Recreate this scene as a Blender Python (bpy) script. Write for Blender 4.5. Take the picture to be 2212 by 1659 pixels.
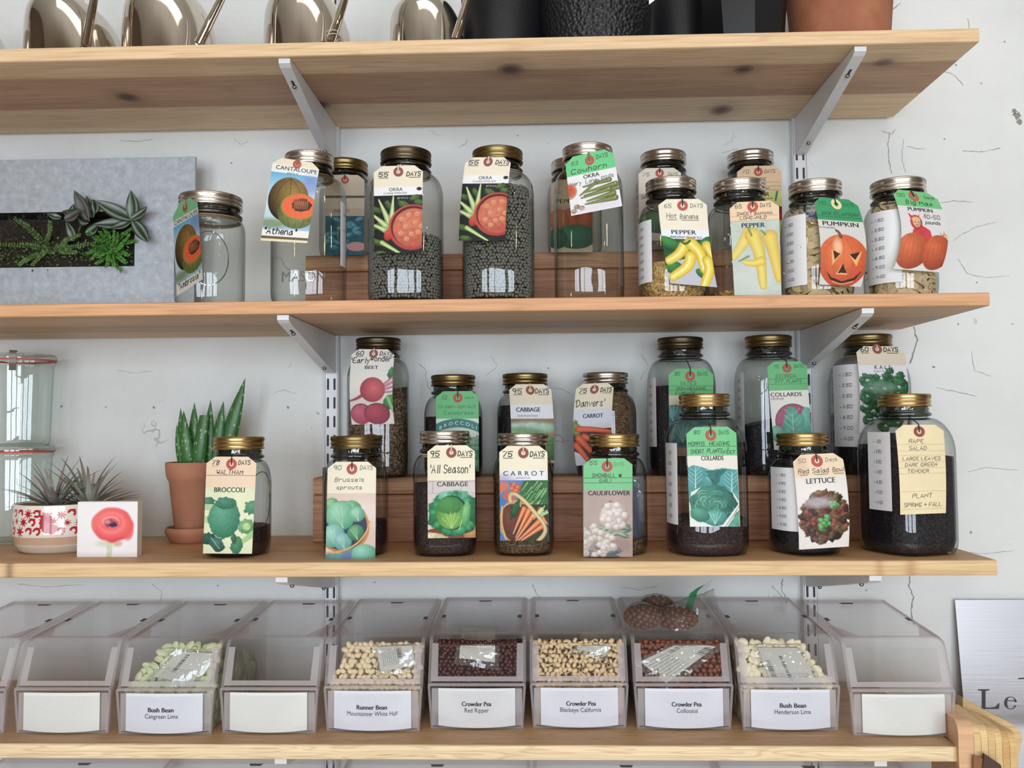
import bpy, math, random
import numpy as np
from mathutils import Vector, Matrix, Euler
random.seed(7)
RNG = np.random.default_rng(7)
for o in list(bpy.data.objects):
    bpy.data.objects.remove(o)
SC = bpy.context.scene
COL = SC.collection

# ------------------------------------------------------------ camera
EYE = 1.55                                  # eye height above the floor
FPX = 1858.6                                # focal length in pixels of the 2212 x 1659 frame
CAMP = np.array([0.0, -1.5367, EYE])
YAW, PITCH, ROLL = 0.03006, 0.04929, -0.00784
def cam_axes():
    cy, sy, cp, sp = math.cos(YAW), math.sin(YAW), math.cos(PITCH), math.sin(PITCH)
    f = np.array([-sy * cp, cy * cp, sp]); r = np.array([cy, sy, 0.0]); u = np.cross(r, f)
    c, s = math.cos(ROLL), math.sin(ROLL)
    return r * c + u * s, -r * s + u * c, f
RX, UX, FX = cam_axes()
cam_data = bpy.data.cameras.new('camera')
cam_data.sensor_width = 36.0
cam_data.lens = FPX / 2212 * 36.0
cam_data.clip_start = 0.02
cam = bpy.data.objects.new('camera', cam_data)
COL.objects.link(cam)
cam.matrix_world = Matrix(((RX[0], UX[0], -FX[0], CAMP[0]), (RX[1], UX[1], -FX[1], CAMP[1]),
                           (RX[2], UX[2], -FX[2], CAMP[2]), (0, 0, 0, 1)))
SC.camera = cam

# ------------------------------------------------------------ view, world, lamps
SC.view_settings.view_transform = 'Standard'
SC.view_settings.look = 'None'
SC.view_settings.gamma = 1.0
SC.view_settings.exposure = 0.15
SC.cycles.max_bounces = 8
SC.cycles.diffuse_bounces = 4
SC.cycles.glossy_bounces = 4
SC.cycles.transmission_bounces = 4
SC.cycles.transparent_max_bounces = 40
SC.cycles.caustics_reflective = False
SC.cycles.caustics_refractive = False
SC.cycles.sample_clamp_indirect = 6.0
world = bpy.data.worlds.new('sky')
SC.world = world
world.use_nodes = True
world.node_tree.nodes['Background'].inputs[0].default_value = (0.75, 0.86, 1.0, 1)
world.node_tree.nodes['Background'].inputs[1].default_value = 1.0

def area(name, loc, rot, sx, sy, power, col):
    l = bpy.data.lights.new(name, 'AREA')
    l.shape = 'RECTANGLE'; l.size = sx; l.size_y = sy; l.energy = power; l.color = col
    o = bpy.data.objects.new(name, l); COL.objects.link(o)
    o.location = loc; o.rotation_euler = rot
    return o
YB = -5.2                                   # the wall behind the camera, with the shop windows
WIN = [(-2.05, -0.75), (-0.45, 0.85), (1.15, 2.45)]
WZ0, WZ1 = 0.55, 2.65
for k, (a, b) in enumerate(WIN):            # daylight through each shop window
    area('window_daylight', ((a + b) / 2, YB - 0.06, (WZ0 + WZ1) / 2), (math.radians(90), 0, 0), b - a, WZ1 - WZ0, 67, (0.84, 0.925, 1.0))
# added overhead area light that warms the open wall and tag fronts
area('added_overhead_light', (0.35, -2.3, 4.12), (math.radians(0), 0, 0), 3.0, 1.3, 20, (1.0, 0.90, 0.76))

# ------------------------------------------------------------ geometry helpers
def at(px, py, Y):
    """the point where the sight line of a photo pixel meets the upright plane y = Y"""
    d = FX + RX * ((px - 1106.0) / FPX) + UX * ((829.5 - py) / FPX)
    return CAMP + d * ((Y - CAMP[1]) / d[1])
def atv(px, py, Y):
    px, py, Y = np.broadcast_arrays(np.asarray(px, float), np.asarray(py, float), np.asarray(Y, float))
    d = FX + RX * ((px[..., None] - 1106.0) / FPX) + UX * ((829.5 - py[..., None]) / FPX)
    return CAMP + d * ((Y - CAMP[1]) / d[..., 1])[..., None]
def atz(px, py, Z):
    d = FX + RX * ((px - 1106.0) / FPX) + UX * ((829.5 - py) / FPX)
    return CAMP + d * ((Z - CAMP[2]) / d[2])

def lin(h):
    """sRGB hex to linear"""
    if not isinstance(h, str): return tuple(h)
    h = h.lstrip('#')
    c = np.array([int(h[i:i + 2], 16) for i in (0, 2, 4)]) / 255.0
    return tuple(np.where(c <= 0.04045, c / 12.92, ((c + 0.055) / 1.055) ** 2.4))

class MB:
    def __init__(s): s.V = []; s.F = []; s.M = []; s.C = []; s.n = 0; s.col = False
    def add(s, v, f, mi=0, c=None):
        v = np.asarray(v, float).reshape(-1, 3)
        s.V.append(v)
        if isinstance(f, np.ndarray): f = (f + s.n).tolist(); s.F += f
        else: s.F += [[i + s.n for i in q] for q in f]
        s.M += [mi] * len(f)
        if c is not None: s.col = True
        cc = np.ones((len(v), 3)) if c is None else np.broadcast_to(np.asarray(c, float), (len(v), 3))
        s.C.append(cc); s.n += len(v)
        return s
    def box(s, x0, x1, y0, y1, z0, z1, mi=0, c=None, bev=0.0):
        if bev <= 0:
            v = [(x, y, z) for x in (x0, x1) for y in (y0, y1) for z in (z0, z1)]
            return s.add(v, [(0, 1, 3, 2), (4, 6, 7, 5), (0, 4, 5, 1), (2, 3, 7, 6), (0, 2, 6, 4), (1, 5, 7, 3)], mi, c)
        b = bev; v = []; idx = {}
        for i, (x, sx) in enumerate(((x0, 1), (x1, -1))):
            for j, (y, sy) in enumerate(((y0, 1), (y1, -1))):
                for k, (z, sz) in enumerate(((z0, 1), (z1, -1))):
                    idx[i, j, k] = len(v)
                    v += [(x, y + sy * b, z + sz * b), (x + sx * b, y, z + sz * b), (x + sx * b, y + sy * b, z)]
        f = []
        for i in (0, 1):
            q = [idx[i, 0, 0], idx[i, 0, 1], idx[i, 1, 1], idx[i, 1, 0]]; f.append(q if i == 0 else q[::-1])
            q = [idx[0, i, 0] + 1, idx[1, i, 0] + 1, idx[1, i, 1] + 1, idx[0, i, 1] + 1]; f.append(q if i == 0 else q[::-1])
            q = [idx[0, 0, i] + 2, idx[0, 1, i] + 2, idx[1, 1, i] + 2, idx[1, 0, i] + 2]; f.append(q if i == 0 else q[::-1])
        for a in (0, 1):
            for e in (0, 1):
                p, q = idx[a, e, 0], idx[a, e, 1]; f.append([p, p + 1, q + 1, q])
                p, q = idx[a, 0, e], idx[a, 1, e]; f.append([p, p + 2, q + 2, q])
                p, q = idx[0, a, e], idx[1, a, e]; f.append([p + 1, p + 2, q + 2, q + 1])
        for a in (0, 1):
            for e in (0, 1):
                for g in (0, 1):
                    p = idx[a, e, g]; f.append([p, p + 1, p + 2])
        return s.add(v, f, mi, c)
    def grid(s, P, mi=0, c=None, mask=None, closed=False):
        """P: (ny, nx, 3) array of points"""
        ny, nx = P.shape[:2]
        I = np.arange(ny * nx).reshape(ny, nx)
        if closed: I = np.concatenate([I, I[:, :1]], 1)
        q = np.stack([I[:-1, :-1], I[1:, :-1], I[1:, 1:], I[:-1, 1:]], -1).reshape(-1, 4)
        if mask is not None: q = q[mask.reshape(-1)]
        return s.add(P.reshape(-1, 3), q, mi, None if c is None else np.asarray(c).reshape(-1, 3) if np.ndim(c) > 1 else c)
    def lathe(s, prof, x, y, z, seg=48, mi=0, c=None, sq=None, rot=0.0, off=None):
        """prof: [(r, h)]; sq: squareness exponent per ring; off: centre shift in x per ring"""
        th = np.linspace(0, 2 * math.pi, seg, endpoint=False)
        P = np.zeros((len(prof), seg, 3))
        for i, (r, h) in enumerate(prof):
            n = 2.0 if sq is None else sq[i]
            t = th - rot
            k = (np.abs(np.cos(t)) ** n + np.abs(np.sin(t)) ** n) ** (-1.0 / n)
            if n > 2.01: k = k / (1 + 0.13 * (n - 2) / 2)
            rr = r * k
            P[i, :, 0] = x + rr * np.cos(th) + (off[i] if off else 0); P[i, :, 1] = y + rr * np.sin(th); P[i, :, 2] = z + h
        return s.grid(P[::-1], mi, c, closed=True)
    def tube(s, pts, r, seg=8, mi=0, c=None, cap=True):
        pts = np.asarray(pts, float); n = len(pts)
        r = np.broadcast_to(np.asarray(r, float), (n,))
        t = np.gradient(pts, axis=0); t /= np.linalg.norm(t, axis=1)[:, None] + 1e-12
        ref = np.array([0, 0, 1.0]) if abs(t[0][2]) < 0.9 else np.array([1.0, 0, 0])
        P = np.zeros((n, seg, 3)); a = np.linspace(0, 2 * math.pi, seg, endpoint=False)
        nrm = np.cross(t[0], ref); nrm /= np.linalg.norm(nrm)
        for i in range(n):
            nrm = nrm - t[i] * (nrm @ t[i]); nrm /= np.linalg.norm(nrm) + 1e-12
            b = np.cross(t[i], nrm)
            P[i] = pts[i] + r[i] * (np.cos(a)[:, None] * nrm + np.sin(a)[:, None] * b)
        s.grid(P, mi, c, closed=True)
        if cap:
            s.add(P[0], [list(range(seg))], mi, c); s.add(P[-1], [list(range(seg))[::-1]], mi, c)
        return s
    def prism(s, poly, axis, a, b, mi=0, c=None):
        """a polygon [(p, q)] in the plane across axis, extruded from a to b"""
        n = len(poly)
        def P(p, q, w): return (w, p, q) if axis == 'x' else (p, w, q) if axis == 'y' else (p, q, w)
        v = [P(p, q, a) for p, q in poly] + [P(p, q, b) for p, q in poly]
        f = [list(range(n))[::-1], [i + n for i in range(n)]] + [[i, (i + 1) % n, (i + 1) % n + n, i + n] for i in range(n)]
        return s.add(v, f, mi, c)
    def ball(s, cen, rad, R=None, nu=10, nv=7, mi=0, c=None):
        v, f = ball_data(nu, nv)
        v = v * np.asarray(rad, float)
        if R is not None: v = v @ np.asarray(R).T
        return s.add(v + np.asarray(cen), f, mi, c)
    def build(s, name, mats, parent=None, smooth=True, angle=38, loc=None):
        if not isinstance(mats, (list, tuple)): mats = [mats]
        V = np.concatenate(s.V) if s.V else np.zeros((0, 3))
        org = np.array(parent.matrix_world.translation if False else parent['_o']) if parent is not None else (np.array(loc) if loc is not None else np.zeros(3))
        me = bpy.data.meshes.new(name)
        me.from_pydata((V - org).tolist() if len(V) < 3000 else (V - org), [], s.F)
        for m in mats: me.materials.append(m)
        if len(mats) > 1: me.polygons.foreach_set('material_index', s.M)
        if s.col:
            ca = me.color_attributes.new('Col', 'FLOAT_COLOR', 'POINT')
            C = np.concatenate(s.C); C = np.concatenate([C, np.ones((len(C), 1))], 1)
            ca.data.foreach_set('color', C.astype(np.float32).ravel())
        if smooth:
            me.polygons.foreach_set('use_smooth', [True] * len(me.polygons))
            if angle: me.set_sharp_from_angle(angle=math.radians(angle))
        me.update()
        o = bpy.data.objects.new(name, me); COL.objects.link(o)
        if parent is not None:
            o.parent = parent; o['_o'] = [float(t) for t in org]
        else:
            o.location = org; o['_o'] = [float(t) for t in org]
        return o
_ball = {}
def ball_data(nu, nv):
    if (nu, nv) not in _ball:
        v = [(0, 0, 1.0)]
        for i in range(1, nv):
            p = math.pi * i / nv
            for j in range(nu):
                t = 2 * math.pi * j / nu
                v.append((math.sin(p) * math.cos(t), math.sin(p) * math.sin(t), math.cos(p)))
        v.append((0, 0, -1.0)); f = []
        for j in range(nu): f.append((0, 1 + j, 1 + (j + 1) % nu))
        for i in range(nv - 2):
            for j in range(nu):
                a = 1 + i * nu; f.append((a + j, a + nu + j, a + nu + (j + 1) % nu, a + (j + 1) % nu))
        L = len(v) - 1; a = 1 + (nv - 2) * nu
        for j in range(nu): f.append((L, a + (j + 1) % nu, a + j))
        _ball[nu, nv] = (np.array(v), f)
    return _ball[nu, nv]
def thing(name, label, cat, loc=(0, 0, 0), group=None):
    o = bpy.data.objects.new(name, None); COL.objects.link(o)
    o.empty_display_size = 0.02
    o.location = [float(t) for t in loc]; o['_o'] = [float(t) for t in loc]
    return tag(o, label, cat, group)
def tag(o, label, cat, group=None, kind=None):
    o['label'] = label; o['category'] = cat
    if group: o['group'] = group
    if kind: o['kind'] = kind
    return o
def struct(o): o['kind'] = 'structure'; return o

def vnoise(x, y, seed=0):
    """smooth value noise, 0..1"""
    x = np.asarray(x, float); y = np.asarray(y, float)
    xi, yi = np.floor(x).astype(np.int64), np.floor(y).astype(np.int64)
    fx, fy = x - xi, y - yi
    fx = fx * fx * (3 - 2 * fx); fy = fy * fy * (3 - 2 * fy)
    def h(a, b):
        n = (a * 374761393 + b * 668265263 + seed * 974711) & 0x7fffffff
        n = ((n ^ (n >> 13)) * 1274126177) & 0x7fffffff
        return ((n ^ (n >> 16)) & 0xffff) / 65535.0
    return (h(xi, yi) * (1 - fx) + h(xi + 1, yi) * fx) * (1 - fy) + (h(xi, yi + 1) * (1 - fx) + h(xi + 1, yi + 1) * fx) * fy
def fbm(x, y, seed=0):
    return 0.55 * vnoise(x, y, seed) + 0.3 * vnoise(x * 2.1, y * 2.1, seed + 1) + 0.15 * vnoise(x * 4.3, y * 4.3, seed + 2)

# ------------------------------------------------------------ materials
def newmat(name):
    m = bpy.data.materials.new(name); m.use_nodes = True
    nt = m.node_tree
    for n in list(nt.nodes): nt.nodes.remove(n)
    out = nt.nodes.new('ShaderNodeOutputMaterial')
    return m, nt, out
def N(nt, typ, **kw):
    n = nt.nodes.new('ShaderNode' + typ)
    for k, v in kw.items():
        if k in ('i',):
            for a, b in v.items(): n.inputs[a].default_value = b
        else: setattr(n, k, v)
    return n
def L(nt, a, b): nt.links.new(a, b)
def ramp(nt, stops):
    r = nt.nodes.new('ShaderNodeValToRGB'); e = r.color_ramp.elements
    while len(e) > 1: e.remove(e[-1])
    e[0].position = stops[0][0]; e[0].color = (*lin(stops[0][1]), 1)
    for p, c in stops[1:]:
        k = e.new(p); k.color = (*lin(c), 1)
    return r
def mat(name, col='#888888', rough=0.5, metal=0.0, var=0.12, scale=40, bump=0.0, bscale=200, vcol=False, spec=0.5, coords=(1, 1, 1), coat=0.0, col2=None, sheen=0):
    """principled material with procedural colour variation and bump"""
    m, nt, out = newmat(name)
    b = N(nt, 'BsdfPrincipled'); L(nt, b.outputs[0], out.inputs[0])
    b.inputs['Roughness'].default_value = rough; b.inputs['Metallic'].default_value = metal
    b.inputs['Specular IOR Level'].default_value = spec
    b.inputs['Coat Weight'].default_value = coat
    tc = N(nt, 'TexCoord'); mp = N(nt, 'Mapping'); mp.inputs['Scale'].default_value = coords
    L(nt, tc.outputs['Object'], mp.inputs[0])
    nz = N(nt, 'TexNoise', i={'Scale': scale, 'Detail': 6.0, 'Roughness': 0.6}); L(nt, mp.outputs[0], nz.inputs['Vector'])
    c = lin(col)
    if vcol:
        at_ = N(nt, 'Attribute', attribute_name='Col'); src = at_.outputs['Color']
        hs = N(nt, 'HueSaturation'); L(nt, src, hs.inputs['Color'])
        mr = N(nt, 'MapRange', i={'From Min': 0.25, 'From Max': 0.75, 'To Min': 1 - var, 'To Max': 1 + var}); L(nt, nz.outputs['Fac'], mr.inputs[0])
        L(nt, mr.outputs[0], hs.inputs['Value']); L(nt, hs.outputs[0], b.inputs['Base Color'])
    else:
        c2 = lin(col2) if col2 else None
        if c2: st = [(0.3, c), (0.7, c2)]
        else: st = [(0.25, tuple(v * (1 - var) for v in c)), (0.75, tuple(min(1, v * (1 + var)) for v in c))]
        r = ramp(nt, st); L(nt, nz.outputs['Fac'], r.inputs[0]); L(nt, r.outputs[0], b.inputs['Base Color'])
    if bump:
        n2 = N(nt, 'TexNoise', i={'Scale': bscale, 'Detail': 4.0}); L(nt, mp.outputs[0], n2.inputs['Vector'])
        bp = N(nt, 'Bump', i={'Strength': bump, 'Distance': 0.002}); L(nt, n2.outputs['Fac'], bp.inputs['Height']); L(nt, bp.outputs[0], b.inputs['Normal'])
    return m
def thin_glass(name, tint='#f4f8f6', edge='#6f7c78', refl=0.07, dens=3.0, wob=0.05, wscale=18, rough=0.0, haze=0.0, hazecol='#b0a6ac', gmax=0.7):
    """clear sheet glass or plastic: straight-through transparency that darkens at grazing angles, plus a mirror-like reflection"""
    m, nt, out = newmat(name)
    lw = N(nt, 'LayerWeight', i={'Blend': 0.5})
    pw = N(nt, 'Math', operation='POWER', i={1: dens}); L(nt, lw.outputs['Facing'], pw.inputs[0])
    mx = N(nt, 'MixRGB'); L(nt, pw.outputs[0], mx.inputs[0]); mx.inputs[1].default_value = (*lin(tint), 1); mx.inputs[2].default_value = (*lin(edge), 1)
    tr = N(nt, 'BsdfTransparent'); L(nt, mx.outputs[0], tr.inputs[0])
    gl = N(nt, 'BsdfGlossy', i={'Roughness': rough}); gl.inputs[0].default_value = (0.95, 0.97, 1, 1)
    tc = N(nt, 'TexCoord'); nz = N(nt, 'TexNoise', i={'Scale': wscale, 'Detail': 2.0}); L(nt, tc.outputs['Object'], nz.inputs['Vector'])
    bp = N(nt, 'Bump', i={'Strength': wob, 'Distance': 0.01}); L(nt, nz.outputs['Fac'], bp.inputs['Height']); L(nt, bp.outputs[0], gl.inputs['Normal'])
    p5 = N(nt, 'Math', operation='POWER', i={1: 4.0}); L(nt, lw.outputs['Facing'], p5.inputs[0])
    mr = N(nt, 'MapRange', i={'From Min': 0.0, 'From Max': 1.0, 'To Min': refl, 'To Max': gmax}); L(nt, p5.outputs[0], mr.inputs[0])
    ms = N(nt, 'MixShader'); L(nt, mr.outputs[0], ms.inputs[0])
    if haze > 0:
        df = N(nt, 'BsdfDiffuse'); df.inputs[0].default_value = (*lin(hazecol), 1)
        tl = N(nt, 'BsdfTranslucent'); tl.inputs[0].default_value = (*lin(hazecol), 1)
        a = N(nt, 'MixShader', i={0: 0.4}); L(nt, df.outputs[0], a.inputs[1]); L(nt, tl.outputs[0], a.inputs[2])
        h = N(nt, 'MixShader'); L(nt, tr.outputs[0], h.inputs[1]); L(nt, a.outputs[0], h.inputs[2])
        hm = N(nt, 'MapRange', i={'From Min': 0.0, 'From Max': 1.0, 'To Min': haze, 'To Max': min(0.9, haze * 2.2)}); L(nt, pw.outputs[0], hm.inputs[0]); L(nt, hm.outputs[0], h.inputs[0])
        L(nt, h.outputs[0], ms.inputs[1])
    else: L(nt, tr.outputs[0], ms.inputs[1])
    L(nt, gl.outputs[0], ms.inputs[2]); L(nt, ms.outputs[0], out.inputs[0])
    return m
def wood_mat(name, lines=0.35, freq=90, rough=0.55, fine=0.12):
    """board colour comes from the Col attribute of the plank; grain runs along x"""
    m, nt, out = newmat(name)
    b = N(nt, 'BsdfPrincipled', i={'Roughness': rough, 'Specular IOR Level': 0.35}); L(nt, b.outputs[0], out.inputs[0])
    at_ = N(nt, 'Attribute', attribute_name='Col')
    tc = N(nt, 'TexCoord')
    mp = N(nt, 'Mapping'); mp.inputs['Scale'].default_value = (1.0, 14, 14); L(nt, tc.outputs['Object'], mp.inputs[0])
    n1 = N(nt, 'TexNoise', i={'Scale': 2.2, 'Detail': 3.0, 'Roughness': 0.5}); L(nt, mp.outputs[0], n1.inputs['Vector'])
    mm = N(nt, 'Math', operation='MULTIPLY', i={1: freq}); L(nt, n1.outputs['Fac'], mm.inputs[0])
    sn = N(nt, 'Math', operation='SINE'); L(nt, mm.outputs[0], sn.inputs[0])
    pw = N(nt, 'MapRange', i={'From Min': 0.2, 'From Max': 1.0, 'To Min': 0.0, 'To Max': 1.0}); L(nt, sn.outputs[0], pw.inputs[0])
    mp2 = N(nt, 'Mapping'); mp2.inputs['Scale'].default_value = (6, 260, 260); L(nt, tc.outputs['Object'], mp2.inputs[0])
    n2 = N(nt, 'TexNoise', i={'Scale': 1.5, 'Detail': 4.0}); L(nt, mp2.outputs[0], n2.inputs['Vector'])
    a = N(nt, 'Math', operation='MULTIPLY', i={1: -lines}); L(nt, pw.outputs[0], a.inputs[0])
    c = N(nt, 'MapRange', i={'From Min': 0.3, 'From Max': 0.7, 'To Min': 1 - fine, 'To Max': 1 + fine}); L(nt, n2.outputs['Fac'], c.inputs[0])
    s = N(nt, 'Math', operation='ADD'); L(nt, a.outputs[0], s.inputs[0]); L(nt, c.outputs[0], s.inputs[1])
    mx = N(nt, 'MixRGB', blend_type='MULTIPLY', i={0: 1.0}); L(nt, at_.outputs['Color'], mx.inputs[1])
    cr = N(nt, 'CombineColor'); L(nt, s.outputs[0], cr.inputs[0])
    g = N(nt, 'Math', operation='POWER', i={1: 1.25}); L(nt, s.outputs[0], g.inputs[0]); L(nt, g.outputs[0], cr.inputs[1])
    g2 = N(nt, 'Math', operation='POWER', i={1: 1.6}); L(nt, s.outputs[0], g2.inputs[0]); L(nt, g2.outputs[0], cr.inputs[2])
    L(nt, cr.outputs[0], mx.inputs[2]); L(nt, mx.outputs[0], b.inputs['Base Color'])
    bp = N(nt, 'Bump', i={'Strength': 0.12, 'Distance': 0.001}); L(nt, n2.outputs['Fac'], bp.inputs['Height']); L(nt, bp.outputs[0], b.inputs['Normal'])
    return m
def spec_mat(name, stops, scale, rough=0.5, bump=0.6, dist=0.002, rnd=1.0):
    """packed grains: every Voronoi cell is one grain"""
    m, nt, out = newmat(name)
    b = N(nt, 'BsdfPrincipled', i={'Roughness': rough, 'Specular IOR Level': 0.35}); L(nt, b.outputs[0], out.inputs[0])
    tc = N(nt, 'TexCoord')
    v = N(nt, 'TexVoronoi', i={'Scale': scale, 'Randomness': rnd}); L(nt, tc.outputs['Object'], v.inputs['Vector'])
    sp = N(nt, 'SeparateColor'); L(nt, v.outputs['Color'], sp.inputs[0])
    r = ramp(nt, stops); L(nt, sp.outputs[0], r.inputs[0]); L(nt, r.outputs[0], b.inputs['Base Color'])
    bp = N(nt, 'Bump', i={'Strength': bump, 'Distance': dist}); bp.invert = True
    L(nt, v.outputs['Distance'], bp.inputs['Height']); L(nt, bp.outputs[0], b.inputs['Normal'])
    return m
PRINT = mat('printed_card', vcol=True, rough=0.55, var=0.03, scale=300, spec=0.3)
GLASS = thin_glass('jar_glass', tint='#f5f7f5', edge='#59625f', dens=2.7, refl=0.055)
GLASSW = thin_glass('preserving_jar_glass', tint='#f6faf8', edge='#9fb0a8', refl=0.08)
EMBOSS = thin_glass('embossed_glass', tint='#d3dad8', edge='#4f5a57', refl=0.30)
PLASTIC = thin_glass('bin_plastic', tint='#ffffff', edge='#f8f5f6', refl=0.03, dens=4.0, wob=0.03, rough=0.05, haze=0.05, hazecol='#f6f3f4', gmax=0.13)
PLEDGE = thin_glass('bin_plastic_rim', tint='#fbf8f9', edge='#ece7e9', refl=0.04, dens=4.0, wob=0.02, rough=0.08, haze=0.32, hazecol='#efe9ec', gmax=0.18)
CLEAR = thin_glass('clear_pane', tint='#ffffff', edge='#f6f3f4', refl=0.04, dens=4.0, wob=0.02, haze=0.025, hazecol='#f6f3f4', gmax=0.18)
PFRAME = thin_glass('bin_window_frame', tint='#fbf8f9', edge='#ece7e9', refl=0.04, dens=4.0, wob=0.02, rough=0.08, haze=0.55, hazecol='#f3edf0', gmax=0.16)
POCKET = thin_glass('label_pocket_film', tint='#fdfdfd', edge='#e0dcde', refl=0.05, dens=3.0, wob=0.02, wscale=30, rough=0.02)
GLASSN = thin_glass('lid_reflection_neck_glass', tint='#9da19c', edge='#2c3331', refl=0.10, dens=1.6, wob=0.25, wscale=60)  # tint darkened to stand for the lid reflected in the threads
FILM = thin_glass('plastic_film', tint='#f6f7f6', edge='#d9dedb', refl=0.07, dens=2.5, wob=0.3, wscale=45, rough=0.06, haze=0.13, hazecol='#d9dedb', gmax=0.5)
GOLD = mat('brass_band', '#bfa26e', 0.30, 1.0, 0.10, 60)
GOLDD = mat('tarnished_brass_band', '#8a774f', 0.34, 1.0, 0.18, 60)
BRONZE = mat('dark_bronze_band', '#5f5342', 0.36, 1.0, 0.15, 60)
SILVER = mat('tin_band', '#d2cac0', 0.27, 1.0, 0.08, 60)
STEEL = mat('polished_steel', '#d0c8bd', 0.07, 1.0, 0.05, 20)
WHITEMET = mat('white_painted_steel', '#dcdcde', 0.35, 0.0, 0.03, 30)
SCREWM = mat('zinc_screw', '#8b8a88', 0.35, 1.0, 0.1, 300)
DARK = mat('dark_gap', '#2b2b2d', 0.8, 0.0, 0.1, 50)
PAPER = mat('white_paper', '#f0f0f2', 0.45, 0.0, 0.02, 60)
TERRA = mat('terracotta', '#b37a5e', 0.85, 0.0, 0.2, 14, bump=0.25, bscale=300)
TERRA2 = mat('weathered_terracotta', '#8f5238', 0.8, 0.0, 0.3, 16, bump=0.2, bscale=300, col2='#aa7052')
# ------------------------------------------------------------ the setting
ZS1, ZS2, ZS3 = EYE + 0.5637, EYE + 0.1833, EYE - 0.1903
YF, YBK = -0.3156, -0.015
ZS4 = float(atz(1000, 1610, 0)[2]) if False else float(at(1000, 1610.5, YF)[2])
ZS5 = ZS4 - 0.275
T1, T2, T3, T4 = 0.0207, 0.019, 0.0208, 0.0205

def wall_material():
    m, nt, out = newmat('painted_brick')
    b = N(nt, 'BsdfPrincipled', i={'Roughness': 0.55, 'Specular IOR Level': 0.3}); L(nt, b.outputs[0], out.inputs[0])
    tc = N(nt, 'TexCoord')
    nz = N(nt, 'TexNoise', i={'Scale': 3.0, 'Detail': 5.0}); L(nt, tc.outputs['Object'], nz.inputs['Vector'])
    r = ramp(nt, [(0.3, '#d2d2cf'), (0.55, '#dedfdd'), (0.75, '#e4e4e1')]); L(nt, nz.outputs['Fac'], r.inputs[0])
    # hairline cracks, only where a broad noise allows them
    wn = N(nt, 'TexNoise', i={'Scale': 9.0, 'Detail': 4.0}); L(nt, tc.outputs['Object'], wn.inputs['Vector'])
    wm = N(nt, 'MixRGB', i={0: 0.16}); L(nt, tc.outputs['Object'], wm.inputs[1]); L(nt, wn.outputs['Color'], wm.inputs[2])
    vo = N(nt, 'TexVoronoi', feature='DISTANCE_TO_EDGE', i={'Scale': 9.0}); L(nt, wm.outputs[0], vo.inputs['Vector'])
    ck = N(nt, 'MapRange', i={'From Min': 0.0, 'From Max': 0.012, 'To Min': 1.0, 'To Max': 0.0}); L(nt, vo.outputs['Distance'], ck.inputs[0])
    mk = N(nt, 'TexNoise', i={'Scale': 5.5, 'Detail': 2.0}); L(nt, tc.outputs['Object'], mk.inputs['Vector'])
    mr = N(nt, 'MapRange', i={'From Min': 0.64, 'From Max': 0.74}); L(nt, mk.outputs['Fac'], mr.inputs[0])
    cm = N(nt, 'Math', operation='MULTIPLY'); L(nt, ck.outputs[0], cm.inputs[0]); L(nt, mr.outputs[0], cm.inputs[1])
    # pits
    vp = N(nt, 'TexVoronoi', i={'Scale': 26.0}); L(nt, wm.outputs[0], vp.inputs['Vector'])
    pt = N(nt, 'MapRange', i={'From Min': 0.05, 'From Max': 0.11, 'To Min': 1.0, 'To Max': 0.0}); L(nt, vp.outputs['Distance'], pt.inputs[0])
    m2 = N(nt, 'TexNoise', i={'Scale': 7.0, 'Detail': 3.0}); L(nt, wm.outputs[0], m2.inputs['Vector'])
    mr2 = N(nt, 'MapRange', i={'From Min': 0.58, 'From Max': 0.70}); L(nt, m2.outputs['Fac'], mr2.inputs[0])
    pm = N(nt, 'Math', operation='MULTIPLY'); L(nt, pt.outputs[0], pm.inputs[0]); L(nt, mr2.outputs[0], pm.inputs[1])
    mxp = N(nt, 'Math', operation='MAXIMUM'); L(nt, cm.outputs[0], mxp.inputs[0]); L(nt, pm.outputs[0], mxp.inputs[1])
    s5 = N(nt, 'Math', operation='MULTIPLY', i={1: 0.4}); L(nt, mxp.outputs[0], s5.inputs[0])
    mx = N(nt, 'MixRGB'); L(nt, s5.outputs[0], mx.inputs[0]); L(nt, r.outputs[0], mx.inputs[1]); mx.inputs[2].default_value = (*lin('#77746e'), 1)
    L(nt, mx.outputs[0], b.inputs['Base Color'])
    # relief: broad waves, brush strokes, cracks
    n3 = N(nt, 'TexNoise', i={'Scale': 14.0, 'Detail': 6.0, 'Roughness': 0.6}); L(nt, tc.outputs['Object'], n3.inputs['Vector'])
    mp = N(nt, 'Mapping'); mp.inputs['Scale'].default_value = (14, 14, 90); mp.inputs['Rotation'].default_value = (0, 0.25, 0); L(nt, tc.outputs['Object'], mp.inputs[0])
    n4 = N(nt, 'TexNoise', i={'Scale': 1.6, 'Detail': 3.0}); L(nt, mp.outputs[0], n4.inputs['Vector'])
    h1 = N(nt, 'Math', operation='MULTIPLY_ADD', i={1: 0.16}); L(nt, n4.outputs['Fac'], h1.inputs[0]); L(nt, n3.outputs['Fac'], h1.inputs[2])
    h2 = N(nt, 'Math', operation='MULTIPLY_ADD', i={1: -0.8}); L(nt, mxp.outputs[0], h2.inputs[0]); L(nt, h1.outputs[0], h2.inputs[2])
    bp = N(nt, 'Bump', i={'Strength': 0.6, 'Distance': 0.008}); L(nt, h2.outputs[0], bp.inputs['Height']); L(nt, bp.outputs[0], b.inputs['Normal'])
    return m
WALLM = wall_material()
PLAIN = mat('plain_white_wall', '#cfc9c0', 0.8, var=0.04, scale=2)
SIDEM = mat('brown_brick_side_wall', '#6e5b4c', 0.8, var=0.3, scale=10)
XL, XR, ZC = -4.2, 4.0, 4.2
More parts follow.
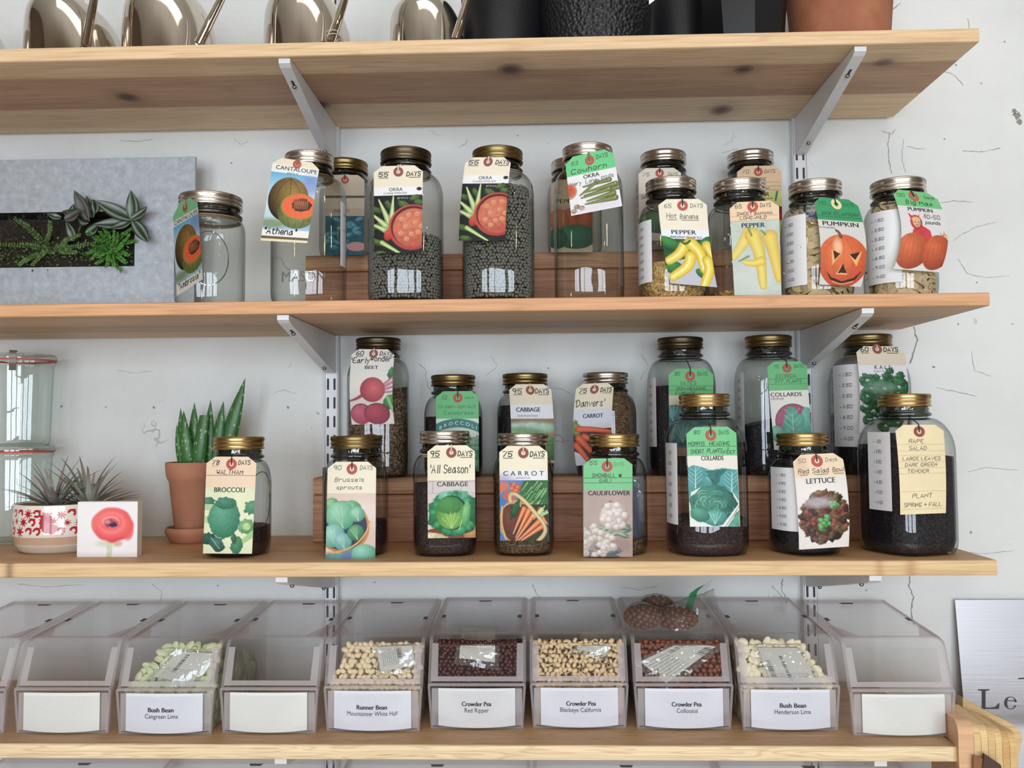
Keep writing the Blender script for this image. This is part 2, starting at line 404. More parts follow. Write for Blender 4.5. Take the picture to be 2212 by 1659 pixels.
w = MB().box(XL, XR, 0.0, 0.2, 0.0, ZC)
CR = lin('#8a867e')
def crack(mb, pts, wpx, seed, mi=1):
    """a thin crack in the paint, following photo pixels on the wall"""
    P = []
    rr = random.Random(seed)
    for (a, b) in zip(pts[:-1], pts[1:]):
        for k in range(6):
            t = k / 6; P.append((a[0] + (b[0] - a[0]) * t + rr.uniform(-1.6, 1.6), a[1] + (b[1] - a[1]) * t + rr.uniform(-1, 1)))
    P.append(pts[-1]); q = np.array([at(x, y, -0.0008) for x, y in P])
    n = len(q); wd = np.array([wpx * rr.uniform(0.4, 1.2) for _ in P]) * 0.0004
    t = np.gradient(q, axis=0); nn = np.stack([-t[:, 2], t[:, 1] * 0, t[:, 0]], -1); nn /= np.linalg.norm(nn, axis=1)[:, None]
    mb.grid(np.stack([q - nn * wd[:, None], q + nn * wd[:, None]], 1), mi)
for k, (pts, wp) in enumerate([
    ([(1922, 285), (1918, 310), (1920, 345), (1926, 375)], 1.5), ([(1952, 300), (1948, 340), (1956, 372)], 1.0), ([(1905, 283), (1925, 290), (1935, 280)], 1.2),
    ([(1975, 706), (1981, 735), (1972, 765), (1966, 785)], 3.0), ([(1966, 1245), (1964, 1265), (1973, 1290), (1967, 1320), (1974, 1350)], 2.6),
    ([(1690, 1250), (1688, 1270), (1696, 1290), (1700, 1303)], 2.0), ([(1667, 1265), (1680, 1278), (1690, 1292)], 1.4), ([(1240, 855), (1215, 840), (1185, 838)], 1.0),
    ([(1010, 300), (1005, 312), (990, 318)], 1.0), ([(2150, 480), (2110, 490), (2080, 505), (2060, 520)], 1.0), ([(2160, 320), (2120, 328), (2080, 325)], 1.2),
    ([(2000, 320), (1985, 322), (1960, 316)], 1.0), ([(1150, 1262), (1158, 1280), (1176, 1300)], 1.4), ([(905, 785), (920, 800), (922, 830), (935, 850)], 1.0),
    ([(2015, 440), (2060, 434), (2100, 436)], 1.0), ([(2020, 838), (2060, 845), (2110, 856)], 1.0), ([(680, 330), (690, 318), (686, 306)], 1.0), ([(2090, 40), (2096, 70), (2090, 90)], 1.0), ([(1930, 20), (1945, 6)], 1.6), ([(330, 300), (300, 306), (260, 303)], .8), ([(505, 300), (520, 312), (535, 306)], .9), ([(1560, 330), (1590, 322), (1600, 340)], .8), ([(1830, 500), (1850, 520), (1840, 560)], .8), ([(250, 800), (290, 806), (330, 801)], .7), ([(590, 850), (610, 842), (640, 850)], .8), ([(1060, 770), (1075, 790), (1050, 812)], .8), ([(1385, 765), (1400, 790), (1382, 820)], .8), ([(2020, 150), (2060, 160), (2080, 185)], .9), ([(2070, 560), (2090, 590), (2130, 600), (2180, 596)], .9), ([(2090, 1020), (2130, 1010), (2200, 1016)], .8), ([(2070, 1190), (2120, 1196), (2190, 1190)], .8), ([(2100, 760), (2105, 800), (2140, 812)], .8), ([(330, 1262), (350, 1280), (346, 1300)], .9), ([(40, 1262), (110, 1268), (180, 1262)], .7), ([(1340, 1268), (1380, 1275), (1420, 1266)], .8)]):
    crack(w, pts, wp, k)
def pit(mb, px, py, r, seed, mi=1):
    rr = random.Random(seed); c = at(px, py, -0.0009); n = 11
    v = [c] + [c + np.array([math.cos(2 * math.pi * k / n), 0, math.sin(2 * math.pi * k / n)]) * r * 0.00082 * rr.uniform(0.45, 1.2) for k in range(n)]
    mb.add(v, [(0, 1 + k, 1 + (k + 1) % n) for k in range(n)], mi)
for k, (px, py, r) in enumerate([(2198, 250, 10), (2203, 262, 7), (2192, 240, 6), (133, 878, 3), (332, 880, 3), (622, 880, 3), (2017, 793, 3), (2098, 1150, 3), (2040, 300, 2), (2170, 90, 2), (1963, 190, 2), (2120, 180, 2), (2065, 140, 2),
                               (228, 880, 2), (500, 352, 2), (1118, 293, 2), (1872, 1275, 2), (810, 1258, 2), (470, 1265, 2), (1185, 795, 2), (2110, 610, 2), (2188, 700, 2), (2070, 700, 2)]):
    pit(w, px, py, r, k + 50)
CRACKM = mat('old_paint_crack', '#8d8981', 0.9, var=0.2, scale=90)
struct(w.build('wall_back', [WALLM, CRACKM], smooth=False))
struct(MB().box(XL, XR, YB - 0.4, 0.2, -0.1, 0.0).build('floor', mat('concrete_floor', '#d8cdbf', 0.5, var=0.15, scale=3), smooth=False))
ce = MB()
for (x0, x1, y0, y1) in ((XL, -1.2, YB, 0.0), (1.9, XR, YB, 0.0), (-1.2, 1.9, YB, -3.0), (-1.2, 1.9, -1.6, 0.0)): ce.box(x0, x1, y0, y1, ZC, ZC + 0.1)
struct(ce.build('ceiling', PLAIN, smooth=False))
struct(MB().box(XL - 0.1, XL, YB, 0.0, 0, ZC).build('wall_left', SIDEM, smooth=False))
struct(MB().box(XR, XR + 0.1, YB, 0.0, 0, ZC).build('wall_right', SIDEM, smooth=False))
BRICKW = mat('brown_brick_wall', '#a39284', 0.8, var=0.3, scale=12)
wf = MB().box(XL, XR, YB - 0.15, YB, 0, WZ0).box(XL, XR, YB - 0.15, YB, WZ1, ZC)
xs = [XL] + [t for p in WIN for t in p] + [XR]
for k in range(0, len(xs), 2): wf.box(xs[k], xs[k + 1], YB - 0.15, YB, WZ0, WZ1)
struct(wf.build('wall_front', BRICKW, smooth=False))
BLACKM = mat('black_window_bar', '#1b1c1e', 0.5)
for k, (a, b) in enumerate(WIN):
    f = MB()
    for t in range(3): f.box(a + (b - a) * t / 2 - 0.022, a + (b - a) * t / 2 + 0.022, YB, YB + 0.04, WZ0, WZ1)
    for t in range(4): z = WZ0 + (WZ1 - WZ0) * t / 3; f.box(a, b, YB + 0.002, YB + 0.038, z - 0.016, z + 0.016)
    struct(f.build('window_%d' % (k + 1), BLACKM, smooth=False))
# pendant bulbs over the aisle
BULB, nt, out = newmat('warm_bulb')
em = N(nt, 'Emission', i={'Strength': 55.0}); em.inputs[0].default_value = (1.0, 0.72, 0.38, 1); L(nt, em.outputs[0], out.inputs[0])
for k, (x, y, z) in enumerate([(-1.5, -2.6, 2.75), (-0.55, -2.6, 2.75), (0.4, -2.6, 2.75), (1.4, -2.6, 2.75), (-2.3, -3.6, 2.7), (2.2, -3.6, 2.7)]):
    t = thing('pendant_lamp', 'bare warm bulb hanging over the shop aisle facing the shelves', 'lamp', (x, y, z), 'pendant lamps')
    MB().ball((x, y, z), (0.036, 0.036, 0.045), nu=14, nv=9).build('bulb', BULB, t)
    MB().lathe([(0.001, 0.10), (0.022, 0.10), (0.024, 0.045), (0.001, 0.045)], x, y, z, 14).build('socket', BLACKM, t)
    MB().tube([(x, y, z + 0.1), (x, y, ZC)], 0.004, 6).build('cord', BLACKM, t)

# ------------------------------------------------------------ shelves
WOOD = wood_mat('pine_board', 0.10, 55)
WOODL = wood_mat('pine_board_open_grain', 0.17, 130)
CEDAR = wood_mat('cedar_board', 0.16, 60, fine=0.2)
def board(name, label, x0, x1, y0, y1, z0, z1, front, face, m, knots=(), bands=None, seed=0, streak=(), bev=0.003):
    """a plank whose colour varies board by board; knots given as (x, y, rx, ry, dark)"""
    mb = MB(); f, c = np.array(lin(front)), np.array(lin(face))
    nx, ny = int((x1 - x0) / 0.004), max(4, int((y1 - y0) / 0.004))
    X, Y = np.meshgrid(np.linspace(x0, x1, nx), np.linspace(y0 + bev, y1, ny))
    C = np.broadcast_to(c, X.shape + (3,)).copy()
    if bands:
        for (ya, yb, cc) in bands:
            yy = Y + 0.010 * (fbm(X * 1.7, Y * 3, seed) - 0.5)
            k = np.clip((yy - ya) / 0.004, 0, 1) * np.clip((yb - yy) / 0.004, 0, 1)
            C = C * (1 - k[..., None]) + np.array(lin(cc)) * k[..., None]
    v = 0.86 + 0.28 * fbm(X * 2.5, Y * 40, seed + 3); C *= v[..., None]
    for (kx, ky, rx, ry, d) in knots:
        q = np.sqrt(((X - kx) / rx) ** 2 + ((Y - ky) / ry) ** 2)
        k = np.clip(1.25 - q, 0, 1) ** 0.5 * d
        halo = np.exp(-((q - 1.4) / 0.9) ** 2) * 0.18
        C = C * (1 - halo[..., None]); C = C * (1 - k[..., None]) + np.array(lin('#5c4036')) * (0.8 + 0.4 * np.sin(q * 9))[..., None] * k[..., None]
    P = np.stack([X, Y, np.full_like(X, z0)], -1)
    mb.grid(P, 0, C)
    P2 = P.copy(); P2[..., 2] = z1; mb.grid(P2[:, ::-1], 0, C[:, ::-1])
    # rounded front edge
    prof = [(y0 + bev, z1), (y0 + bev * 0.3, z1 - bev * 0.3), (y0, z1 - bev), (y0, (z0 + z1) / 2), (y0, z0 + bev), (y0 + bev * 0.3, z0 + bev * 0.3), (y0 + bev, z0)]
    xs_ = np.linspace(x0, x1, nx)
    PF = np.array([[(x, a, b) for x in xs_] for a, b in prof])
    CF = np.broadcast_to(f, PF.shape) * (0.93 + 0.14 * fbm(PF[..., 0] * 3, PF[..., 2] * 60, seed + 9))[..., None]
    for (sx, wd, cc) in streak:
        k = np.exp(-((PF[..., 0] - sx) / wd) ** 2) * 0.6; CF = CF * (1 - k[..., None]) + np.array(lin(cc)) * k[..., None]
    mb.grid(PF, 0, CF)
    for x, fl in ((x0, 1), (x1, -1)):
        v_ = [(x, y1, z0), (x, y1, z1)] + [(x, a, b) for a, b in prof]
        mb.add(v_, [list(range(len(v_)))[::fl]], 0, f * 0.9)
    mb.add([(x0, y1, z0), (x1, y1, z0), (x1, y1, z1), (x0, y1, z1)], [(0, 1, 2, 3)], 0, f)
    o = mb.build(name, m, loc=((x0 + x1) / 2, y1, z0))
    return tag(o, label, 'shelf', 'pine shelf boards')
XS = -1.45
def kn(px, py, z, rx, ry, d=1.0): p = atz(px, py, z); return (p[0], p[1], rx, ry, d)
zb = ZS1 - T1
board('shelf_board', 'topmost pine shelf board carrying the steel watering cans and black planters', XS, 0.634, YF, YBK, zb, ZS1, '#e0bf97', '#e4c7a4', WOOD,
      [kn(275, 210, zb, .017, .017), kn(690, 226, zb, .016, .017), kn(1103, 150, zb, .018, .019), kn(1606, 150, zb, .014, .013), kn(1558, 238, zb, .017, .022), kn(1908, 135, zb, .014, .014, .8)],
      [(-0.255, -0.125, '#c19c80'), (-0.16, -0.125, '#b89378')], 1)
board('shelf_board', 'second pine shelf board from the top holding cantaloupe, okra, pepper and pumpkin jars', XS, 0.6355, YF, YBK, ZS2 - T2, ZS2, '#d5a279', '#d2b08e', WOOD,
      [kn(915, 695, ZS2 - T2, .02, .006, .4)], [(-0.2, -0.1, '#bd9f80')], 5)
board('shelf_board', 'third pine shelf board holding the brassica, carrot and lettuce seed jars and the aloe', XS, 0.633, YF, YBK, ZS3 - T3, ZS3, '#ddbb8e', '#c49c74', WOOD,
      [], [(-0.22, -0.1, '#c29264')], 8, [(at(1900, 1225, YF)[0], .006, '#b88460'), (at(1968, 1225, YF)[0], .008, '#b88460'), (at(20, 1240, YF)[0], .006, '#4a2e22')])
XE4 = float(at(2068, 1630, YF)[0])
board('shelf_board', 'lowest visible pine shelf board with wavy open grain under the row of bean bins', XS, XE4, YF, YBK, ZS4 - T4, ZS4, '#e8cfa8', '#c09c74', WOODL, [], None, 12)
board('shelf_board', 'shelf board under the lowest hinged bins, along the bottom of the picture', XS, 1.25, YF - 0.05, YBK, ZS5 - 0.03, ZS5, '#ddbb8e', '#c49c74', WOODL, [], None, 15)

# wall rails with slots, and brackets
XRL, XRR = float(at(715.5, 860, -0.018)[0]), float(at(1739, 780, -0.018)[0])
SLOTM = mat('slot_shadow', '#3c3d42', 0.8)
for x, lab in ((XRL, 'white slotted steel wall rail beside the beet jar, nearer the aloe'), (XRR, 'white slotted steel wall rail near the right ends of the shelves')):
    t = thing('wall_rail', lab, 'shelf rail', (x, 0, 0.6), 'slotted wall rails')
    m = MB().box(x - 0.0115, x + 0.0115, -0.018, -0.0165, 0.6, 2.45, bev=0.0004).box(x - 0.0125, x - 0.0105, -0.018, -0.0005, 0.6, 2.45).box(x + 0.0105, x + 0.0125, -0.018, -0.0005, 0.6, 2.45)
    m.build('channel', WHITEMET, t, smooth=False)
    s = MB(); z = 0.62
    while z < 2.42:
        for sx in (-0.0058, 0.0058):
            n = 6; a = [(x + sx + 0.0019 * math.cos(math.pi * k / n), z + 0.017 + 0.0019 * math.sin(math.pi * k / n)) for k in range(n + 1)] + [(x + sx - 0.0019 * math.cos(math.pi * k / n), z - 0.0019 * math.sin(math.pi * k / n)) for k in range(n + 1)]
            s.add([(p, -0.01825, q) for p, q in a], [list(range(len(a)))])
        z += 0.0333
    s.build('slots', SLOTM, t, smooth=False)
    for z in (1.40, 1.95):
        sc = MB().lathe([(0.0001, 0.0016), (0.003, 0.0014), (0.0042, 0.0)], 0, 0, 0, 14); V = np.concatenate(sc.V); sc.V = [np.stack([V[:, 0] + x, -0.0183 - V[:, 2], V[:, 1] + z], -1)]
        sc.build('screw', SCREWM, t)
def bracket(x, z, lab):
    t = thing('shelf_bracket', lab, 'shelf bracket', (x, -0.018, z), 'white shelf brackets')
    hw = 0.0085; yt = YF + 0.006; zt = z - 0.0008
    side = [(-0.019, zt), (yt, zt), (yt, zt - 0.007), (yt + 0.008, zt - 0.011), (-0.035, zt - 0.066), (-0.019, zt - 0.066)]
    m = MB().prism(side, 'x', x - hw, x - hw + 0.0014).prism(side, 'x', x + hw - 0.0014, x + hw)
    bot = side[1:6]
    for (a, b) in zip(bot[:-1], bot[1:]):
        v = [(x - hw + .0014, a[0], a[1]), (x + hw - .0014, a[0], a[1]), (x + hw - .0014, b[0], b[1]), (x - hw + .0014, b[0], b[1])]
        m.add(v, [(0, 1, 2, 3)])
    m.build('arm', WHITEMET, t, smooth=False)
    for u in (0.17, 0.88):
        a, b = np.array(side[3]), np.array(side[4]); p = a + (b - a) * u
        nrm = np.array([-(b - a)[1], (b - a)[0]]); nrm /= np.linalg.norm(nrm)
        if nrm[1] > 0: nrm = -nrm
        MB().ball((x, p[0] + nrm[0] * 0.0014, p[1] + nrm[1] * 0.0014), (0.0036, 0.003, 0.003), nu=10, nv=6).build('screw', SCREWM, t)
    if z > EYE:
        a, b = np.array(side[3]), np.array(side[4]); p = a + (b - a) * 0.145; d = (b - a) / np.linalg.norm(b - a)
        nrm = np.array([d[1], -d[0]]); nrm = nrm if nrm[1] < 0 else -nrm
        q = [p + d * s_ + nrm * 0.0003 for s_ in (-0.008, 0.006)]
        MB().add([(x - 0.002, *q[0]), (x + 0.002, *q[0]), (x + 0.002, *q[1]), (x - 0.002, *q[1])], [(0, 1, 2, 3)]).build('slot', SLOTM, t, smooth=False)
for x, sd in ((XRL, 'left-hand rail'), (XRR, 'right-hand rail')):
    for z, w_ in ((ZS1 - T1, 'topmost shelf'), (ZS2 - T2, 'second shelf'), (ZS3 - T3, 'third shelf'), (ZS4 - T4, 'bean bin shelf')):
        bracket(x, z, 'white tapered steel bracket under the %s, on the %s' % (w_, sd))

# cedar risers the back-row jars stand on
def riser(x0, x1, zs, lab, seed):
    t = thing('plank_riser', lab, 'riser', ((x0 + x1) / 2, -0.06, zs), 'cedar plank risers')
    for nm, z0, z1, cc in (('lower_plank', zs, zs + 0.0785, '#a9775a'), ('upper_plank', zs + 0.0795, zs + 0.107, '#b98a68')):
        mb = MB(); n = int((x1 - x0) / 0.01); c = np.array(lin(cc))
        b = 0.002; ys = [(-0.012, z0), (-0.110 + b, z0), (-0.110, z0 + b), (-0.110, z0 * .66 + z1 * .34), (-0.110, z0 * .33 + z1 * .67), (-0.110, z1 - b), (-0.110 + b, z1), (-0.012, z1)]
        P = np.array([[(x, a, q) for x in np.linspace(x0, x1, n)] for a, q in ys])
        C = c * (0.72 + 0.5 * fbm(P[..., 0] * 3 + seed, P[..., 2] * 55, seed))[..., None]
        mb.grid(P[::-1], 0, C[::-1])
        for x in (x0, x1): mb.add([(x, a, q) for a, q in ys], [list(range(len(ys)))], 0, c * 0.85)
        mb.build(nm, CEDAR, t)
riser(float(at(660, 600, -0.11)[0]), float(at(1600, 600, -0.11)[0]), ZS2, 'reddish stacked cedar planks behind the okra jars on the second shelf', 3)
riser(float(at(676, 1100, -0.11)[0]), float(at(1985, 1100, -0.11)[0]), ZS3, 'reddish stacked cedar planks behind the front row on the third shelf', 6)
# ------------------------------------------------------------ mason jars
def jar(name, label, Y, zb, lidx, bodyx, top, band, sq=2.0, rot=0.0, sh=0.040, disc='tin', price=None, group='seed jars', lidh=0.0185, glass=None, base_r=None):
    """lidx, bodyx: left and right outline in photo pixels at depth Y; top: pixel row of the lid's front edge"""
    a, b = at(lidx[0], top, Y), at(lidx[1], top, Y); cx = (a[0] + b[0]) / 2
    th = math.atan(abs((lidx[0] + lidx[1]) / 2 - 1106) / FPX)
    Rl = (b[0] - a[0]) / 2 * math.cos(th)
    a2, b2 = at(bodyx[0], top, Y), at(bodyx[1], top, Y)
    R = (b2[0] - a2[0]) / 2 * math.cos(th)
    H = at((lidx[0] + lidx[1]) / 2, top, Y - Rl)[2] - zb
    R *= 0.985
    Rn = Rl - 0.0022; zl = H - lidh
    zn = zl - 0.013
    t = thing(name, label, 'jar', (cx, Y, zb), group)
    prof = [(0.0005, 0.005), (R * 0.6, 0.004), (R * 0.8, 0.0006), (R * 0.86, 0.0), (R * 0.93, 0.0022), (R * 0.985, 0.010), (R, 0.020), (R, 0.05)]
    zs = zn - sh - 0.004
    for k in range(1, 4): prof.append((R, 0.05 + (zs - 0.05) * k / 3))
    for k in range(1, 10):
        u = k / 9 * math.pi / 2
        prof.append((Rn - 0.003 + (R - Rn + 0.003) * math.cos(u) ** 0.85, zs + sh * math.sin(u)))
    prof += [(Rn - 0.003, zn - 0.003), (Rn + 0.001, zn - 0.0015), (Rn + 0.0028, zn), (Rn + 0.0028, zn + 0.002), (Rn + 0.0005, zn + 0.004), (Rn - 0.0015, zn + 0.006),
             (Rn - 0.0005, zn + 0.009), (Rn - 0.0018, zn + 0.012), (Rn - 0.0012, zl + 0.004), (Rn - 0.002, H - 0.002), (Rn - 0.005, H - 0.0015)]
    sqs = []
    for r, h in prof:
        f = 1.0 if h < zs else max(0.0, 1 - (h - zs) / (sh * 0.9)); sqs.append(2 + (sq - 2) * f)
    kn_ = len(prof) - 11
    MB().lathe(prof[:kn_ + 1], cx, Y, zb, 64, sq=sqs[:kn_ + 1], rot=rot).build('glass_body', glass or GLASS, t, angle=0)
    MB().lathe(prof[kn_:], cx, Y, zb, 64).build('threaded_neck', GLASSN, t, angle=0)
    # screw band: skirt with two thread rolls, knurled top edge
    seg = 132; k = Rl
    bp = [(k - 0.003, 0.0), (k + 0.0006, -0.0002), (k + 0.0010, 0.0012), (k - 0.0002, 0.0026), (k - 0.0006, 0.0048), (k + 0.0006, 0.0072), (k - 0.0006, 0.0096), (k - 0.0004, 0.0112), (k + 0.0002, 0.0122),
          (k + 0.0002, lidh - 0.0022), (k - 0.0006, lidh - 0.0006), (k - 0.0022, lidh), (k - 0.0052, lidh - 0.0002), (k - 0.0055, lidh - 0.0012)]
    thv = np.linspace(0, 2 * math.pi, seg, endpoint=False); P = np.zeros((len(bp), seg, 3))
    for i, (r, h) in enumerate(bp):
        rr = r + (0.00028 * np.where(np.arange(seg) % 2 == 0, 1, -1) if 8 <= i <= 10 else 0)
        P[i, :, 0] = cx + rr * np.cos(thv); P[i, :, 1] = Y + rr * np.sin(thv); P[i, :, 2] = zb + zl + h
    MB().grid(P[::-1], closed=True).build('screw_band', {'gold': GOLD, 'brass': GOLDD, 'bronze': BRONZE, 'silver': SILVER}[band], t, angle=50)
    MB().lathe([(k - 0.0045, lidh - 0.0028), (k - 0.0052, lidh - 0.0010), (k * 0.8, lidh - 0.0008), (k * 0.78, lidh - 0.0016), (0.0005, lidh - 0.0016)][::-1], cx, Y, zb + zl, 40).build('lid_disc', SILVER if band == 'silver' else GOLDD, t)
    d = dict(o=t, x=cx, y=Y, z=zb, R=R, H=H, Rn=Rn, zn=zb + zn - 0.004, Rl=Rl, sq=sq, rot=rot, zs=zb + zs)
    if price: price_label(d, *price)
    return d
def radial(d, ang, z, extra=0.0):
    """point on the outside of the jar's body; ang measured from the -y front, positive to the right"""
    n = d['sq']; th = ang - math.pi / 2; t = th - d['rot']
    k = (abs(math.cos(t)) ** n + abs(math.sin(t)) ** n) ** (-1.0 / n)
    if n > 2.01: k /= 1 + 0.13 * (n - 2) / 2
    r = d['R'] * k + extra
    return np.array([d['x'] + r * math.cos(th), d['y'] + r * math.sin(th), z])
def price_label(d, a0, a1, z0, z1, rows=(), slant=0.0):
    """white paper label on the glass: angles in degrees from the front, heights in metres above the base"""
    mb = MB(); na, nz_ = 14, 8
    A = np.radians(np.linspace(a0, a1, na)); P = np.zeros((nz_, na, 3))
    for i in range(nz_):
        for j in range(na):
            z = d['z'] + z0 + (z1 - z0) * i / (nz_ - 1) + slant * (j / (na - 1) - 0.5)
            P[i, j] = radial(d, A[j], z, 0.0008)
    mb.grid(P, 0, lin('#e9e8ea'))
    for (txt, x0, x1, va) in rows:
        h = 0.036 * (z1 - z0)
        stroke_text(mb, txt, lambda u, v: radial(d, math.radians(a0 + (a1 - a0) * u), d['z'] + z0 + (z1 - z0) * v + slant * (u - .5), 0.0011), x0, x1, va, h / (z1 - z0), 0.009, lin('#6a6a72'))
    o = mb.build('price_label', PRINT, d['o']); o['label'] = 'white paper price label'
    return o

# a plain single-stroke hand alphabet: points on a 4 x 6 grid, strokes split by commas; a and b below the baseline
GL = {'A': '002640,1232', 'B': '00062635342303,2332312000', 'C': '4536160502011030 41', 'D': '00062644422000', 'E': '46060040,0333', 'F': '460600,0333', 'G': '45361605020110304123', 'H': '0006,4046,0343', 'I': '1016',
      'J': '3631201001', 'K': '0006,460340', 'L': '060040', 'M': '0006224640', 'N': '00064046', 'O': '160501103041453616', 'P': '00063645443303', 'Q': '160501103041453616,2240', 'R': '00063645443303,2340',
      'S': '453616051333423010 01', 'T': '0646,2620', 'U': '060110304146', 'V': '062046', 'W': '0610243046', 'X': '0046,0640', 'Y': '062346,2320', 'Z': '06460040',
      '0': '160501103041453616', '1': '1526 20', '2': '05163645440040', '3': '0516364523,2342301001', '4': '360242,3730', '5': '460603,0324334230 1001', '6': '36150201103041423303', '7': '064610', '8': '1605143341302010012344453616',
      '9': '4433130516364530', 'a': '3324130110203134,3440', 'b': '0600,0314243331201001', 'c': '3324140301102031', 'd': '3630,33241403011020 31', 'e': '02323324140301102031', 'f': '35261510,0434',
      'g': '3324140301102031,343a1b0a', 'h': '0600,0314243330', 'i': '1410,1516', 'j': '242a1b0a,2526', 'k': '0600,340230', 'l': '1610', 'm': '0400,031423,2320,23344340', 'n': '0400,0314243330', 'o': '140301102031332414',
      'p': '040b,0314243331201001', 'q': '343b,3324140301102031', 'r': '0400,02142434', 's': '33241403313020 01', 't': '15112030,0434', 'u': '0401102031,3430', 'v': '042044', 'w': '0410224044', 'x': '0034,0430', 'y': '0412,341b',
      'z': '04340030', "'": '1614', '"': '1614,2624', '-': '0232', '.': '1011', '&': '2125,0343', '+': '2125,0343', '/': '0036', ' ': ''}
def _glyph(ch):
    out = []; mx = 0
    for st in GL.get(ch, '').replace(' ', '').split(','):
        if not st: continue
        p = []
        for k in range(0, len(st), 2):
            y = st[k + 1]; p.append((float(st[k]), -1.0 if y == 'a' else -2.0 if y == 'b' else float(y)))
        mx = max(mx, max(q[0] for q in p)); p = np.array(p)
        for _ in range(2 if len(p) > 3 else 0):
            q = [p[0]]
            for a, b in zip(p[:-1], p[1:]): q += [a * 0.75 + b * 0.25, a * 0.25 + b * 0.75]
            q.append(p[-1]); p = np.array(q)
        out.append(p)
    return out, mx
def stroke_text(mb, txt, fn, x0, x1, yb, h, pen, col, slant=0.12, jit=0.25, seed=1, up=1.0):
    """write txt by hand between x0 and x1, baseline yb, capital height h (v grows up when up = 1); fn maps (x, y) to space"""
    rr = random.Random(hash(txt) % 1000 if False else len(txt) * 31 + seed); X = 0.0; G = []
    for ch in txt:
        if ch == ' ': X += 3.0; continue
        g, mx = _glyph(ch)
        for p in g:
            q = p.copy(); q += np.array([rr.uniform(-jit, jit), rr.uniform(-jit, jit)]) * 0.6
            q[:, 0] += X + q[:, 1] * slant; G.append(q)
        X += mx + 1.5
    if not G: return
    lo = min(q[:, 0].min() for q in G); hi = max(q[:, 0].max() for q in G)
    sx = (x1 - x0) / max(1e-6, hi - lo); sy = h / 6.0
    for q in G:
        p = np.stack([x0 + (q[:, 0] - lo) * sx, yb + up * q[:, 1] * sy], 1)
        if len(p) < 2: continue
        t = np.gradient(p, axis=0); t /= np.linalg.norm(t, axis=1)[:, None] + 1e-9
        n = np.stack([-t[:, 1], t[:, 0]], 1) * pen / 2
        p[0] -= t[0] * pen * .3; p[-1] += t[-1] * pen * .3
        a = [fn(*r) for r in (p - n)]; b = [fn(*r) for r in (p + n)]
        mb.grid(np.stack([np.array(a), np.array(b)], 1), 0, col)
_tx = {}
def type_mesh(txt, bold=0.0):
    k = (txt, bold)
    if k not in _tx:
        c = bpy.data.curves.new('lettering', 'FONT'); c.body = txt; c.size = 1.0; c.offset = bold; c.resolution_u = 3
        o = bpy.data.objects.new('lettering', c); COL.objects.link(o)
        bpy.context.view_layer.update()
        me = bpy.data.meshes.new_from_object(o.evaluated_get(bpy.context.evaluated_depsgraph_get()))
        v = np.array([q.co[:2] for q in me.vertices]); f = [list(p.vertices) for p in me.polygons]
        bpy.data.objects.remove(o); bpy.data.curves.remove(c); bpy.data.meshes.remove(me)
        _tx[k] = (v, f)
    return _tx[k]
def print_text(mb, txt, fn, x0, x1, yb, h, col, bold=0.012, up=1.0, arc=0.0):
    v, f = type_mesh(txt, 0.0)
    lo, hi = v[:, 0].min(), v[:, 0].max(); cap = 0.73
    x = x0 + (v[:, 0] - lo) / (hi - lo) * (x1 - x0); y = yb + up * v[:, 1] / cap * h
    if arc: y = y - arc * (1 - ((x - (x0 + x1) / 2) / ((x1 - x0) / 2)) ** 2)
    for k in ((0,) if bold < .01 else (-.5, .5) if bold < .018 else (-1, 0, 1)):
        mb.add([fn(a + k * h * min(.036, 1.3 * bold), b) for a, b in zip(x, y)], f, 0, col)

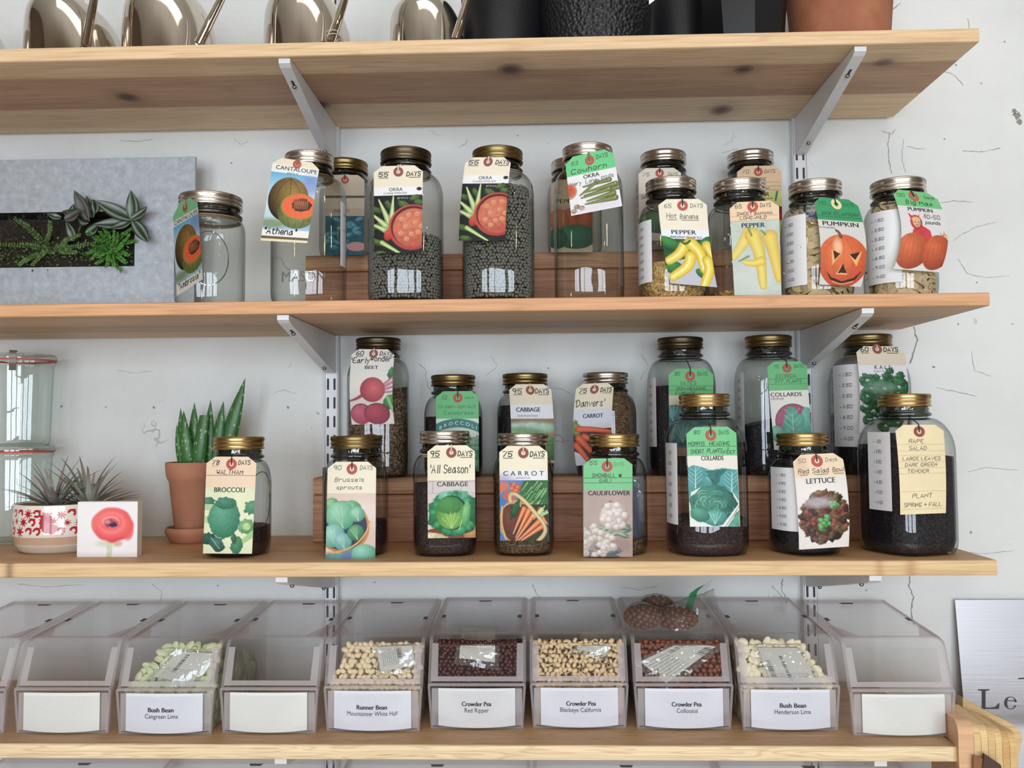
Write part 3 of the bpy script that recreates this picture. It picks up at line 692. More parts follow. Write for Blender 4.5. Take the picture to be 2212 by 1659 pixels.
# ------------------------------------------------------------ painting printed cards, point by point
class Pt:
    def __init__(s, asp, nx, base):
        ny = max(2, int(nx * asp)); s.asp = asp
        s.X, s.Y = np.meshgrid(np.linspace(0, 1, nx), np.linspace(0, asp, ny))
        s.C = np.broadcast_to(np.array(lin(base)), s.X.shape + (3,)).copy(); s.clip = None; s.px = 1.0 / nx; s.seed = 0
    def put(s, k, c, a=1.0):
        k = np.clip(k, 0, 1) * a
        if s.clip is not None:
            x0, y0, x1, y1 = s.clip; k = k * ((s.X >= x0) & (s.X <= x1) & (s.Y >= y0) & (s.Y <= y1))
        s.C = s.C * (1 - k[..., None]) + (np.array(lin(c)) if isinstance(c, (str, tuple)) else c) * k[..., None]
    def rect(s, x0, y0, x1, y1, c, a=1.0): s.put(((s.X >= x0) & (s.X <= x1) & (s.Y >= y0) & (s.Y <= y1)).astype(float), c, a)
    def vgrad(s, y0, y1, c0, c1, x0=0, x1=1):
        t = np.clip((s.Y - y0) / (y1 - y0), 0, 1)[..., None]
        s.put(((s.Y >= y0) & (s.Y <= y1) & (s.X >= x0) & (s.X <= x1)).astype(float), np.array(lin(c0)) * (1 - t) + np.array(lin(c1)) * t)
    def loc(s, cx, cy, rot):
        c, n = math.cos(math.radians(rot)), math.sin(math.radians(rot)); dx, dy = s.X - cx, s.Y - cy
        return dx * c + dy * n, -dx * n + dy * c
    def ell(s, cx, cy, rx, ry, c, c2=None, rot=0, a=1.0, soft=None, hl=(-.3, -.35), irr=0.0, fq=6, tex=0.0, tsc=30):
        """ellipse shaded from c at the bright side to c2 at the rim; irr ruffles the outline, tex mottles it"""
        s.seed += 1
        dx, dy = s.loc(cx, cy, rot); q = np.sqrt((dx / rx) ** 2 + (dy / ry) ** 2)
        if irr:
            th = np.arctan2(dy / ry, dx / rx); q = q * (1 + irr * 2 * (vnoise(np.cos(th) * fq / 2 + 9, np.sin(th) * fq / 2 + 9, s.seed) - 0.5))
        sf = soft if soft else s.px * 1.2 / min(rx, ry)
        k = np.clip((1 - q) / sf + 0.5, 0, 1)
        if c2 is None: col = np.array(lin(c))
        else:
            t = np.clip(np.sqrt((dx / rx - hl[0]) ** 2 + (dy / ry - hl[1]) ** 2) / 1.35, 0, 1)[..., None]
            col = np.array(lin(c)) * (1 - t) + np.array(lin(c2)) * t
        if tex: col = col * (1 + tex * 2 * (fbm(s.X * tsc, s.Y * tsc, s.seed) - 0.5))[..., None]
        s.put(k, col, a); return k
    def poly(s, pts, c, a=1.0, tex=0.0, tsc=30, c2=None):
        s.seed += 1
        ins = np.zeros(s.X.shape, bool); n = len(pts)
        for i in range(n):
            (x0, y0), (x1, y1) = pts[i], pts[(i + 1) % n]
            if y0 == y1: continue
            ins ^= ((s.Y < y0) != (s.Y < y1)) & (s.X < (x1 - x0) * (s.Y - y0) / (y1 - y0) + x0)
        col = np.array(lin(c))
        if c2: t = np.clip(fbm(s.X * tsc, s.Y * tsc, s.seed + 5) * 1.6 - 0.3, 0, 1)[..., None]; col = col * (1 - t) + np.array(lin(c2)) * t
        if tex: col = col * (1 + tex * 2 * (fbm(s.X * tsc, s.Y * tsc, s.seed) - 0.5))[..., None]
        s.put(ins.astype(float), col, a)
    def line(s, pts, w, c, a=1.0, w2=None, c2=None):
        for _ in range(2 if 2 < len(pts) < 12 else 0):
            q = [pts[0]]
            for (ax, ay), (bx, by) in zip(pts[:-1], pts[1:]): q += [(ax * .75 + bx * .25, ay * .75 + by * .25), (ax * .25 + bx * .75, ay * .25 + by * .75)]
            pts = q + [pts[-1]]
        d = np.full(s.X.shape, 9.0); T = np.zeros(s.X.shape); n = len(pts) - 1
        for i in range(n):
            (x0, y0), (x1, y1) = pts[i], pts[i + 1]; L2 = (x1 - x0) ** 2 + (y1 - y0) ** 2 + 1e-12
            t = np.clip(((s.X - x0) * (x1 - x0) + (s.Y - y0) * (y1 - y0)) / L2, 0, 1)
            e = np.hypot(s.X - x0 - t * (x1 - x0), s.Y - y0 - t * (y1 - y0)); m = e < d
            d = np.where(m, e, d); T = np.where(m, (i + t) / n, T)
        ww = w if w2 is None else w + (w2 - w) * T
        col = np.array(lin(c)) if c2 is None else (lambda q: np.array(lin(c)) * (1 - q) + np.array(lin(c2)) * q)(np.clip(d / (ww / 2 + 1e-9), 0, 1)[..., None] ** 1.5)
        s.put(np.clip((ww / 2 - d) / (s.px * 0.8) + 0.5, 0, 1), col, a)
    def leaf(s, x0, y0, x1, y1, w, c, c2, vein=None):
        L_ = math.hypot(x1 - x0, y1 - y0); rot = math.degrees(math.atan2(y1 - y0, x1 - x0))
        s.ell((x0 + x1) / 2, (y0 + y1) / 2, L_ / 2, w / 2, c, c2, rot, irr=0.06, tex=0.15)
        if vein: s.line([(x0, y0), (x1, y1)], 0.012, vein, 0.8, 0.004)
    def mottle(s, amt, sc, x0=0, y0=0, x1=1, y1=9):
        s.seed += 1
        k = ((s.X >= x0) & (s.X <= x1) & (s.Y >= y0) & (s.Y <= y1))[..., None]
        s.C = s.C * (1 + k * amt * 2 * (fbm(s.X * sc, s.Y * sc, s.seed) - 0.5)[..., None])

TWINE = mat('white_twine', '#d9cdb4', 0.9, var=0.2, scale=400)
JUTE = mat('jute_twine', '#8d7556', 0.95, var=0.3, scale=400)
WIRE = mat('dark_green_cord', '#232b28', 0.7, var=0.2, scale=300)
EYE_R = mat('red_fibre_eyelet', '#b5544c', 0.7, var=0.1, scale=200)
EYE_D = mat('brown_fibre_eyelet', '#8e4a42', 0.7, var=0.1, scale=200)
EYE_C = mat('cream_fibre_eyelet', '#e3cf9f', 0.7, var=0.1, scale=200)
INK = lin('#26262a')
def seed_tag(j, label, quad, paint, base='#f3e6cc', texts=(), eye=(0.5, 0.125, 0.1), cord='twine', eyem='r', bow=0.0, bowr=None, Y=None, lean=None, yaw=0.0, cut=(0.17, 0.13), nx=108, curl=0.004, group='hanging seed tags', ring=True):
    """a shipping tag tied to jar j; quad: TL, TR, BL, BR photo pixels"""
    TL, TR, BL, BR = [np.array(q, float) for q in quad]
    bowr = bow if bowr is None else bowr
    Yt = (j['y'] - j['R'] * 0.93 - 0.009) if Y is None else Y
    Yb = (j['y'] - j['R'] - 0.011) if Y is None else Y + (lean or 0)
    def fn0(u, v, lift=0.0):
        u = np.asarray(u, float); v = np.asarray(v, float)
        p = (TL[0] * (1 - u) + TR[0] * u) * (1 - v) + (BL[0] * (1 - u) + BR[0] * u) * v + (bow * (1 - u) + bowr * u) * 4 * v * (1 - v)
        q = (TL[1] * (1 - u) + TR[1] * u) * (1 - v) + (BL[1] * (1 - u) + BR[1] * u) * v
        return atv(p, q, Yt + (Yb - Yt) * v + yaw * (u - 0.5) + curl * (2 * u - 1) ** 2 - lift)
    W = np.linalg.norm(fn0(1, .5) - fn0(0, .5)); Hh = np.linalg.norm(fn0(.5, 1) - fn0(.5, 0)); asp = Hh / W
    p = Pt(asp, nx, base); paint(p); g_ = p.C.mean(-1, keepdims=True); p.C = (p.C * .92 + g_ * .08) * .90
    # outline: the two top corners are cut off
    cx, cy = cut
    half = np.where(p.Y < cy, 0.5 - cx * (1 - p.Y / cy), 0.5)
    U = 0.5 + (p.X - 0.5) * 2 * half
    # sample the painting where each point really lies
    I = np.clip((U * (nx - 1)).round().astype(int), 0, nx - 1); Cc = np.take_along_axis(p.C, I[..., None], 1)
    P = fn0(U, p.Y / asp)
    ex, ey, er = eye
    qc = ((U[:-1, :-1] + U[1:, 1:]) / 2, (p.Y[:-1, :-1] + p.Y[1:, 1:]) / 2)
    mask = np.hypot(qc[0] - ex, qc[1] - ey) > er * 0.42
    mb = MB(); mb.grid(P, 0, Cc, mask=mask)
    # plain back of the card
    Pb = fn0(U[::6, ::6], (p.Y / asp)[::6, ::6], -0.0006)
    mb.grid(Pb[:, ::-1], 0, lin(base))
    fl = lambda x, y: fn0(x, y / asp, 0.0003)
    for tx in texts:
        kind, s, x0, x1, yb, h = tx[:6]; c = lin(tx[6]) if len(tx) > 6 else INK; w = tx[7] if len(tx) > 7 else None
        if kind == 'p': print_text(mb, s, fl, x0, x1, yb, h, c, 0.014 if w is None else w, up=-1)
        elif kind == 'arc': print_text(mb, s, fl, x0, x1, yb, h, c, 0.014, up=-1, arc=w or 0.03)
        elif kind == 'h':
            pw = w or 0.016; c = tuple(.8 * np.array(c) + .025) if pw < .018 else c
            stroke_text(mb, s, fl, x0, x1, yb, h, pw * (.85 if pw > .018 else .74), c, up=-1, seed=len(label))
        elif kind == 'l':
            mb.grid(np.array([[fl(q, yb - h / 2), fl(q, yb + h / 2)] for q in np.linspace(max(x0, .004), min(x1, .996), 14)]), 0, c)
    t = thing('seed_tag', label, 'tag', fn0(0.5, ey / asp), group)
    mb.build('card', PRINT, t, angle=0)
    n = 28; th = np.linspace(0, 2 * math.pi, n, endpoint=False)
    E = np.array([[fn0(ex + er * k * math.cos(a), (ey + er * k * math.sin(a)) / asp, 0.0007) for a in th] for k in (1.0, 0.9, 0.55, 0.42)])
    MB().grid(E, closed=True).build('eyelet', {'r': EYE_R, 'd': EYE_D, 'c': EYE_C}[eyem], t)
    # the tie: from the eyelet up to the jar's neck, and once around the neck
    e = fn0(ex, ey / asp, 0.0012); m_ = {'twine': TWINE, 'jute': JUTE, 'wire': WIRE}[cord]; r = {'twine': 0.0011, 'jute': 0.0015, 'wire': 0.0008}[cord]
    sm = MB(); rn = j['Rn'] + 0.0005; zn = j['zn'] - 0.002
    ang0 = math.atan2(e[0] - j['x'], j['y'] - e[1]); ang0 = max(-1.2, min(1.2, ang0))
    nk = np.array([j['x'] + rn * math.sin(ang0), j['y'] - rn * math.cos(ang0), zn])
    e_in = fn0(ex, (ey + er * .1) / asp, -0.001)
    
    tp = fn0(ex, -.015 / asp, 0.0012); w_ = [e_in, e, (e + tp) / 2 + np.array([0, -.0006, 0]), tp]
    if nk[2] > tp[2]: w_ += [tp * .4 + nk * .6 + np.array([0, -.002, 0]), nk + np.array([0, -0.001, 0])]
    sm.tube(w_, r, 6)
    if ring:
        for dz in ((0.0, 0.0028) if cord != 'wire' else (0.0,)):
            a = np.linspace(0, 2 * math.pi, 40); sag = np.cos(a) * (0.0015 if cord == 'twine' else 0.001)
            sm.tube(np.stack([j['x'] + rn * np.sin(a + ang0), j['y'] - rn * np.cos(a + ang0), zn + dz - sag], 1), r * 0.9, 6, cap=False)
        if cord != 'wire':
            sm.ball(nk + np.array([0, -0.001, 0.001]), 0.0022, nu=8, nv=6)
            sm.tube([nk, nk + np.array([-0.002, -0.003, 0.005]), nk + np.array([-0.001, -0.004, 0.008])], r, 5)
    sm.build('tie', m_, t)
    return t
# ------------------------------------------------------------ seeds inside a jar
def fill(j, label, ztop, m, slope=0.0, sc=0.955, name='seed_fill'):
    """a mass of small seed: ztop above the base"""
    mb = MB(); R = j['R'] * sc; n = 56; th = np.linspace(0, 2 * math.pi, n, endpoint=False)
    zt = ztop; P = []
    hs = [0.004, 0.006, 0.012, 0.022] + list(np.linspace(0.03, 1.0, 9) * (zt - 0.0) )
    hs = sorted(set([h for h in hs if h <= zt] + [zt])); rings = []
    zs = j['zs'] - j['z']
    for h in hs:
        f = 1.0
        if h < 0.02: f = 0.86 + 0.14 * math.sqrt(max(0, (h - 0.003) / 0.017))
        if h > zs: u = min(1, (h - zs) / 0.04); f = (j['Rn'] - 0.004 + (j['R'] - j['Rn'] + 0.004) * math.sqrt(max(0, 1 - u * u))) / j['R']
        rings.append((R * f, h))
    k = lambda t: (abs(math.cos(t)) ** j['sq'] + abs(math.sin(t)) ** j['sq']) ** (-1.0 / j['sq']) / ((1 + 0.13 * (j['sq'] - 2) / 2) if j['sq'] > 2.01 else 1)
    for r, h in rings: P.append([(j['x'] + r * k(t - j['rot']) * math.cos(t), j['y'] + r * k(t - j['rot']) * math.sin(t), j['z'] + h + (slope * math.cos(t) * h / zt)) for t in th])
    rt = rings[-1][0]
    for f in (0.85, 0.6, 0.3, 0.01):
        P.append([(j['x'] + rt * f * k(t - j['rot']) * math.cos(t), j['y'] + rt * f * k(t - j['rot']) * math.sin(t), j['z'] + zt + slope * f * math.cos(t) + 0.004 * (vnoise(f * 5 + math.cos(t) * 3, math.sin(t) * 3, 4) - .4) + (1 - f) * 0.003) for t in th])
    P.insert(0, [(j['x'] + 0.0005 * math.cos(t), j['y'] + 0.0005 * math.sin(t), j['z'] + hs[0]) for t in th])
    o = mb.grid(np.array(P)[::-1], closed=True).build(name, m, loc=(j['x'], j['y'], j['z']), angle=0)
    tag(o, label, 'seeds', None, 'stuff'); return o
# ------------------------------------------------------------ pictures printed on the tags (x across 0..1, y down in card widths)
def cantaloupe(top, head, strip):
    def f(p):
        p.rect(0, head, 1, 9, '#f3f1ec')
        p.vgrad(top, top + .55, '#62b6de', '#d3ecf4'); p.vgrad(top + .55, top + 1.2, '#e6f1ee', '#9fcbe0')
        p.ell(.86, top + .22, .2, .22, '#7a5fc0', a=.5, soft=.9); p.ell(.18, top + 1.08, .34, .1, '#7b8a42', a=.8, soft=.9); p.ell(.9, top + 1.05, .2, .1, '#6f7fc8', a=.5, soft=.9)
        p.ell(.45, top + .55, .43, .47, '#a5813c', '#241c10', hl=(.2, -.35), tex=.4, tsc=48)
        for dx, b in ((-.2, -.1), (.02, .0), (.2, .12)): p.line([(.45, top + .1), (.45 + dx * 1.1, top + .3), (.45 + dx * 1.4 + b * .2, top + .75)], .018, '#3a2f18', .6)
        p.ell(.68, top + .80, .42, .36, '#8b944a', '#3b4418', hl=(0, .2), tex=.4, tsc=40)
        for dx in (-.18, .0, .18): p.line([(.68 + dx, top + .95), (.68 + dx * .7, top + 1.14)], .015, '#3f4a20', .7)
        p.ell(.70, top + .68, .39, .285, '#7f9440'); p.ell(.71, top + .675, .375, .265, '#f4682f')
        p.ell(.745, top + .64, .215, .145, '#9a5230', '#3a1a0e', irr=.14, fq=9, tex=.8, tsc=38)
        for k in range(7): p.line([(.6 + k * .045, top + .56), (.61 + k * .045, top + .72)], .02, '#c98a58', .5)
        if strip: p.rect(0, p.asp - .11, 1, p.asp - .05, '#6f5c2c'); p.mottle(.5, 40, 0, p.asp - .11, 1, p.asp - .05); p.rect(0, p.asp - .05, 1, p.asp, '#f0dfc4')
    return f
def okra(head, y0):
    def f(p):
        p.rect(0, head, 1, y0, '#f2f0f0'); p.rect(0, y0, 1, 9, '#14161b')
        for (a, b, r, s) in ((.06, .3, .12, 20), (.1, .62, .12, -30), (.62, .2, .14, 30), (.85, .06, .12, -10), (.95, .16, .12, 10), (.08, .98, .14, 25), (.14, 1.22, .14, 10), (.3, .2, .12, 60)):
            p.ell(a, y0 + b, r, r * .5, '#5d7d3a', '#23381a', s, irr=.22, fq=9, tex=.5, tsc=40)
        for (a, b, c, d, w) in ((.10, .08, .33, .60, .13), (.40, .02, .36, .52, .11), (-.06, .36, .28, .66, .12), (-.06, .58, .26, .74, .11)):
            p.line([(a, y0 + b), (c, y0 + d)], .03, '#cfdd9a', w2=w * 1.15, c2='#76984a'); p.line([(a, y0 + b), (c, y0 + d)], .014, '#e8efc4', .7); p.ell(c, y0 + d, .055, .04, '#b9c98a', '#7f9450')
        p.ell(.30, y0 + .82, .09, .13, '#e24a36', '#a8281c', 20)
        p.ell(.80, y0 + .68, .50, .48, '#dc5846', '#b0382c'); p.ell(.80, y0 + .66, .45, .43, '#571a14'); p.ell(.82, y0 + .69, .43, .41, '#dc7a5c', '#c0523c', tex=.3, tsc=14)
        for (a, b) in ((.58, .5), (.72, .42), (.66, .66), (.86, .58), (.9, .4), (.56, .8), (.78, .82), (.92, .78), (.68, .92), (.98, .66)):
            p.ell(a, y0 + b, .06, .052, '#e3a878', '#d0805a'); p.ell(a, y0 + b, .026, .022, '#d98b4e')
        p.line([(.16, y0 + .98), (.70, y0 + 1.32)], .10, '#cfe08c', w2=.03, c2='#668b33'); p.line([(.2, y0 + 1.02), (.66, y0 + 1.29)], .012, '#e6efba', .7)
        p.ell(.93, y0 - .13, .055, .038, '#2a211c')
    return f
def cowhorn(p):
    p.rect(0, .40, 1, 9, '#eeebee'); p.rect(0, .36, 1, .40, '#6ed08a')
    p.ell(0, .70, .17, .17, '#e9d2c0', '#b98f78'); p.ell(0, .69, .14, .13, '#d9573a', tex=.4)
    for (a, b, c, d, w) in ((.30, .66, .84, .62, .07), (.22, .82, .60, .60, .055), (.30, .78, .95, .72, .075), (.30, .84, 1.0, .80, .075), (.24, .88, .80, .80, .075), (.34, .96, .88, .90, .075), (.30, 1.02, .90, 1.00, .085)):
        p.line([(a, b), (c, d)], .035, '#8d9654', w2=w * 1.4, c2='#3d4a24'); p.ell(c, d, .03, w * .5, '#b7b172', '#6a6a38')
    for a, b in ((.13, 1.04), (.22, 1.08), (.06, 1.12)): p.ell(a, b, .06, .05, '#b4a566', '#5f5630', tex=.4)
    p.ell(.5, 1.12, .5, .06, '#dccbd6', a=.5, soft=.8)
def hotban(p):
    p.rect(0, .66, 1, .86, '#eef0f4'); p.rect(0, .86, 1, 9, '#135226'); p.mottle(.5, 9, 0, .86)
    p.poly([(0, 1.72), (0, 1.42), (.4, 1.3), (1, 1.2), (1, 1.9), (0, 1.9)], '#c3c2cf')
    for (a, b, r, q, s) in ((.15, .98, .28, .14, 25), (.95, .95, .2, .14, -30), (.15, 1.5, .22, .16, 10), (.75, 1.6, .16, .1, 30)): p.ell(a, b, r, q, '#3b9a46', '#0d3f1c', s)
    def pep(pts, w): p.line(pts, w * 1.25, '#f8e650', w2=w * .85, c2='#d2a51c'); p.line([(x - .02, y) for x, y in pts], w * .16, '#fdf6c0', .7)
    pep([(.93, 1.0), (1.02, 1.2), (1.06, 1.42)], .18); pep([(.45, 1.02), (.32, 1.2), (.06, 1.36)], .19); pep([(.60, .96), (.78, 1.15), (.80, 1.5)], .23)
    pep([(.55, 1.24), (.48, 1.45), (.08, 1.72)], .20); pep([(.9, 1.32), (.92, 1.5), (.72, 1.86)], .20)
    p.line([(.40, .92), (.48, .98), (.58, .9)], .05, '#1c6a2c')
def sweetban(p):
    p.rect(0, .41, 1, 9, '#c5d0c6'); p.mottle(.10, 7, 0, .41); p.ell(.5, 1.6, .6, .3, '#d4d9cc', a=.5, soft=.9)
    def pep(pts, w, c='#f3df58', d='#d2a93a'): p.line(pts, w * 1.15, c, .92, w * .5, d)
    pep([(.36, .68), (.20, .95), (.02, 1.18)], .26, '#f0dc6a', '#dbb64a'); pep([(.80, .78), (.86, 1.05), (.96, 1.65)], .30, '#f4d850', '#d8a834'); pep([(.45, .72), (.58, 1.1), (.62, 1.80)], .30)
    pep([(.60, 1.27), (.42, 1.32), (.24, 1.28)], .18)
    for a, b, c, d in ((.42, .72, .36, .56), (.70, .70, .62, .62), (.34, 1.16, .14, 1.26)): p.line([(a, b), (c, d)], .05, '#7c9a68', w2=.035)
def jack(p):
    p.rect(0, .50, 1, 9, '#d6d3cc')
    p.ell(.5, 1.40, .56, .60, '#f17a36', '#bd3e1a', hl=(-.1, -.35), tex=.12, tsc=14)
    for d in (-.36, -.18, .0, .18, .36): p.line([(.5 + d * .3, .84), (.5 + d * 1.15, 1.15), (.5 + d * 1.2, 1.55), (.5 + d * .8, 1.92)], .03, '#b8481c', .35)
    p.ell(.38, 1.08, .09, .17, '#fbdcb2', a=.6, soft=.9); p.ell(.80, 1.5, .1, .25, '#d84a20', a=.4, soft=.9)
    p.line([(.46, .86), (.43, .76), (.37, .72)], .07, '#7a5a3a', w2=.05, c2='#3c2a1c')
    p.poly([(.24, 1.16), (.44, 1.24), (.26, 1.50)], '#f2b067'); p.poly([(.27, 1.17), (.43, 1.24), (.31, 1.38)], '#3a150c')
    p.poly([(.90, 1.16), (.62, 1.24), (.80, 1.50)], '#f2b067'); p.poly([(.87, 1.17), (.63, 1.24), (.76, 1.36)], '#3a150c')
    p.poly([(.50, 1.44), (.36, 1.70), (.62, 1.70)], '#f2b067'); p.poly([(.50, 1.45), (.40, 1.67), (.60, 1.66)], '#3a150c')
    p.poly([(.12, 1.62), (.26, 1.77), (.52, 1.85), (.78, 1.76), (.94, 1.58), (.82, 1.80), (.52, 1.905), (.24, 1.82)], '#2c110b'); p.line([(.3, 1.86), (.52, 1.92), (.78, 1.84)], .02, '#f0a45c')
def bigmax(p):
    p.rect(0, .36, 1, 9, '#dcd8d6')
    # child in a red hooded cape behind two pumpkins
    p.poly([(.18, 1.2), (.26, .86), (.42, .74), (.62, .86), (.72, 1.2)], '#cf3338', tex=.2, tsc=9); p.ell(.34, .70, .13, .16, '#d83a3e', '#a82228')
    p.poly([(.22, .62), (.18, .50), (.28, .57)], '#d5282e'); p.poly([(.40, .57), (.44, .50), (.42, .62)], '#d5282e')
    p.ell(.35, .71, .085, .11, '#e9bd9a', '#c98f6c'); p.ell(.345, .64, .09, .055, '#dcbc7c', tex=.3); p.ell(.315, .70, .012, .012, '#3a2a20'); p.ell(.385, .70, .012, .012, '#3a2a20'); p.line([(.33, .755), (.37, .755)], .014, '#a8433c')
    p.line([(.92, .92), (.80, 1.14)], .02, '#c2484a'); p.line([(.84, .90), (.86, .96), (.96, .92)], .014, '#c2484a'); p.line([(.92, .86), (.91, .94)], .014, '#c2484a'); p.ell(.95, .98, .05, .05, '#d9b48a')
    p.ell(.28, 1.34, .36, .40, '#e5723a', '#9e3a1a', tex=.15, tsc=20); p.ell(.80, 1.34, .30, .39, '#e06a36', '#98371a', tex=.15, tsc=20)
    for c, w in ((.28, .36), (.80, .30)):
        for d in (-.6, -.3, 0, .3, .6): p.line([(c + d * w * .4, .98), (c + d * w * 1.1, 1.34), (c + d * w * .6, 1.70)], .018, '#a64420', .5)
def backpepper(c1, c2, lo):
    def f(p):
        p.rect(0, lo, 1, 9, c1); p.mottle(.15, 6, 0, lo)
        for (a, b, r, q, col, c3) in c2: p.ell(a, b, r, q, col, c3)
    return f
def blueleaf(p):
    p.rect(0, .86, 1, 9, '#cbb8a6'); p.rect(0, .54, 1, .60, '#5a5450'); p.rect(0, 1.06, 1, 9, '#2a6578'); p.mottle(.4, 10, 0, 1.06)
    rr = random.Random(3)
    for k in range(26): a, b = rr.uniform(0, 1), rr.uniform(1.1, 1.9); p.leaf(a - .1, b, a + .1, b + rr.uniform(-.1, .1), .11, '#6fb6c6', '#2f7c92', '#8fcad6')
    p.ell(.8, 1.86, .25, .12, '#e0a0a0', a=.9)
def beet(p):
    p.ell(.5, .8, .7, .5, '#f2eee8', a=.6, soft=.9); p.ell(.5, 1.3, .6, .3, '#cfc6bd', a=.5, soft=.9)
    p.ell(.97, .56, .10, .14, '#4f9a58', '#1c5a2e', 10, irr=.15); p.ell(.93, 1.22, .14, .2, '#5da25c', '#24602f', 40, irr=.15); p.line([(.88, 1.12), (1.0, 1.45)], .07, '#8fc27a')
    for a, b, w in ((.62, .05, .05), (.74, .05, .06), (.86, .05, .06), (.98, .05, .05)): p.line([(.72, .94 + (a - .8) * .4), (1.04, a)], w, '#d890a8', c2='#9c4a66')
    p.line([(.36, 1.02), (.18, 1.14), (0, 1.20)], .10, '#b8455c', w2=.03, c2='#8f2c44'); p.ell(.53, .94, .29, .29, '#e0696a', '#8a2440', hl=(.1, -.1))
    p.ell(.25, 1.50, .25, .24, '#7c1f36'); p.ell(.25, 1.51, .235, .225, '#cf6a80', '#a93e58', tex=.15)
    p.ell(.62, 1.50, .30, .25, '#6e1a30'); p.ell(.615, 1.51, .28, .235, '#bd4a60', '#96283f', tex=.15)
    for r in (.10, .17): p.line([(.62 + r * 1.1 * math.cos(t / 8), 1.5 + r * math.sin(t / 8)) for t in range(0, 51)], .008, '#8e2a40', .5)
def calab(p):
    p.rect(0, .64, 1, 9, '#e4ece6')
    for k in range(31):
        x = k / 30; y = .86 - .12 * (1 - (2 * x - 1) ** 2); p.line([(x, y - .085), (x, y + .085)], .04, '#3f8c86')
    rr = random.Random(2)
    for k in range(26): p.ell(rr.uniform(.05, 1), rr.uniform(1.05, 1.9), rr.uniform(.1, .2), rr.uniform(.08, .16), '#a8cdb0', '#3f8a5e', irr=.2, tex=.5, tsc=40)
    p.rect(.38, .92, .55, 1.0, '#33413f')
def cabERD(p):
    p.rect(0, .48, 1, .80, '#e9e9ef'); p.rect(0, .80, 1, 9, '#9a7c60'); p.mottle(.25, 12, 0, .80)
    p.ell(.45, 1.02, .62, .14, '#d9efe2', '#8cc4a4', a=.95, soft=.5, tex=.3, tsc=9); p.ell(.2, 1.3, .7, .3, '#a8d4a0', '#4f9a5a', a=.9, soft=.3, tex=.3); p.ell(.8, 1.5, .3, .35, '#7fb86a', '#2f6a34', irr=.2, tex=.5)
    for k in range(9): p.line([(.8 + .02 * k, 1.7), (.75 + .04 * k, 1.3)], .012, '#2d5a26', .7)
    p.rect(0, 1.78, 1, 9, '#b9a898')
def danvers(p):
    p.rect(0, .66, 1, 9, '#d8d9e4'); p.rect(0, 1.18, 1, 9, '#2c2a30')
    p.poly([(0, 1.18), (1, 1.14), (1, 1.1), (0, 1.1)], '#d8d9e4'); p.poly([(0, 1.75), (.5, 2.0), (.45, 2.3), (0, 2.3)], '#d5d4de')
    for a, b in ((.05, 1.05), (.1, 1.15), (.02, 1.25), (.12, 1.3)): p.ell(a, b, .08, .1, '#93a45c', '#4a5a2c', irr=.3, fq=10, tex=.5)
    for pts, w in (([(.14, 1.18), (.55, 1.20), (1.0, 1.28)], .17), ([(.28, 1.38), (.6, 1.5), (1.0, 1.7)], .17), ([(.14, 1.42), (.4, 1.7), (.62, 2.0)], .20), ([(.06, 1.60), (.25, 1.85), (.45, 2.15)], .18), ([(.5, 1.45), (.8, 1.7), (1, 1.9)], .16)):
        p.line(pts, w, '#f0703a', w2=w * .6, c2='#b2321a')
def leafpic(p, y0, c, c2, vein):
    pass
def vates(p):
    p.rect(0, .60, 1, .86, '#d9d3b8'); p.rect(0, .84, 1, 9, '#4f8a92'); p.mottle(.3, 7, 0, .84)
    for (a, b, r, s) in ((.1, 1.02, .26, 0), (.5, 1.15, .4, 20), (.9, 1.05, .3, -20), (.3, 1.45, .35, 10), (.75, 1.5, .3, 0)):
        p.ell(a, b, r, r * .8, '#5fa3a4', '#26606a', s, irr=.12, tex=.25)
        for k in range(5): t = -2.4 + k * .45; p.line([(a, b + r * .6), (a + math.cos(t) * r * .8, b + math.sin(t) * r * .7)], .012, '#a9d0c8', .8)
    p.rect(0, 1.78, 1, 9, '#c9a394')
def georgia(p):
    p.rect(0, .74, 1, 9, '#eeeae2'); p.ell(.56, 1.56, .47, .47, '#5c2f44'); p.ell(.56, 1.56, .45, .45, '#ad5a78', tex=.3, tsc=50)
    p.clip = (0, 1.0, 1, 9)
    p.ell(.12, 1.86, .2, .2, '#8ccbb4', '#4f9c8a', irr=.1); p.ell(.92, 1.55, .16, .4, '#86c6b6', '#4a9488', irr=.12, tex=.3)
    p.poly([(.28, 2.3), (.24, 1.75), (.36, 1.40), (.44, 1.16), (.62, 1.18), (.70, 1.36), (.86, 1.42), (.82, 1.8), (.76, 2.3)], '#68b6a0', c2='#4a9a88', tsc=7)
    p.line([(.54, 2.3), (.54, 1.3)], .022, '#cfe6c4', w2=.008)
    for s in (-1, 1):
        for k in range(5): p.line([(.54, 2.1 - k * .17), (.54 + s * .2, 1.9 - k * .17)], .010, '#bcdcc0', .9)
    p.clip = None
def kale(p):
    p.rect(0, .40, 1, 9, '#eeeaee')
    p.line([(.42, 1.9), (.46, 1.1), (.5, .8)], .08, '#b9cf9c', w2=.03)
    rr = random.Random(8)
    for (a, b, r) in ((.72, .60, .17), (.46, .68, .15), (.17, .72, .15), (.24, .88, .15), (.78, .86, .20), (.52, .90, .22), (.16, 1.02, .15), (.42, 1.08, .18), (.72, 1.12, .15), (.12, 1.24, .14), (.28, 1.36, .15), (.2, 1.52, .12), (.62, 1.45, .15), (.55, 1.65, .14), (.8, 1.6, .1)):
        for k in range(11): t = rr.uniform(0, 6.3); p.ell(a + math.cos(t) * r * .75, b + math.sin(t) * r * .65, r * .5, r * .4, '#3f8a56', '#0c4626', rr.uniform(-50, 50), irr=.3, fq=11, tex=.7, tsc=60)
    p.ell(.45, .86, .3, .1, '#a9c9b6', a=.35, soft=.9)
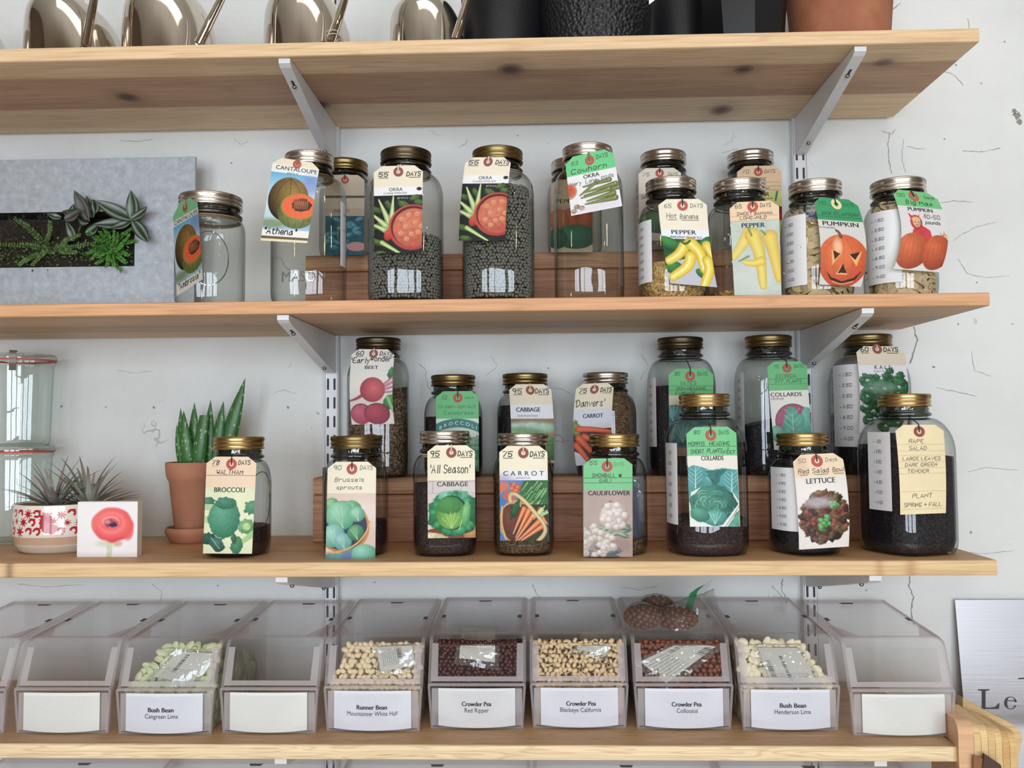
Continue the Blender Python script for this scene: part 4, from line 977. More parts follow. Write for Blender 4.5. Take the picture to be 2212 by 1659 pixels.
def waltham(p):
    p.rect(0, .62, 1, 9, '#ebeec6'); p.vgrad(.58, .66, '#f4d9bc', '#ebeec6'); p.mottle(.05, 5, 0, .62)
    p.ell(.06, .90, .14, .10, '#5f9a80', '#2f6a54', irr=.2); p.line([(0, 1.0), (.25, 1.0)], .12, '#b9d6a4'); p.line([(0, 1.25), (.3, 1.2)], .14, '#c4dca8')
    p.ell(.40, 1.22, .32, .40, '#67b191', '#2c7a58', irr=.07, fq=12, tex=.35, tsc=70); p.ell(.42, .92, .22, .12, '#4f937a', '#2d6e56', irr=.12, fq=12, tex=.3)
    p.ell(.98, 1.0, .18, .14, '#5fa37a', '#347a52', irr=.2, fq=10, tex=.3, tsc=60); p.ell(.86, 1.38, .17, .15, '#8cc084', '#418a50', irr=.15, fq=12, tex=.5, tsc=60); p.ell(.86, 1.38, .08, .07, '#b9d894', tex=.3)
    p.ell(.10, 1.62, .15, .12, '#3c6a5c', '#1f443c', irr=.2); p.ell(.28, 1.74, .17, .13, '#4b8270', '#234e44', 35, irr=.2, tex=.3); p.line([(.15, 1.6), (.33, 1.82)], .014, '#9cc4a8')
    p.line([(1.0, 1.52), (.72, 1.74)], .14, '#a5d08a', w2=.06); p.ell(.68, 1.76, .12, .17, '#4f9a6c', '#2d7048', 15, irr=.18, fq=10, tex=.4, tsc=60)
    p.ell(.62, 1.62, .06, .1, '#3d7a58', '#235238', irr=.2)
def brussels(p):
    p.rect(0, .63, 1, 9, '#e7cfc3'); p.ell(.8, 1.0, .35, .2, '#f0dfd6', a=.7, soft=.9); p.ell(.9, 1.6, .3, .3, '#dcc0b4', a=.7, soft=.8)
    p.ell(.34, 1.30, .54, .52, '#e3a968', '#c48744', 22); p.ell(.32, 1.28, .51, .48, '#3f4a72', '#2c3350', 22)
    for (a, b, r, c, d) in ((.10, .86, .15, '#93cf94', '#3f8a52'), (.5, .98, .22, '#8ed09a', '#3b8a58'), (.28, 1.08, .30, '#a4dcba', '#4fa27c'), (.62, 1.05, .16, '#9bd4b4', '#4f9c7a'), (.14, 1.48, .24, '#aadcd0', '#5aa898'), (.34, 1.6, .18, '#9cd0c8', '#569c94'), (.60, 1.42, .17, '#6bb07a', '#2a6a44')):
        p.ell(a, b, r, r * .95, c, d, tex=.12, tsc=8)
        for t in (-.9, -.4, .1): p.line([(a + r * .2, b + r * .8), (a + math.sin(t) * r * .8, b - math.cos(t) * r * .6)], .012, '#d4f0dc', .5)
    p.line([(0, 1.82), (.3, 1.80), (.62, 1.66), (.82, 1.42), (.88, 1.2)], .035, '#edbb78', c2='#c98a4a')
    p.poly([(0, 1.84), (.3, 1.82), (.62, 1.69), (.7, 1.75), (.5, 1.96), (0, 1.98)], '#6fa6a0', c2='#4f8088', tsc=5); p.ell(.5, 1.9, .2, .1, '#6b78b0', a=.8, soft=.6)
    p.ell(.78, 1.84, .26, .19, '#9adcc4', '#3f8e6c'); p.rect(0, 1.975, 1, 9, '#f2e2c6')
def cabbage(p):
    p.rect(0, .735, 1, 9, '#d9cfcc'); 
    for y in (.735, .98, 1.2): p.rect(0, y, 1, y + .018, '#b3a6a4')
    for x, y0 in ((.1, .74), (.7, .74), (.42, .99), (.95, .99)): p.rect(x, y0, x + .015, y0 + .24, '#b9acaa')
    p.poly([(.0, 1.75), (.2, 1.7), (1, 1.7), (1, 2), (0, 2)], '#8c3d22'); p.ell(.95, 1.86, .2, .16, '#d79a5c', '#8a4a22'); p.ell(.12, 1.9, .26, .09, '#efe6bc', '#b9a870', irr=.2, tex=.5, tsc=60)
    rr = random.Random(4)
    p.ell(.55, 1.42, .56, .47, '#3aa566', '#0b4a2a', irr=.10, fq=10, tex=.25, tsc=20); p.ell(.55, 1.05, .35, .12, '#9fd8c4', '#3f9a72', a=.9, irr=.15)
    for k in range(22): t = rr.uniform(.3, 5.9); p.ell(.54 + math.cos(t) * .45, 1.42 + math.sin(t) * .37, .10, .07, '#4fbf7c', '#12603a', math.degrees(t), irr=.2, a=.7)
    p.ell(.50, 1.40, .335, .36, '#0a3a20'); p.ell(.48, 1.40, .31, .34, '#8ac552', '#2a7a36', hl=(0, .3), tex=.15); p.ell(.46, 1.25, .26, .18, '#4f9e4c', '#2c7a3a', irr=.1, a=.9, tex=.2)
    for t in (-.9, -.5, -.1, .3, .7): p.line([(.5, 1.72), (.5 + math.sin(t) * .25, 1.72 - math.cos(t) * .34)], .012, '#c4e08a', .8)
    p.ell(.80, 1.45, .09, .28, '#8fd08a', '#2f8a4c', 8, irr=.1, tex=.2); p.line([(.66, 1.75), (.72, 1.55)], .015, '#bfe0a0')
def carrot(p):
    p.rect(0, .50, 1, .70, '#efedf1'); p.rect(0, .70, 1, 9, '#3f7cc4'); p.ell(.05, .78, .3, .2, '#8f86b8', a=.6, soft=.8)
    p.poly([(0, .75), (.12, .72), (.2, .82), (.05, .95), (0, .98)], '#d9795c'); p.poly([(.05, 1.05), (.14, .88), (.34, 1.08), (.22, 1.18)], '#c9674a'); p.poly([(.2, .76), (.5, .80), (.4, .95), (.25, .92)], '#b8543a')
    for a, b in ((.3, .8), (.38, .85), (.26, .88), (.34, .92)): p.ell(a, b, .05, .05, '#ef8a5a', '#b85030')
    rr = random.Random(5)
    p.poly([(.5, .70), (1, .70), (1, 1.4), (.7, 1.35), (.35, 1.1)], '#2c6a38', tex=.5, tsc=25)
    for k in range(70): a, b = rr.uniform(.5, 1), rr.uniform(.72, 1.3); p.line([(a, b), (a - .12, b + .16)], .014, rr.choice(['#8fc97a', '#4f9a4f', '#b4dc9a', '#2f7a3c', '#cfe8b0']), .9, .006)
    p.ell(.40, 1.58, .42, .48, '#e2bd84', '#a8783e', -20, tex=.5, tsc=50); p.ell(.30, 1.58, .28, .40, '#7a3f2a', '#4a2418', -14, tex=.2); p.poly([(.45, 1.2), (1, 1.2), (1, 2), (.3, 2), (.3, 1.8)], '#2a3a20')
    p.ell(.32, 1.30, .08, .2, '#2f6a34', '#16381c', 20, irr=.3, tex=.6)
    for (x0, y0, x1, y1, w) in ((.50, 1.28, .27, 1.80, .10), (.60, 1.32, .32, 1.88, .11), (.70, 1.40, .32, 1.94, .11), (.84, 1.30, .7, 1.5, .1), (.80, 1.55, .33, 1.97, .11), (.86, 1.65, .36, 1.99, .10), (.88, 1.48, .98, 1.60, .09)):
        p.line([(x0, y0), (x1, y1)], w, '#f79252', w2=.02, c2='#c44e1c'); p.line([(x0 - .01, y0), (x1, y1)], w * .14, '#fbc49a', .6)
    for k in range(16): a = rr.uniform(.78, 1.0); p.line([(a, 1.22 + rr.uniform(0, .15)), (a - .14, 1.44)], .02, '#cde8a4', .9, .012)
    hp = [(.22, 1.14), (.20, 1.02), (.28, .96), (.44, 1.06), (.62, 1.24), (.80, 1.46), (.92, 1.62), (.94, 1.78), (.78, 1.95)]
    p.line(hp, .085, '#f0d8a4', c2='#a8803c')
    for k in range(40):
        i = min(7, int(k / 5)); f = k / 5 - i; x, y = hp[i][0] * (1 - f) + hp[i + 1][0] * f, hp[i][1] * (1 - f) + hp[i + 1][1] * f
        p.line([(x - .03, y + .02), (x + .03, y - .02)], .008, '#9a7238', .6)
    p.line([(.05, 1.25), (0.02, 1.6), (.12, 1.9)], .05, '#e0bd84', c2='#a87c42')
def cauli(p):
    p.rect(0, .64, 1, 9, '#bda69e'); p.mottle(.08, 5, 0, .64); p.ell(.6, 1.75, .5, .2, '#9a7a72', a=.6, soft=.9); p.ell(.55, .88, .03, .03, '#9a6a4a')
    rr = random.Random(6)
    for k in range(14): p.leaf(.45 + rr.uniform(-.2, .45), 1.42 + rr.uniform(-.1, .15), .55 + rr.uniform(-.1, .5), 1.5 + rr.uniform(-.25, .1), .10, '#a4b8a2', '#4a5f50', '#dce6d8')
    p.ell(.62, 1.18, .30, .29, '#efe4dc', '#a8958c', irr=.06)
    for k in range(34): t, r = rr.uniform(0, 6.3), rr.uniform(0, .24); p.ell(.62 + math.cos(t) * r, 1.17 + math.sin(t) * r, .075, .07, '#f6eee8', '#c4b3aa', irr=.15, fq=10, tex=.1, tsc=70)
    for k in range(16): p.leaf(.02 + rr.uniform(0, .7), 1.78 + rr.uniform(0, .2), .1 + rr.uniform(0, .7), 1.82 + rr.uniform(0, .18), .09, '#8f9c9a', '#565a62')
    for k in range(60):
        a, b = rr.uniform(-.02, .62), rr.uniform(1.34, 1.95)
        if b < 1.34 + abs(a - .2) * .5: continue
        p.ell(a, b, .07, .06, '#f4ebe4', '#b7a69e', irr=.2, fq=10)
    p.rect(0, .64, .012, 9, '#7cc890')
def morris(p):
    p.rect(0, .57, 1, 9, '#efe9de'); 
    p.poly([(0, .80), (.12, .76), (.3, .80), (.45, .86), (.7, .82), (1, .86), (1, 1.5), (0, 1.5)], '#5fb0b4', c2='#3f8f8c', tsc=5)
    for (x, y) in ((.14, 1.22), (.5, 1.2), (.86, 1.32)):
        p.line([(x, y), (x + .02, y - .42)], .022, '#d4ebe0', w2=.008)
        for k in range(4):
            for s in (-1, 1): p.line([(x, y - .06 - k * .09), (x + s * .14, y - .2 - k * .08)], .009, '#b4dcd4', .9)
    p.poly([(.35, .88), (.55, .86), (.80, .84), (.66, .98), (.62, 1.1), (.5, 1.2), (.42, 1.0)], '#24605c', c2='#3a827a', tsc=12)
    p.poly([(.05, 1.3), (.25, 1.2), (.6, 1.2), (.9, 1.32), (1, 1.5), (1, 1.6), (.7, 2), (.1, 2), (0, 1.8)], '#e9f0e4')
    p.ell(.49, 1.56, .48, .39, '#4f9a84', '#1d5a52', irr=.06, fq=9, tex=.3, tsc=10)
    rr = random.Random(9)
    for k in range(60):
        t, r = rr.uniform(0, 6.3), rr.uniform(.05, .4); a, b = .49 + math.cos(t) * r * 1.05, 1.55 + math.sin(t) * r * .85
        p.line([(a, b), (a + math.cos(t + 1.3) * .12, b + math.sin(t + 1.3) * .08), (a + math.cos(t + 1.9) * .2, b + math.sin(t + 1.9) * .12)], .016, rr.choice(['#16463f', '#7fc0a4', '#a5d6c0', '#23665a', '#5fae98']), .85, .006)
    p.ell(.52, 1.82, .24, .16, '#6fbfae', '#2f807a', irr=.08, tex=.2); p.ell(.2, 1.75, .2, .14, '#5fae90', '#2a7464', 20, irr=.08)
    for k in range(4): p.line([(.5, 1.94), (.40 + .08 * k, 1.72)], .009, '#c4e8dc', .9)
    p.poly([(.62, 2), (1, 1.52), (1, 1.62), (.72, 2)], '#eef2e8'); p.poly([(.74, 2), (1, 1.64), (1, 2)], '#6fb496', c2='#4f9a80', tsc=6)
    p.line([(.7, 2), (1, 1.58)], .012, '#2a3a3c'); p.poly([(0, 1.85), (.3, 1.97), (.6, 2), (0, 2)], '#eef0e8')
def lettuce(p):
    p.rect(0, .44, 1, 9, '#efe6e0'); p.ell(.5, .8, .6, .2, '#f7f0ec', a=.6, soft=.9)
    rr = random.Random(11)
    p.ell(.52, 1.24, .47, .48, '#7e4233', '#2e1712', irr=.12, fq=12, tex=.5, tsc=18)
    for k in range(150):
        t, r = rr.uniform(0, 6.3), .47 * math.sqrt(rr.random()); a, b = .52 + math.cos(t) * r, 1.23 + math.sin(t) * r * 1.05
        c, d = rr.choice([('#a8584a', '#4a1f18'), ('#8c4a38', '#3a1c16'), ('#7a6a3e', '#33341c'), ('#b06a58', '#5a281e'), ('#5a3a2c', '#22140f'), ('#8a7a4a', '#4a3a22')])
        p.ell(a, b, .07, .045, c, d, rr.uniform(-60, 60), irr=.25, fq=8, tex=.4, tsc=50)
    for k in range(16): p.ell(.52 + rr.uniform(-.09, .09), 1.32 + rr.uniform(-.13, .13), .05, .04, '#7fd07a', '#2f7a34', rr.uniform(-60, 60), irr=.3)
    for k in range(8): p.ell(.72 + rr.uniform(-.1, .12), .98 + rr.uniform(-.06, .06), .05, .035, '#8fc98c', '#3f7a44', irr=.3)
    p.ell(.40, .93, .26, .10, '#d8ccd8', a=.6, soft=.9); p.ell(.45, .76, .12, .06, '#a07a54', '#5f4228', irr=.2)
    p.ell(.15, .2, .12, .2, '#d9a88c', a=.35, soft=.9)
def rape(p): p.mottle(.04, 4)
# ------------------------------------------------------------ jars on the second shelf, front row
Z2, Y2, Y2B = ZS2, -0.245, -0.078
G2 = 'seed jars on the second shelf'
GRN = '#86cf95'
R2ROWS = [('- 1.50', .28, .62, .86), ('- 2.50', .28, .62, .73), ('- 3.50', .28, .62, .60), ('- 4.50', .28, .62, .47), ('- 6.50', .28, .62, .34), ('- 9.00', .28, .62, .21), ('- 14.00', .28, .62, .08)]
J1 = jar('mason_jar', 'short wide-mouth empty glass jar hung with the Ambrosia cantaloupe tag', Y2, Z2, (388, 524), (376, 530), 409, 'silver', 2.4, 0.1, .022, group=G2)
J2 = jar('mason_jar', 'tall empty square glass jar hung with the Athena cantaloupe tag', Y2, Z2, (617, 721), (581, 752), 321, 'silver', 3.0, 0.12, .040, group=G2, price=(62, 88, .058, .155, [('- 2.50', .2, .8, .8), ('- 4.50', .2, .8, .55)]))
J3 = jar('mason_jar', 'tall square jar half filled with round grey okra seed, dark lid', Y2, Z2, (823, 931), (789, 962), 313, 'bronze', 3.0, 0.1, .045, group=G2)
J4 = jar('mason_jar', 'tall square jar filled to the shoulder with round grey okra seed, brassy lid', Y2, Z2, (1021, 1128), (992, 1158), 311, 'brass', 3.0, 0.08, .045, group=G2)
J5 = jar('mason_jar', 'tall empty square glass jar hung with the Cowhorn okra tag', Y2, Z2, (1215, 1322), (1193, 1352), 305, 'silver', 3.0, 0.05, .040, group=G2)
J6 = jar('mason_jar', 'quart jar with a little tan seed hung with the Hot Banana pepper tag', Y2, Z2, (1394, 1503), (1381, 1531), 378, 'silver', 2.3, 0, .040, group=G2, price=(-92, -42, .026, .118, R2ROWS))
J7 = jar('mason_jar', 'nearly empty quart jar hung with the Sweet Banana pepper tag', Y2, Z2, (1540, 1653), (1533, 1688), 381, 'silver', 2.3, 0, .040, group=G2)
J8 = jar('mason_jar', 'quart jar of pumpkin seeds hung with the carved pumpkin tag', Y2, Z2, (1702, 1818), (1690, 1850), 383, 'silver', 2.3, 0, .040, group=G2, price=(-90, -33, .018, .122, R2ROWS))
J9 = jar('mason_jar', 'quart jar of pumpkin seeds hung with the Big Max tag, last on the second shelf', Y2, Z2, (1877, 2000), (1865, 2030), 379, 'silver', 2.4, 0, .040, group=G2, price=(-86, -20, .02, .126, R2ROWS))
ZR2 = Z2 + 0.107
K1 = jar('mason_jar', 'back-row jar on the cedar planks, half hidden behind the Athena jar', Y2B, ZR2, (700, 794), (690, 806), 338, 'brass', 2.4, 0, .035, group=G2)
K2 = jar('mason_jar', 'back-row jar on the cedar planks, peeping out behind the Cowhorn okra jar', Y2B, ZR2, (1191, 1288), (1178, 1300), 336, 'silver', 2.4, 0, .035, group=G2)
K3 = jar('mason_jar', 'back-row jar on the cedar planks, behind the Hot Banana pepper jar', Y2B, ZR2, (1383, 1481), (1370, 1495), 319, 'silver', 2.4, 0, .035, group=G2, price=(-92, -55, .02, .12, R2ROWS[:6]))
K4 = jar('mason_jar', 'back-row jar on the cedar planks, behind the Sweet Banana pepper jar', Y2B, ZR2, (1570, 1670), (1556, 1682), 319, 'silver', 2.4, 0, .035, group=G2)
def D(n, y=.155, x=(.10, .25, .66, .92), c='#26262a', w=.016, word='DAYS', ul=False, h=.085):
    t = [('h', n, x[0], x[1], y, h, c, w), ('h', word, x[2], x[3], y, h, c, w)]
    if ul: t += [('l', '', x[0], x[1], y + .03, .012, c), ('l', '', x[2] + .05, x[3], y + .03, .012, c)]
    return t

G2T = 'tags on the second shelf'
seed_tag(J1, 'green-topped cantaloupe tag reading Ambrosia, turned sideways on the short jar', [(372, 448), (425.5, 418), (382, 639), (438, 603)], cantaloupe(.42, .30, False), GRN,
         [('p', 'CANTALOUPE', .05, .97, .40, .088, '#1f2024', .016), ('h', '"Ambrosia"', .1, .92, 1.76, .13, '#1c1c1e', .022)], eye=(.5, .155, .09), cord='jute', Y=-0.329, yaw=0.058, cut=(.3, .2), nx=90, curl=0.0, group=G2T)
seed_tag(J2, 'cream cantaloupe tag reading Athena, hung off the side of the tall empty jar', [(590.8, 338.6), (691.2, 353.3), (562.7, 519.3), (663.7, 525.3)], cantaloupe(.30, .135, True), '#f3e2c6',
         [('p', 'CANTALOUPE', .09, .97, .24, .088, '#1f2024', .016), ('h', 'EDISTO 47', .34, .58, .315, .035, '#4a5a66', .008), ('h', '"Athena"', .06, .74, 1.60, .13, '#1c1c1e', .024)], eye=(.52, .085, .09), cord='jute', Y=-0.322, yaw=0.0, group=G2T)
seed_tag(J3, 'cream okra tag with red soup pot on the half-filled okra jar', [(807.2, 359.5), (913.6, 356.7), (808.7, 547.6), (910.9, 543.6)], okra(.44, .625), '#f2e6cd',
         D('55', .22, (.10, .30, .67, .96), w=.02, ul=True, h=.09) + [('p', 'OKRA', .31, .59, .53, .075, '#15151a', .014), ('h', 'CLEMSON SPINELESS', .20, .68, .59, .032, '#5a5a60', .007), ('p', 'NET WT 5.2 G', .48, .70, .70, .04, '#c9c9c4', 0)], eyem='d', group=G2T)
seed_tag(J4, 'cream okra tag with red soup pot on the okra jar filled to the shoulder', [(1006.4, 340.2), (1105, 339), (991.2, 519.8), (1091.6, 519.8)], okra(.40, .585), '#f2e6cd',
         D('55', .155, (.08, .30, .67, .97), w=.02, ul=True, h=.09) + [('p', 'OKRA', .34, .63, .49, .075, '#15151a', .014), ('h', 'CLEMSON SPINELESS', .22, .72, .55, .032, '#5a5a60', .007), ('p', 'NET WT 5.2 G', .52, .74, .66, .04, '#c9c9c4', 0)], eye=(.5, .1, .1), eyem='d', bow=-3, group=G2T)
seed_tag(J5, 'bright green okra tag reading Cowhorn with a heap of green pods', [(1219.9, 342.4), (1323.1, 318.6), (1233.9, 466.2), (1344.1, 445)], cowhorn, '#6ed08a',
         [('h', '53', .12, .26, .18, .07, '#2c4a34', .012), ('h', 'DAYS', .64, .88, .155, .085, '#1f3326', .014), ('h', 'Cowhorn', .10, .82, .36, .095, '#1f4a2c', .018), ('p', 'OKRA', .33, .65, .50, .085, '#1c1c20', .02), ('h', 'Very', .06, .27, .60, .075, '#26262a', .013), ('h', 'Long', .36, .58, .60, .075, '#26262a', .013), ('h', 'pods', .68, .93, .575, .075, '#26262a', .013)],
         eye=(.5, .15, .095), cord='jute', group=G2T, eyem='r')
seed_tag(J6, 'cream pepper tag reading Hot Banana with shiny yellow peppers', [(1421.3, 430.5), (1526.2, 429.2), (1448.1, 611.9), (1549.6, 620.6)], hotban, '#f4ead2',
         D('65', .185, (.12, .27, .66, .92), c='#3a3a3c', w=.013) + [('h', 'Hot', .15, .36, .42, .115, '#2c2c30', .014), ('h', 'Banana', .43, .80, .425, .105, '#2c2c30', .014), ('l', '', .17, .36, .45, .01, '#2c2c30'), ('l', '', .45, .82, .455, .01, '#2c2c30'),
         ('p', 'PEPPER', .22, .73, .76, .095, '#1a1a1e', .02), ('h', 'HUNGARIAN YELLOW WAX', .18, .84, .845, .045, '#3a4a44', .01)], eye=(.5, .14, .11), cord='wire', bow=-4, group=G2T)
seed_tag(J7, 'peach pepper tag reading Sweet Banana with pale faded peppers', [(1575.3, 437.7), (1682.3, 432.3), (1586.4, 638), (1687.9, 637.3)], sweetban, '#f4d4ae',
         D('65', .13, (.11, .25, .62, .84), c='#3a342e', w=.014) + [('h', 'SWEET BANANA', .14, .86, .285, .065, '#3a342e', .014), ('l', '', .01, .97, .305, .008, '#b99a78'), ('h', 'LONG-MILD', .2, .74, .375, .06, '#3a342e', .014), ('l', '', .01, .97, .405, .006, '#b99a78'), ('p', 'PEPPER', .23, .70, .55, .10, '#242c3e', .03)], eye=(.47, .11, .11), cord='wire', group=G2T)
seed_tag(J8, 'dark green pumpkin tag with a grinning carved orange pumpkin', [(1755.9, 425), (1848.8, 432.2), (1769.2, 614.3), (1859.6, 619.8)], jack, '#2f9a60',
         D('110', .16, (.10, .27, .66, .90), c='#1f4a34', w=.013, h=.075) + [('h', "JACK O'LANTERN", .10, .93, .385, .075, '#1a3c2a', .013), ('l', '', .02, .97, .42, .008, '#1f5a3c'), ('p', 'PUMPKIN', .10, .88, .62, .10, '#1c1c20', .024), ('p', "CK O'LANTERN", .0, .36, .685, .036, '#4a4a4c', .01)],
         eye=(.5, .13, .115), eyem='c', cord='wire', bow=9, bowr=17, curl=.002, group=G2T)
seed_tag(J9, 'light green pumpkin tag with a child in a red hood behind two pumpkins', [(1924, 407.6), (2017.5, 417.8), (1929.5, 581), (2029.6, 588.2)], bigmax, '#6fc27c',
         D('130', .15, (.08, .26, .70, .92), c='#2a4a34', w=.013, word='Days', h=.07) + [('h', 'Big Max', .22, .82, .305, .09, '#24402c', .018), ('p', 'PUMPKIN', .22, .76, .455, .085, '#26262a', .028), ('h', '40-50', .52, .88, .60, .09, '#2c2c30', .016), ('h', 'pounds', .54, .86, .72, .075, '#2c2c30', .016)],
         eye=(.47, .12, .105), cord='wire', bow=20, bowr=24, curl=.002, group=G2T)
seed_tag(K1, 'faded grey-beige tag with blue-green leaves, seen through the Athena jar', [(702.8, 378), (787.5, 378), (702.8, 551), (786.4, 551)], blueleaf, '#d8c8b2', [('h', 'melon', .22, .6, .98, .12, '#3a3632', .014)], cord='wire', nx=80, group=G2T)
seed_tag(K2, 'faded pepper tag with orange and green peppers, seen through the Cowhorn jar', [(1190, 388), (1280, 388), (1190, 545), (1280, 545)],
         backpepper('#b9a48c', [(.5, 1.0, .3, .3, '#d8683a', '#8a3a1c'), (.85, .95, .25, .3, '#c95c34', '#7a3018'), (.2, 1.0, .25, .28, '#d07a44', '#8a4a24'), (.6, 1.4, .5, .3, '#2f7a5c', '#123c2c'), (.15, 1.45, .25, .25, '#2c6a4c', '#123a28')], .62), '#d2b48e',
         [('h', 'CAL', .08, .3, .36, .1, '#3a3028', .014), ('p', 'PEPPER', .12, .7, .58, .11, '#26262a', .02)], cord='wire', nx=80, group=G2T)
seed_tag(K3, 'cream tag numbered 75 behind the Hot Banana jar lid', [(1379, 363.6), (1471, 362), (1381, 520), (1470, 520)],
         backpepper('#cdbfb6', [(.5, 1.3, .5, .3, '#5f8a5c', '#2f5a3c')], .62), '#efe6d2', D('75', .20, (.10, .27, .7, .92), c='#4a4640', w=.014) + [('h', 'SW', .06, .16, .76, .09, '#2c2c30', .014), ('h', 'EET', .18, .36, .76, .09, '#2c2c30', .014)], cord='wire', nx=80, group=G2T)
seed_tag(K4, 'tan lined tag numbered 70 with yellow picture behind the Sweet Banana jar lid', [(1592, 359.6), (1687.9, 357), (1593, 510), (1690, 510)],
         backpepper('#d9dd84', [(.9, 1.05, .2, .12, '#a83a6a', '#5a1c3a'), (.92, 1.16, .16, .1, '#d8392c', '#8a1c18'), (.3, 1.4, .4, .3, '#c8c24a', '#8a8a2c')], .575), '#ecc9a0',
         D('70', .17, (.12, .27, .62, .86), c='#3a342e', w=.014) + [('l', '', .01, .99, .38, .008, '#9a7a5c'), ('l', '', .01, .99, .47, .008, '#9a7a5c'), ('l', '', .01, .99, .56, .008, '#9a7a5c'), ('h', 'ORANGE', .2, .66, .34, .07, '#3a342e', .014), ('h', 'THIN', .5, .72, .545, .05, '#3a342e', .014), ('p', 'PEPPER', .26, .72, .70, .095, '#26262a', .024), ('p', 'CAYENNE', .4, .80, .77, .04, '#4a4a40', .01), ('h', 'l', .86, .9, .80, .2, '#3f7a52', .05)], eye=(.48, .135, .1), cord='wire', nx=80, group=G2T)

# ------------------------------------------------------------ jars on the third shelf
Z3, Y3, Y3B = ZS3, -0.225, -0.077
ZR3 = Z3 + 0.107
G3 = 'seed jars on the third shelf'; G3T = 'tags on the third shelf'
RO = [('- 1.50', .3, .65, .86), ('- 2.50', .3, .65, .73), ('- 3.50', .3, .65, .60), ('- 4.50', .3, .65, .47), ('- 6.50', .3, .65, .34), ('- 9.00', .3, .65, .21), ('- 14.00', .3, .65, .08)]
F0 = jar('mason_jar', 'round quart jar hung with the Waltham broccoli tag, beside the aloe', Y3, Z3, (461, 571), (441, 586), 944, 'gold', 2.2, 0, .040, group=G3, price=(-100, -78, .018, .125))
F1 = jar('mason_jar', 'round quart jar in front of the wall rail hung with the Brussels sprouts tag', Y3, Z3, (715, 823), (697, 840), 942, 'brass', 2.2, 0, .042, group=G3, price=(-105, -78, .035, .13))
F2 = jar('mason_jar', 'squarish quart jar of dark seed hung with the All Season cabbage tag', Y3, Z3, (908, 1013), (886, 1031), 931, 'silver', 2.8, .12, .040, group=G3)
F3 = jar('mason_jar', 'squarish quart jar full of brown seed hung with the carrot basket tag', Y3, Z3, (1076, 1183), (1063, 1201), 936, 'silver', 2.8, .05, .040, group=G3)
F4 = jar('mason_jar', 'round quart jar with gold lid hung with the Snowball cauliflower tag', Y3, Z3, (1273, 1380), (1257, 1399), 938, 'gold', 2.2, 0, .042, group=G3, price=(-105, -80, .03, .13))
F5 = jar('mason_jar', 'big gold-lidded jar with shallow dark seed hung with the Morris Heading collards tag', Y3, Z3, (1466, 1576), (1437, 1619), 850, 'gold', 2.7, .1, .050, group=G3, price=(-90, -50, .045, .164, RO))
F6 = jar('mason_jar', 'quart jar of near-black seed with gold lid hung with the lettuce tag', Y3, Z3, (1676, 1790), (1660, 1816), 936, 'gold', 2.6, .3, .040, group=G3, price=(-85, -24, .035, .127, RO))
F7 = jar('mason_jar', 'biggest jar, square, nearly full of black seed, at the end of the third shelf', Y3, Z3, (1893, 2011), (1858, 2066), 850, 'gold', 3.4, .35, .052, group=G3, price=(-80, -40, .064, .178, RO))
R1 = jar('mason_jar', 'tall back-row jar of rough brown seed hung with the beet tag', Y3B, ZR3, (770, 865), (745, 886), 727, 'bronze', 2.8, .1, .042, group=G3)
R2 = jar('mason_jar', 'back-row jar of dark seed hung with the green Calabrese broccoli tag', Y3B, ZR3, (932, 1026), (917, 1046), 808, 'brass', 2.2, 0, .038, group=G3)
R3 = jar('mason_jar', 'back-row jar of black seed hung with the Early Round Dutch cabbage tag', Y3B, ZR3, (1086, 1182), (1072, 1198), 805, 'brass', 2.2, 0, .038, group=G3)
R4 = jar('mason_jar', 'back-row jar full of brown seed hung with the Danvers carrot tag', Y3B, ZR3, (1259, 1356), (1241, 1376), 803, 'silver', 2.2, 0, .038, group=G3)
R5 = jar('mason_jar', 'tall back-row jar of black seed hung with the Vates collards tag', Y3B, ZR3, (1420, 1518), (1399, 1551), 726, 'bronze', 2.8, .1, .046, group=G3, price=(-92, -52, .048, .162, RO))
R6 = jar('mason_jar', 'tall back-row jar of black seed hung with the Georgia collards tag', Y3B, ZR3, (1608, 1710), (1588, 1744), 722, 'brass', 2.8, .1, .046, group=G3, price=(-95, -58, .054, .17, RO))
R7 = jar('mason_jar', 'tall back-row jar hung with the kale tag, beside the shelf bracket', Y3B, ZR3, (1819, 1927), (1789, 1969), 720, 'brass', 2.8, .1, .048, group=G3, price=(-85, -20, .046, .18, RO))
seed_tag(F0, 'peach broccoli tag reading Waltham, beside the aloe pot', [(446.6, 986.4), (554.5, 986.8), (438.4, 1195.5), (544.3, 1196.2)], waltham, '#f6dabb',
         D('78', .155, (.12, .26, .64, .88), w=.018) + [('l', '', .11, .24, .185, .006, '#5a5048'), ('h', 'WALTHAM', .22, .74, .35, .09, '#26262a', .016), ('l', '', .01, .99, .37, .012, '#a58a70'), ('p', 'BROCCOLI', .18, .79, .70, .10, '#39443e', .03)], eye=(.5, .145, .105), cord='wire', group=G3T)
seed_tag(F1, 'cream tag reading Brussels sprouts with a bowl of green sprouts', [(708.1, 997.6), (812.7, 997.2), (703.1, 1208.5), (810.7, 1207.7)], brussels, '#f5ebd2',
         D('90', .16, (.13, .28, .67, .93), c='#3f3f40', w=.014) + [('h', 'Brussels', .15, .75, .40, .085, '#303034', .013), ('h', 'sprouts', .19, .71, .55, .075, '#303034', .013)], eye=(.5, .145, .11), cord='wire', Y=None, group=G3T)
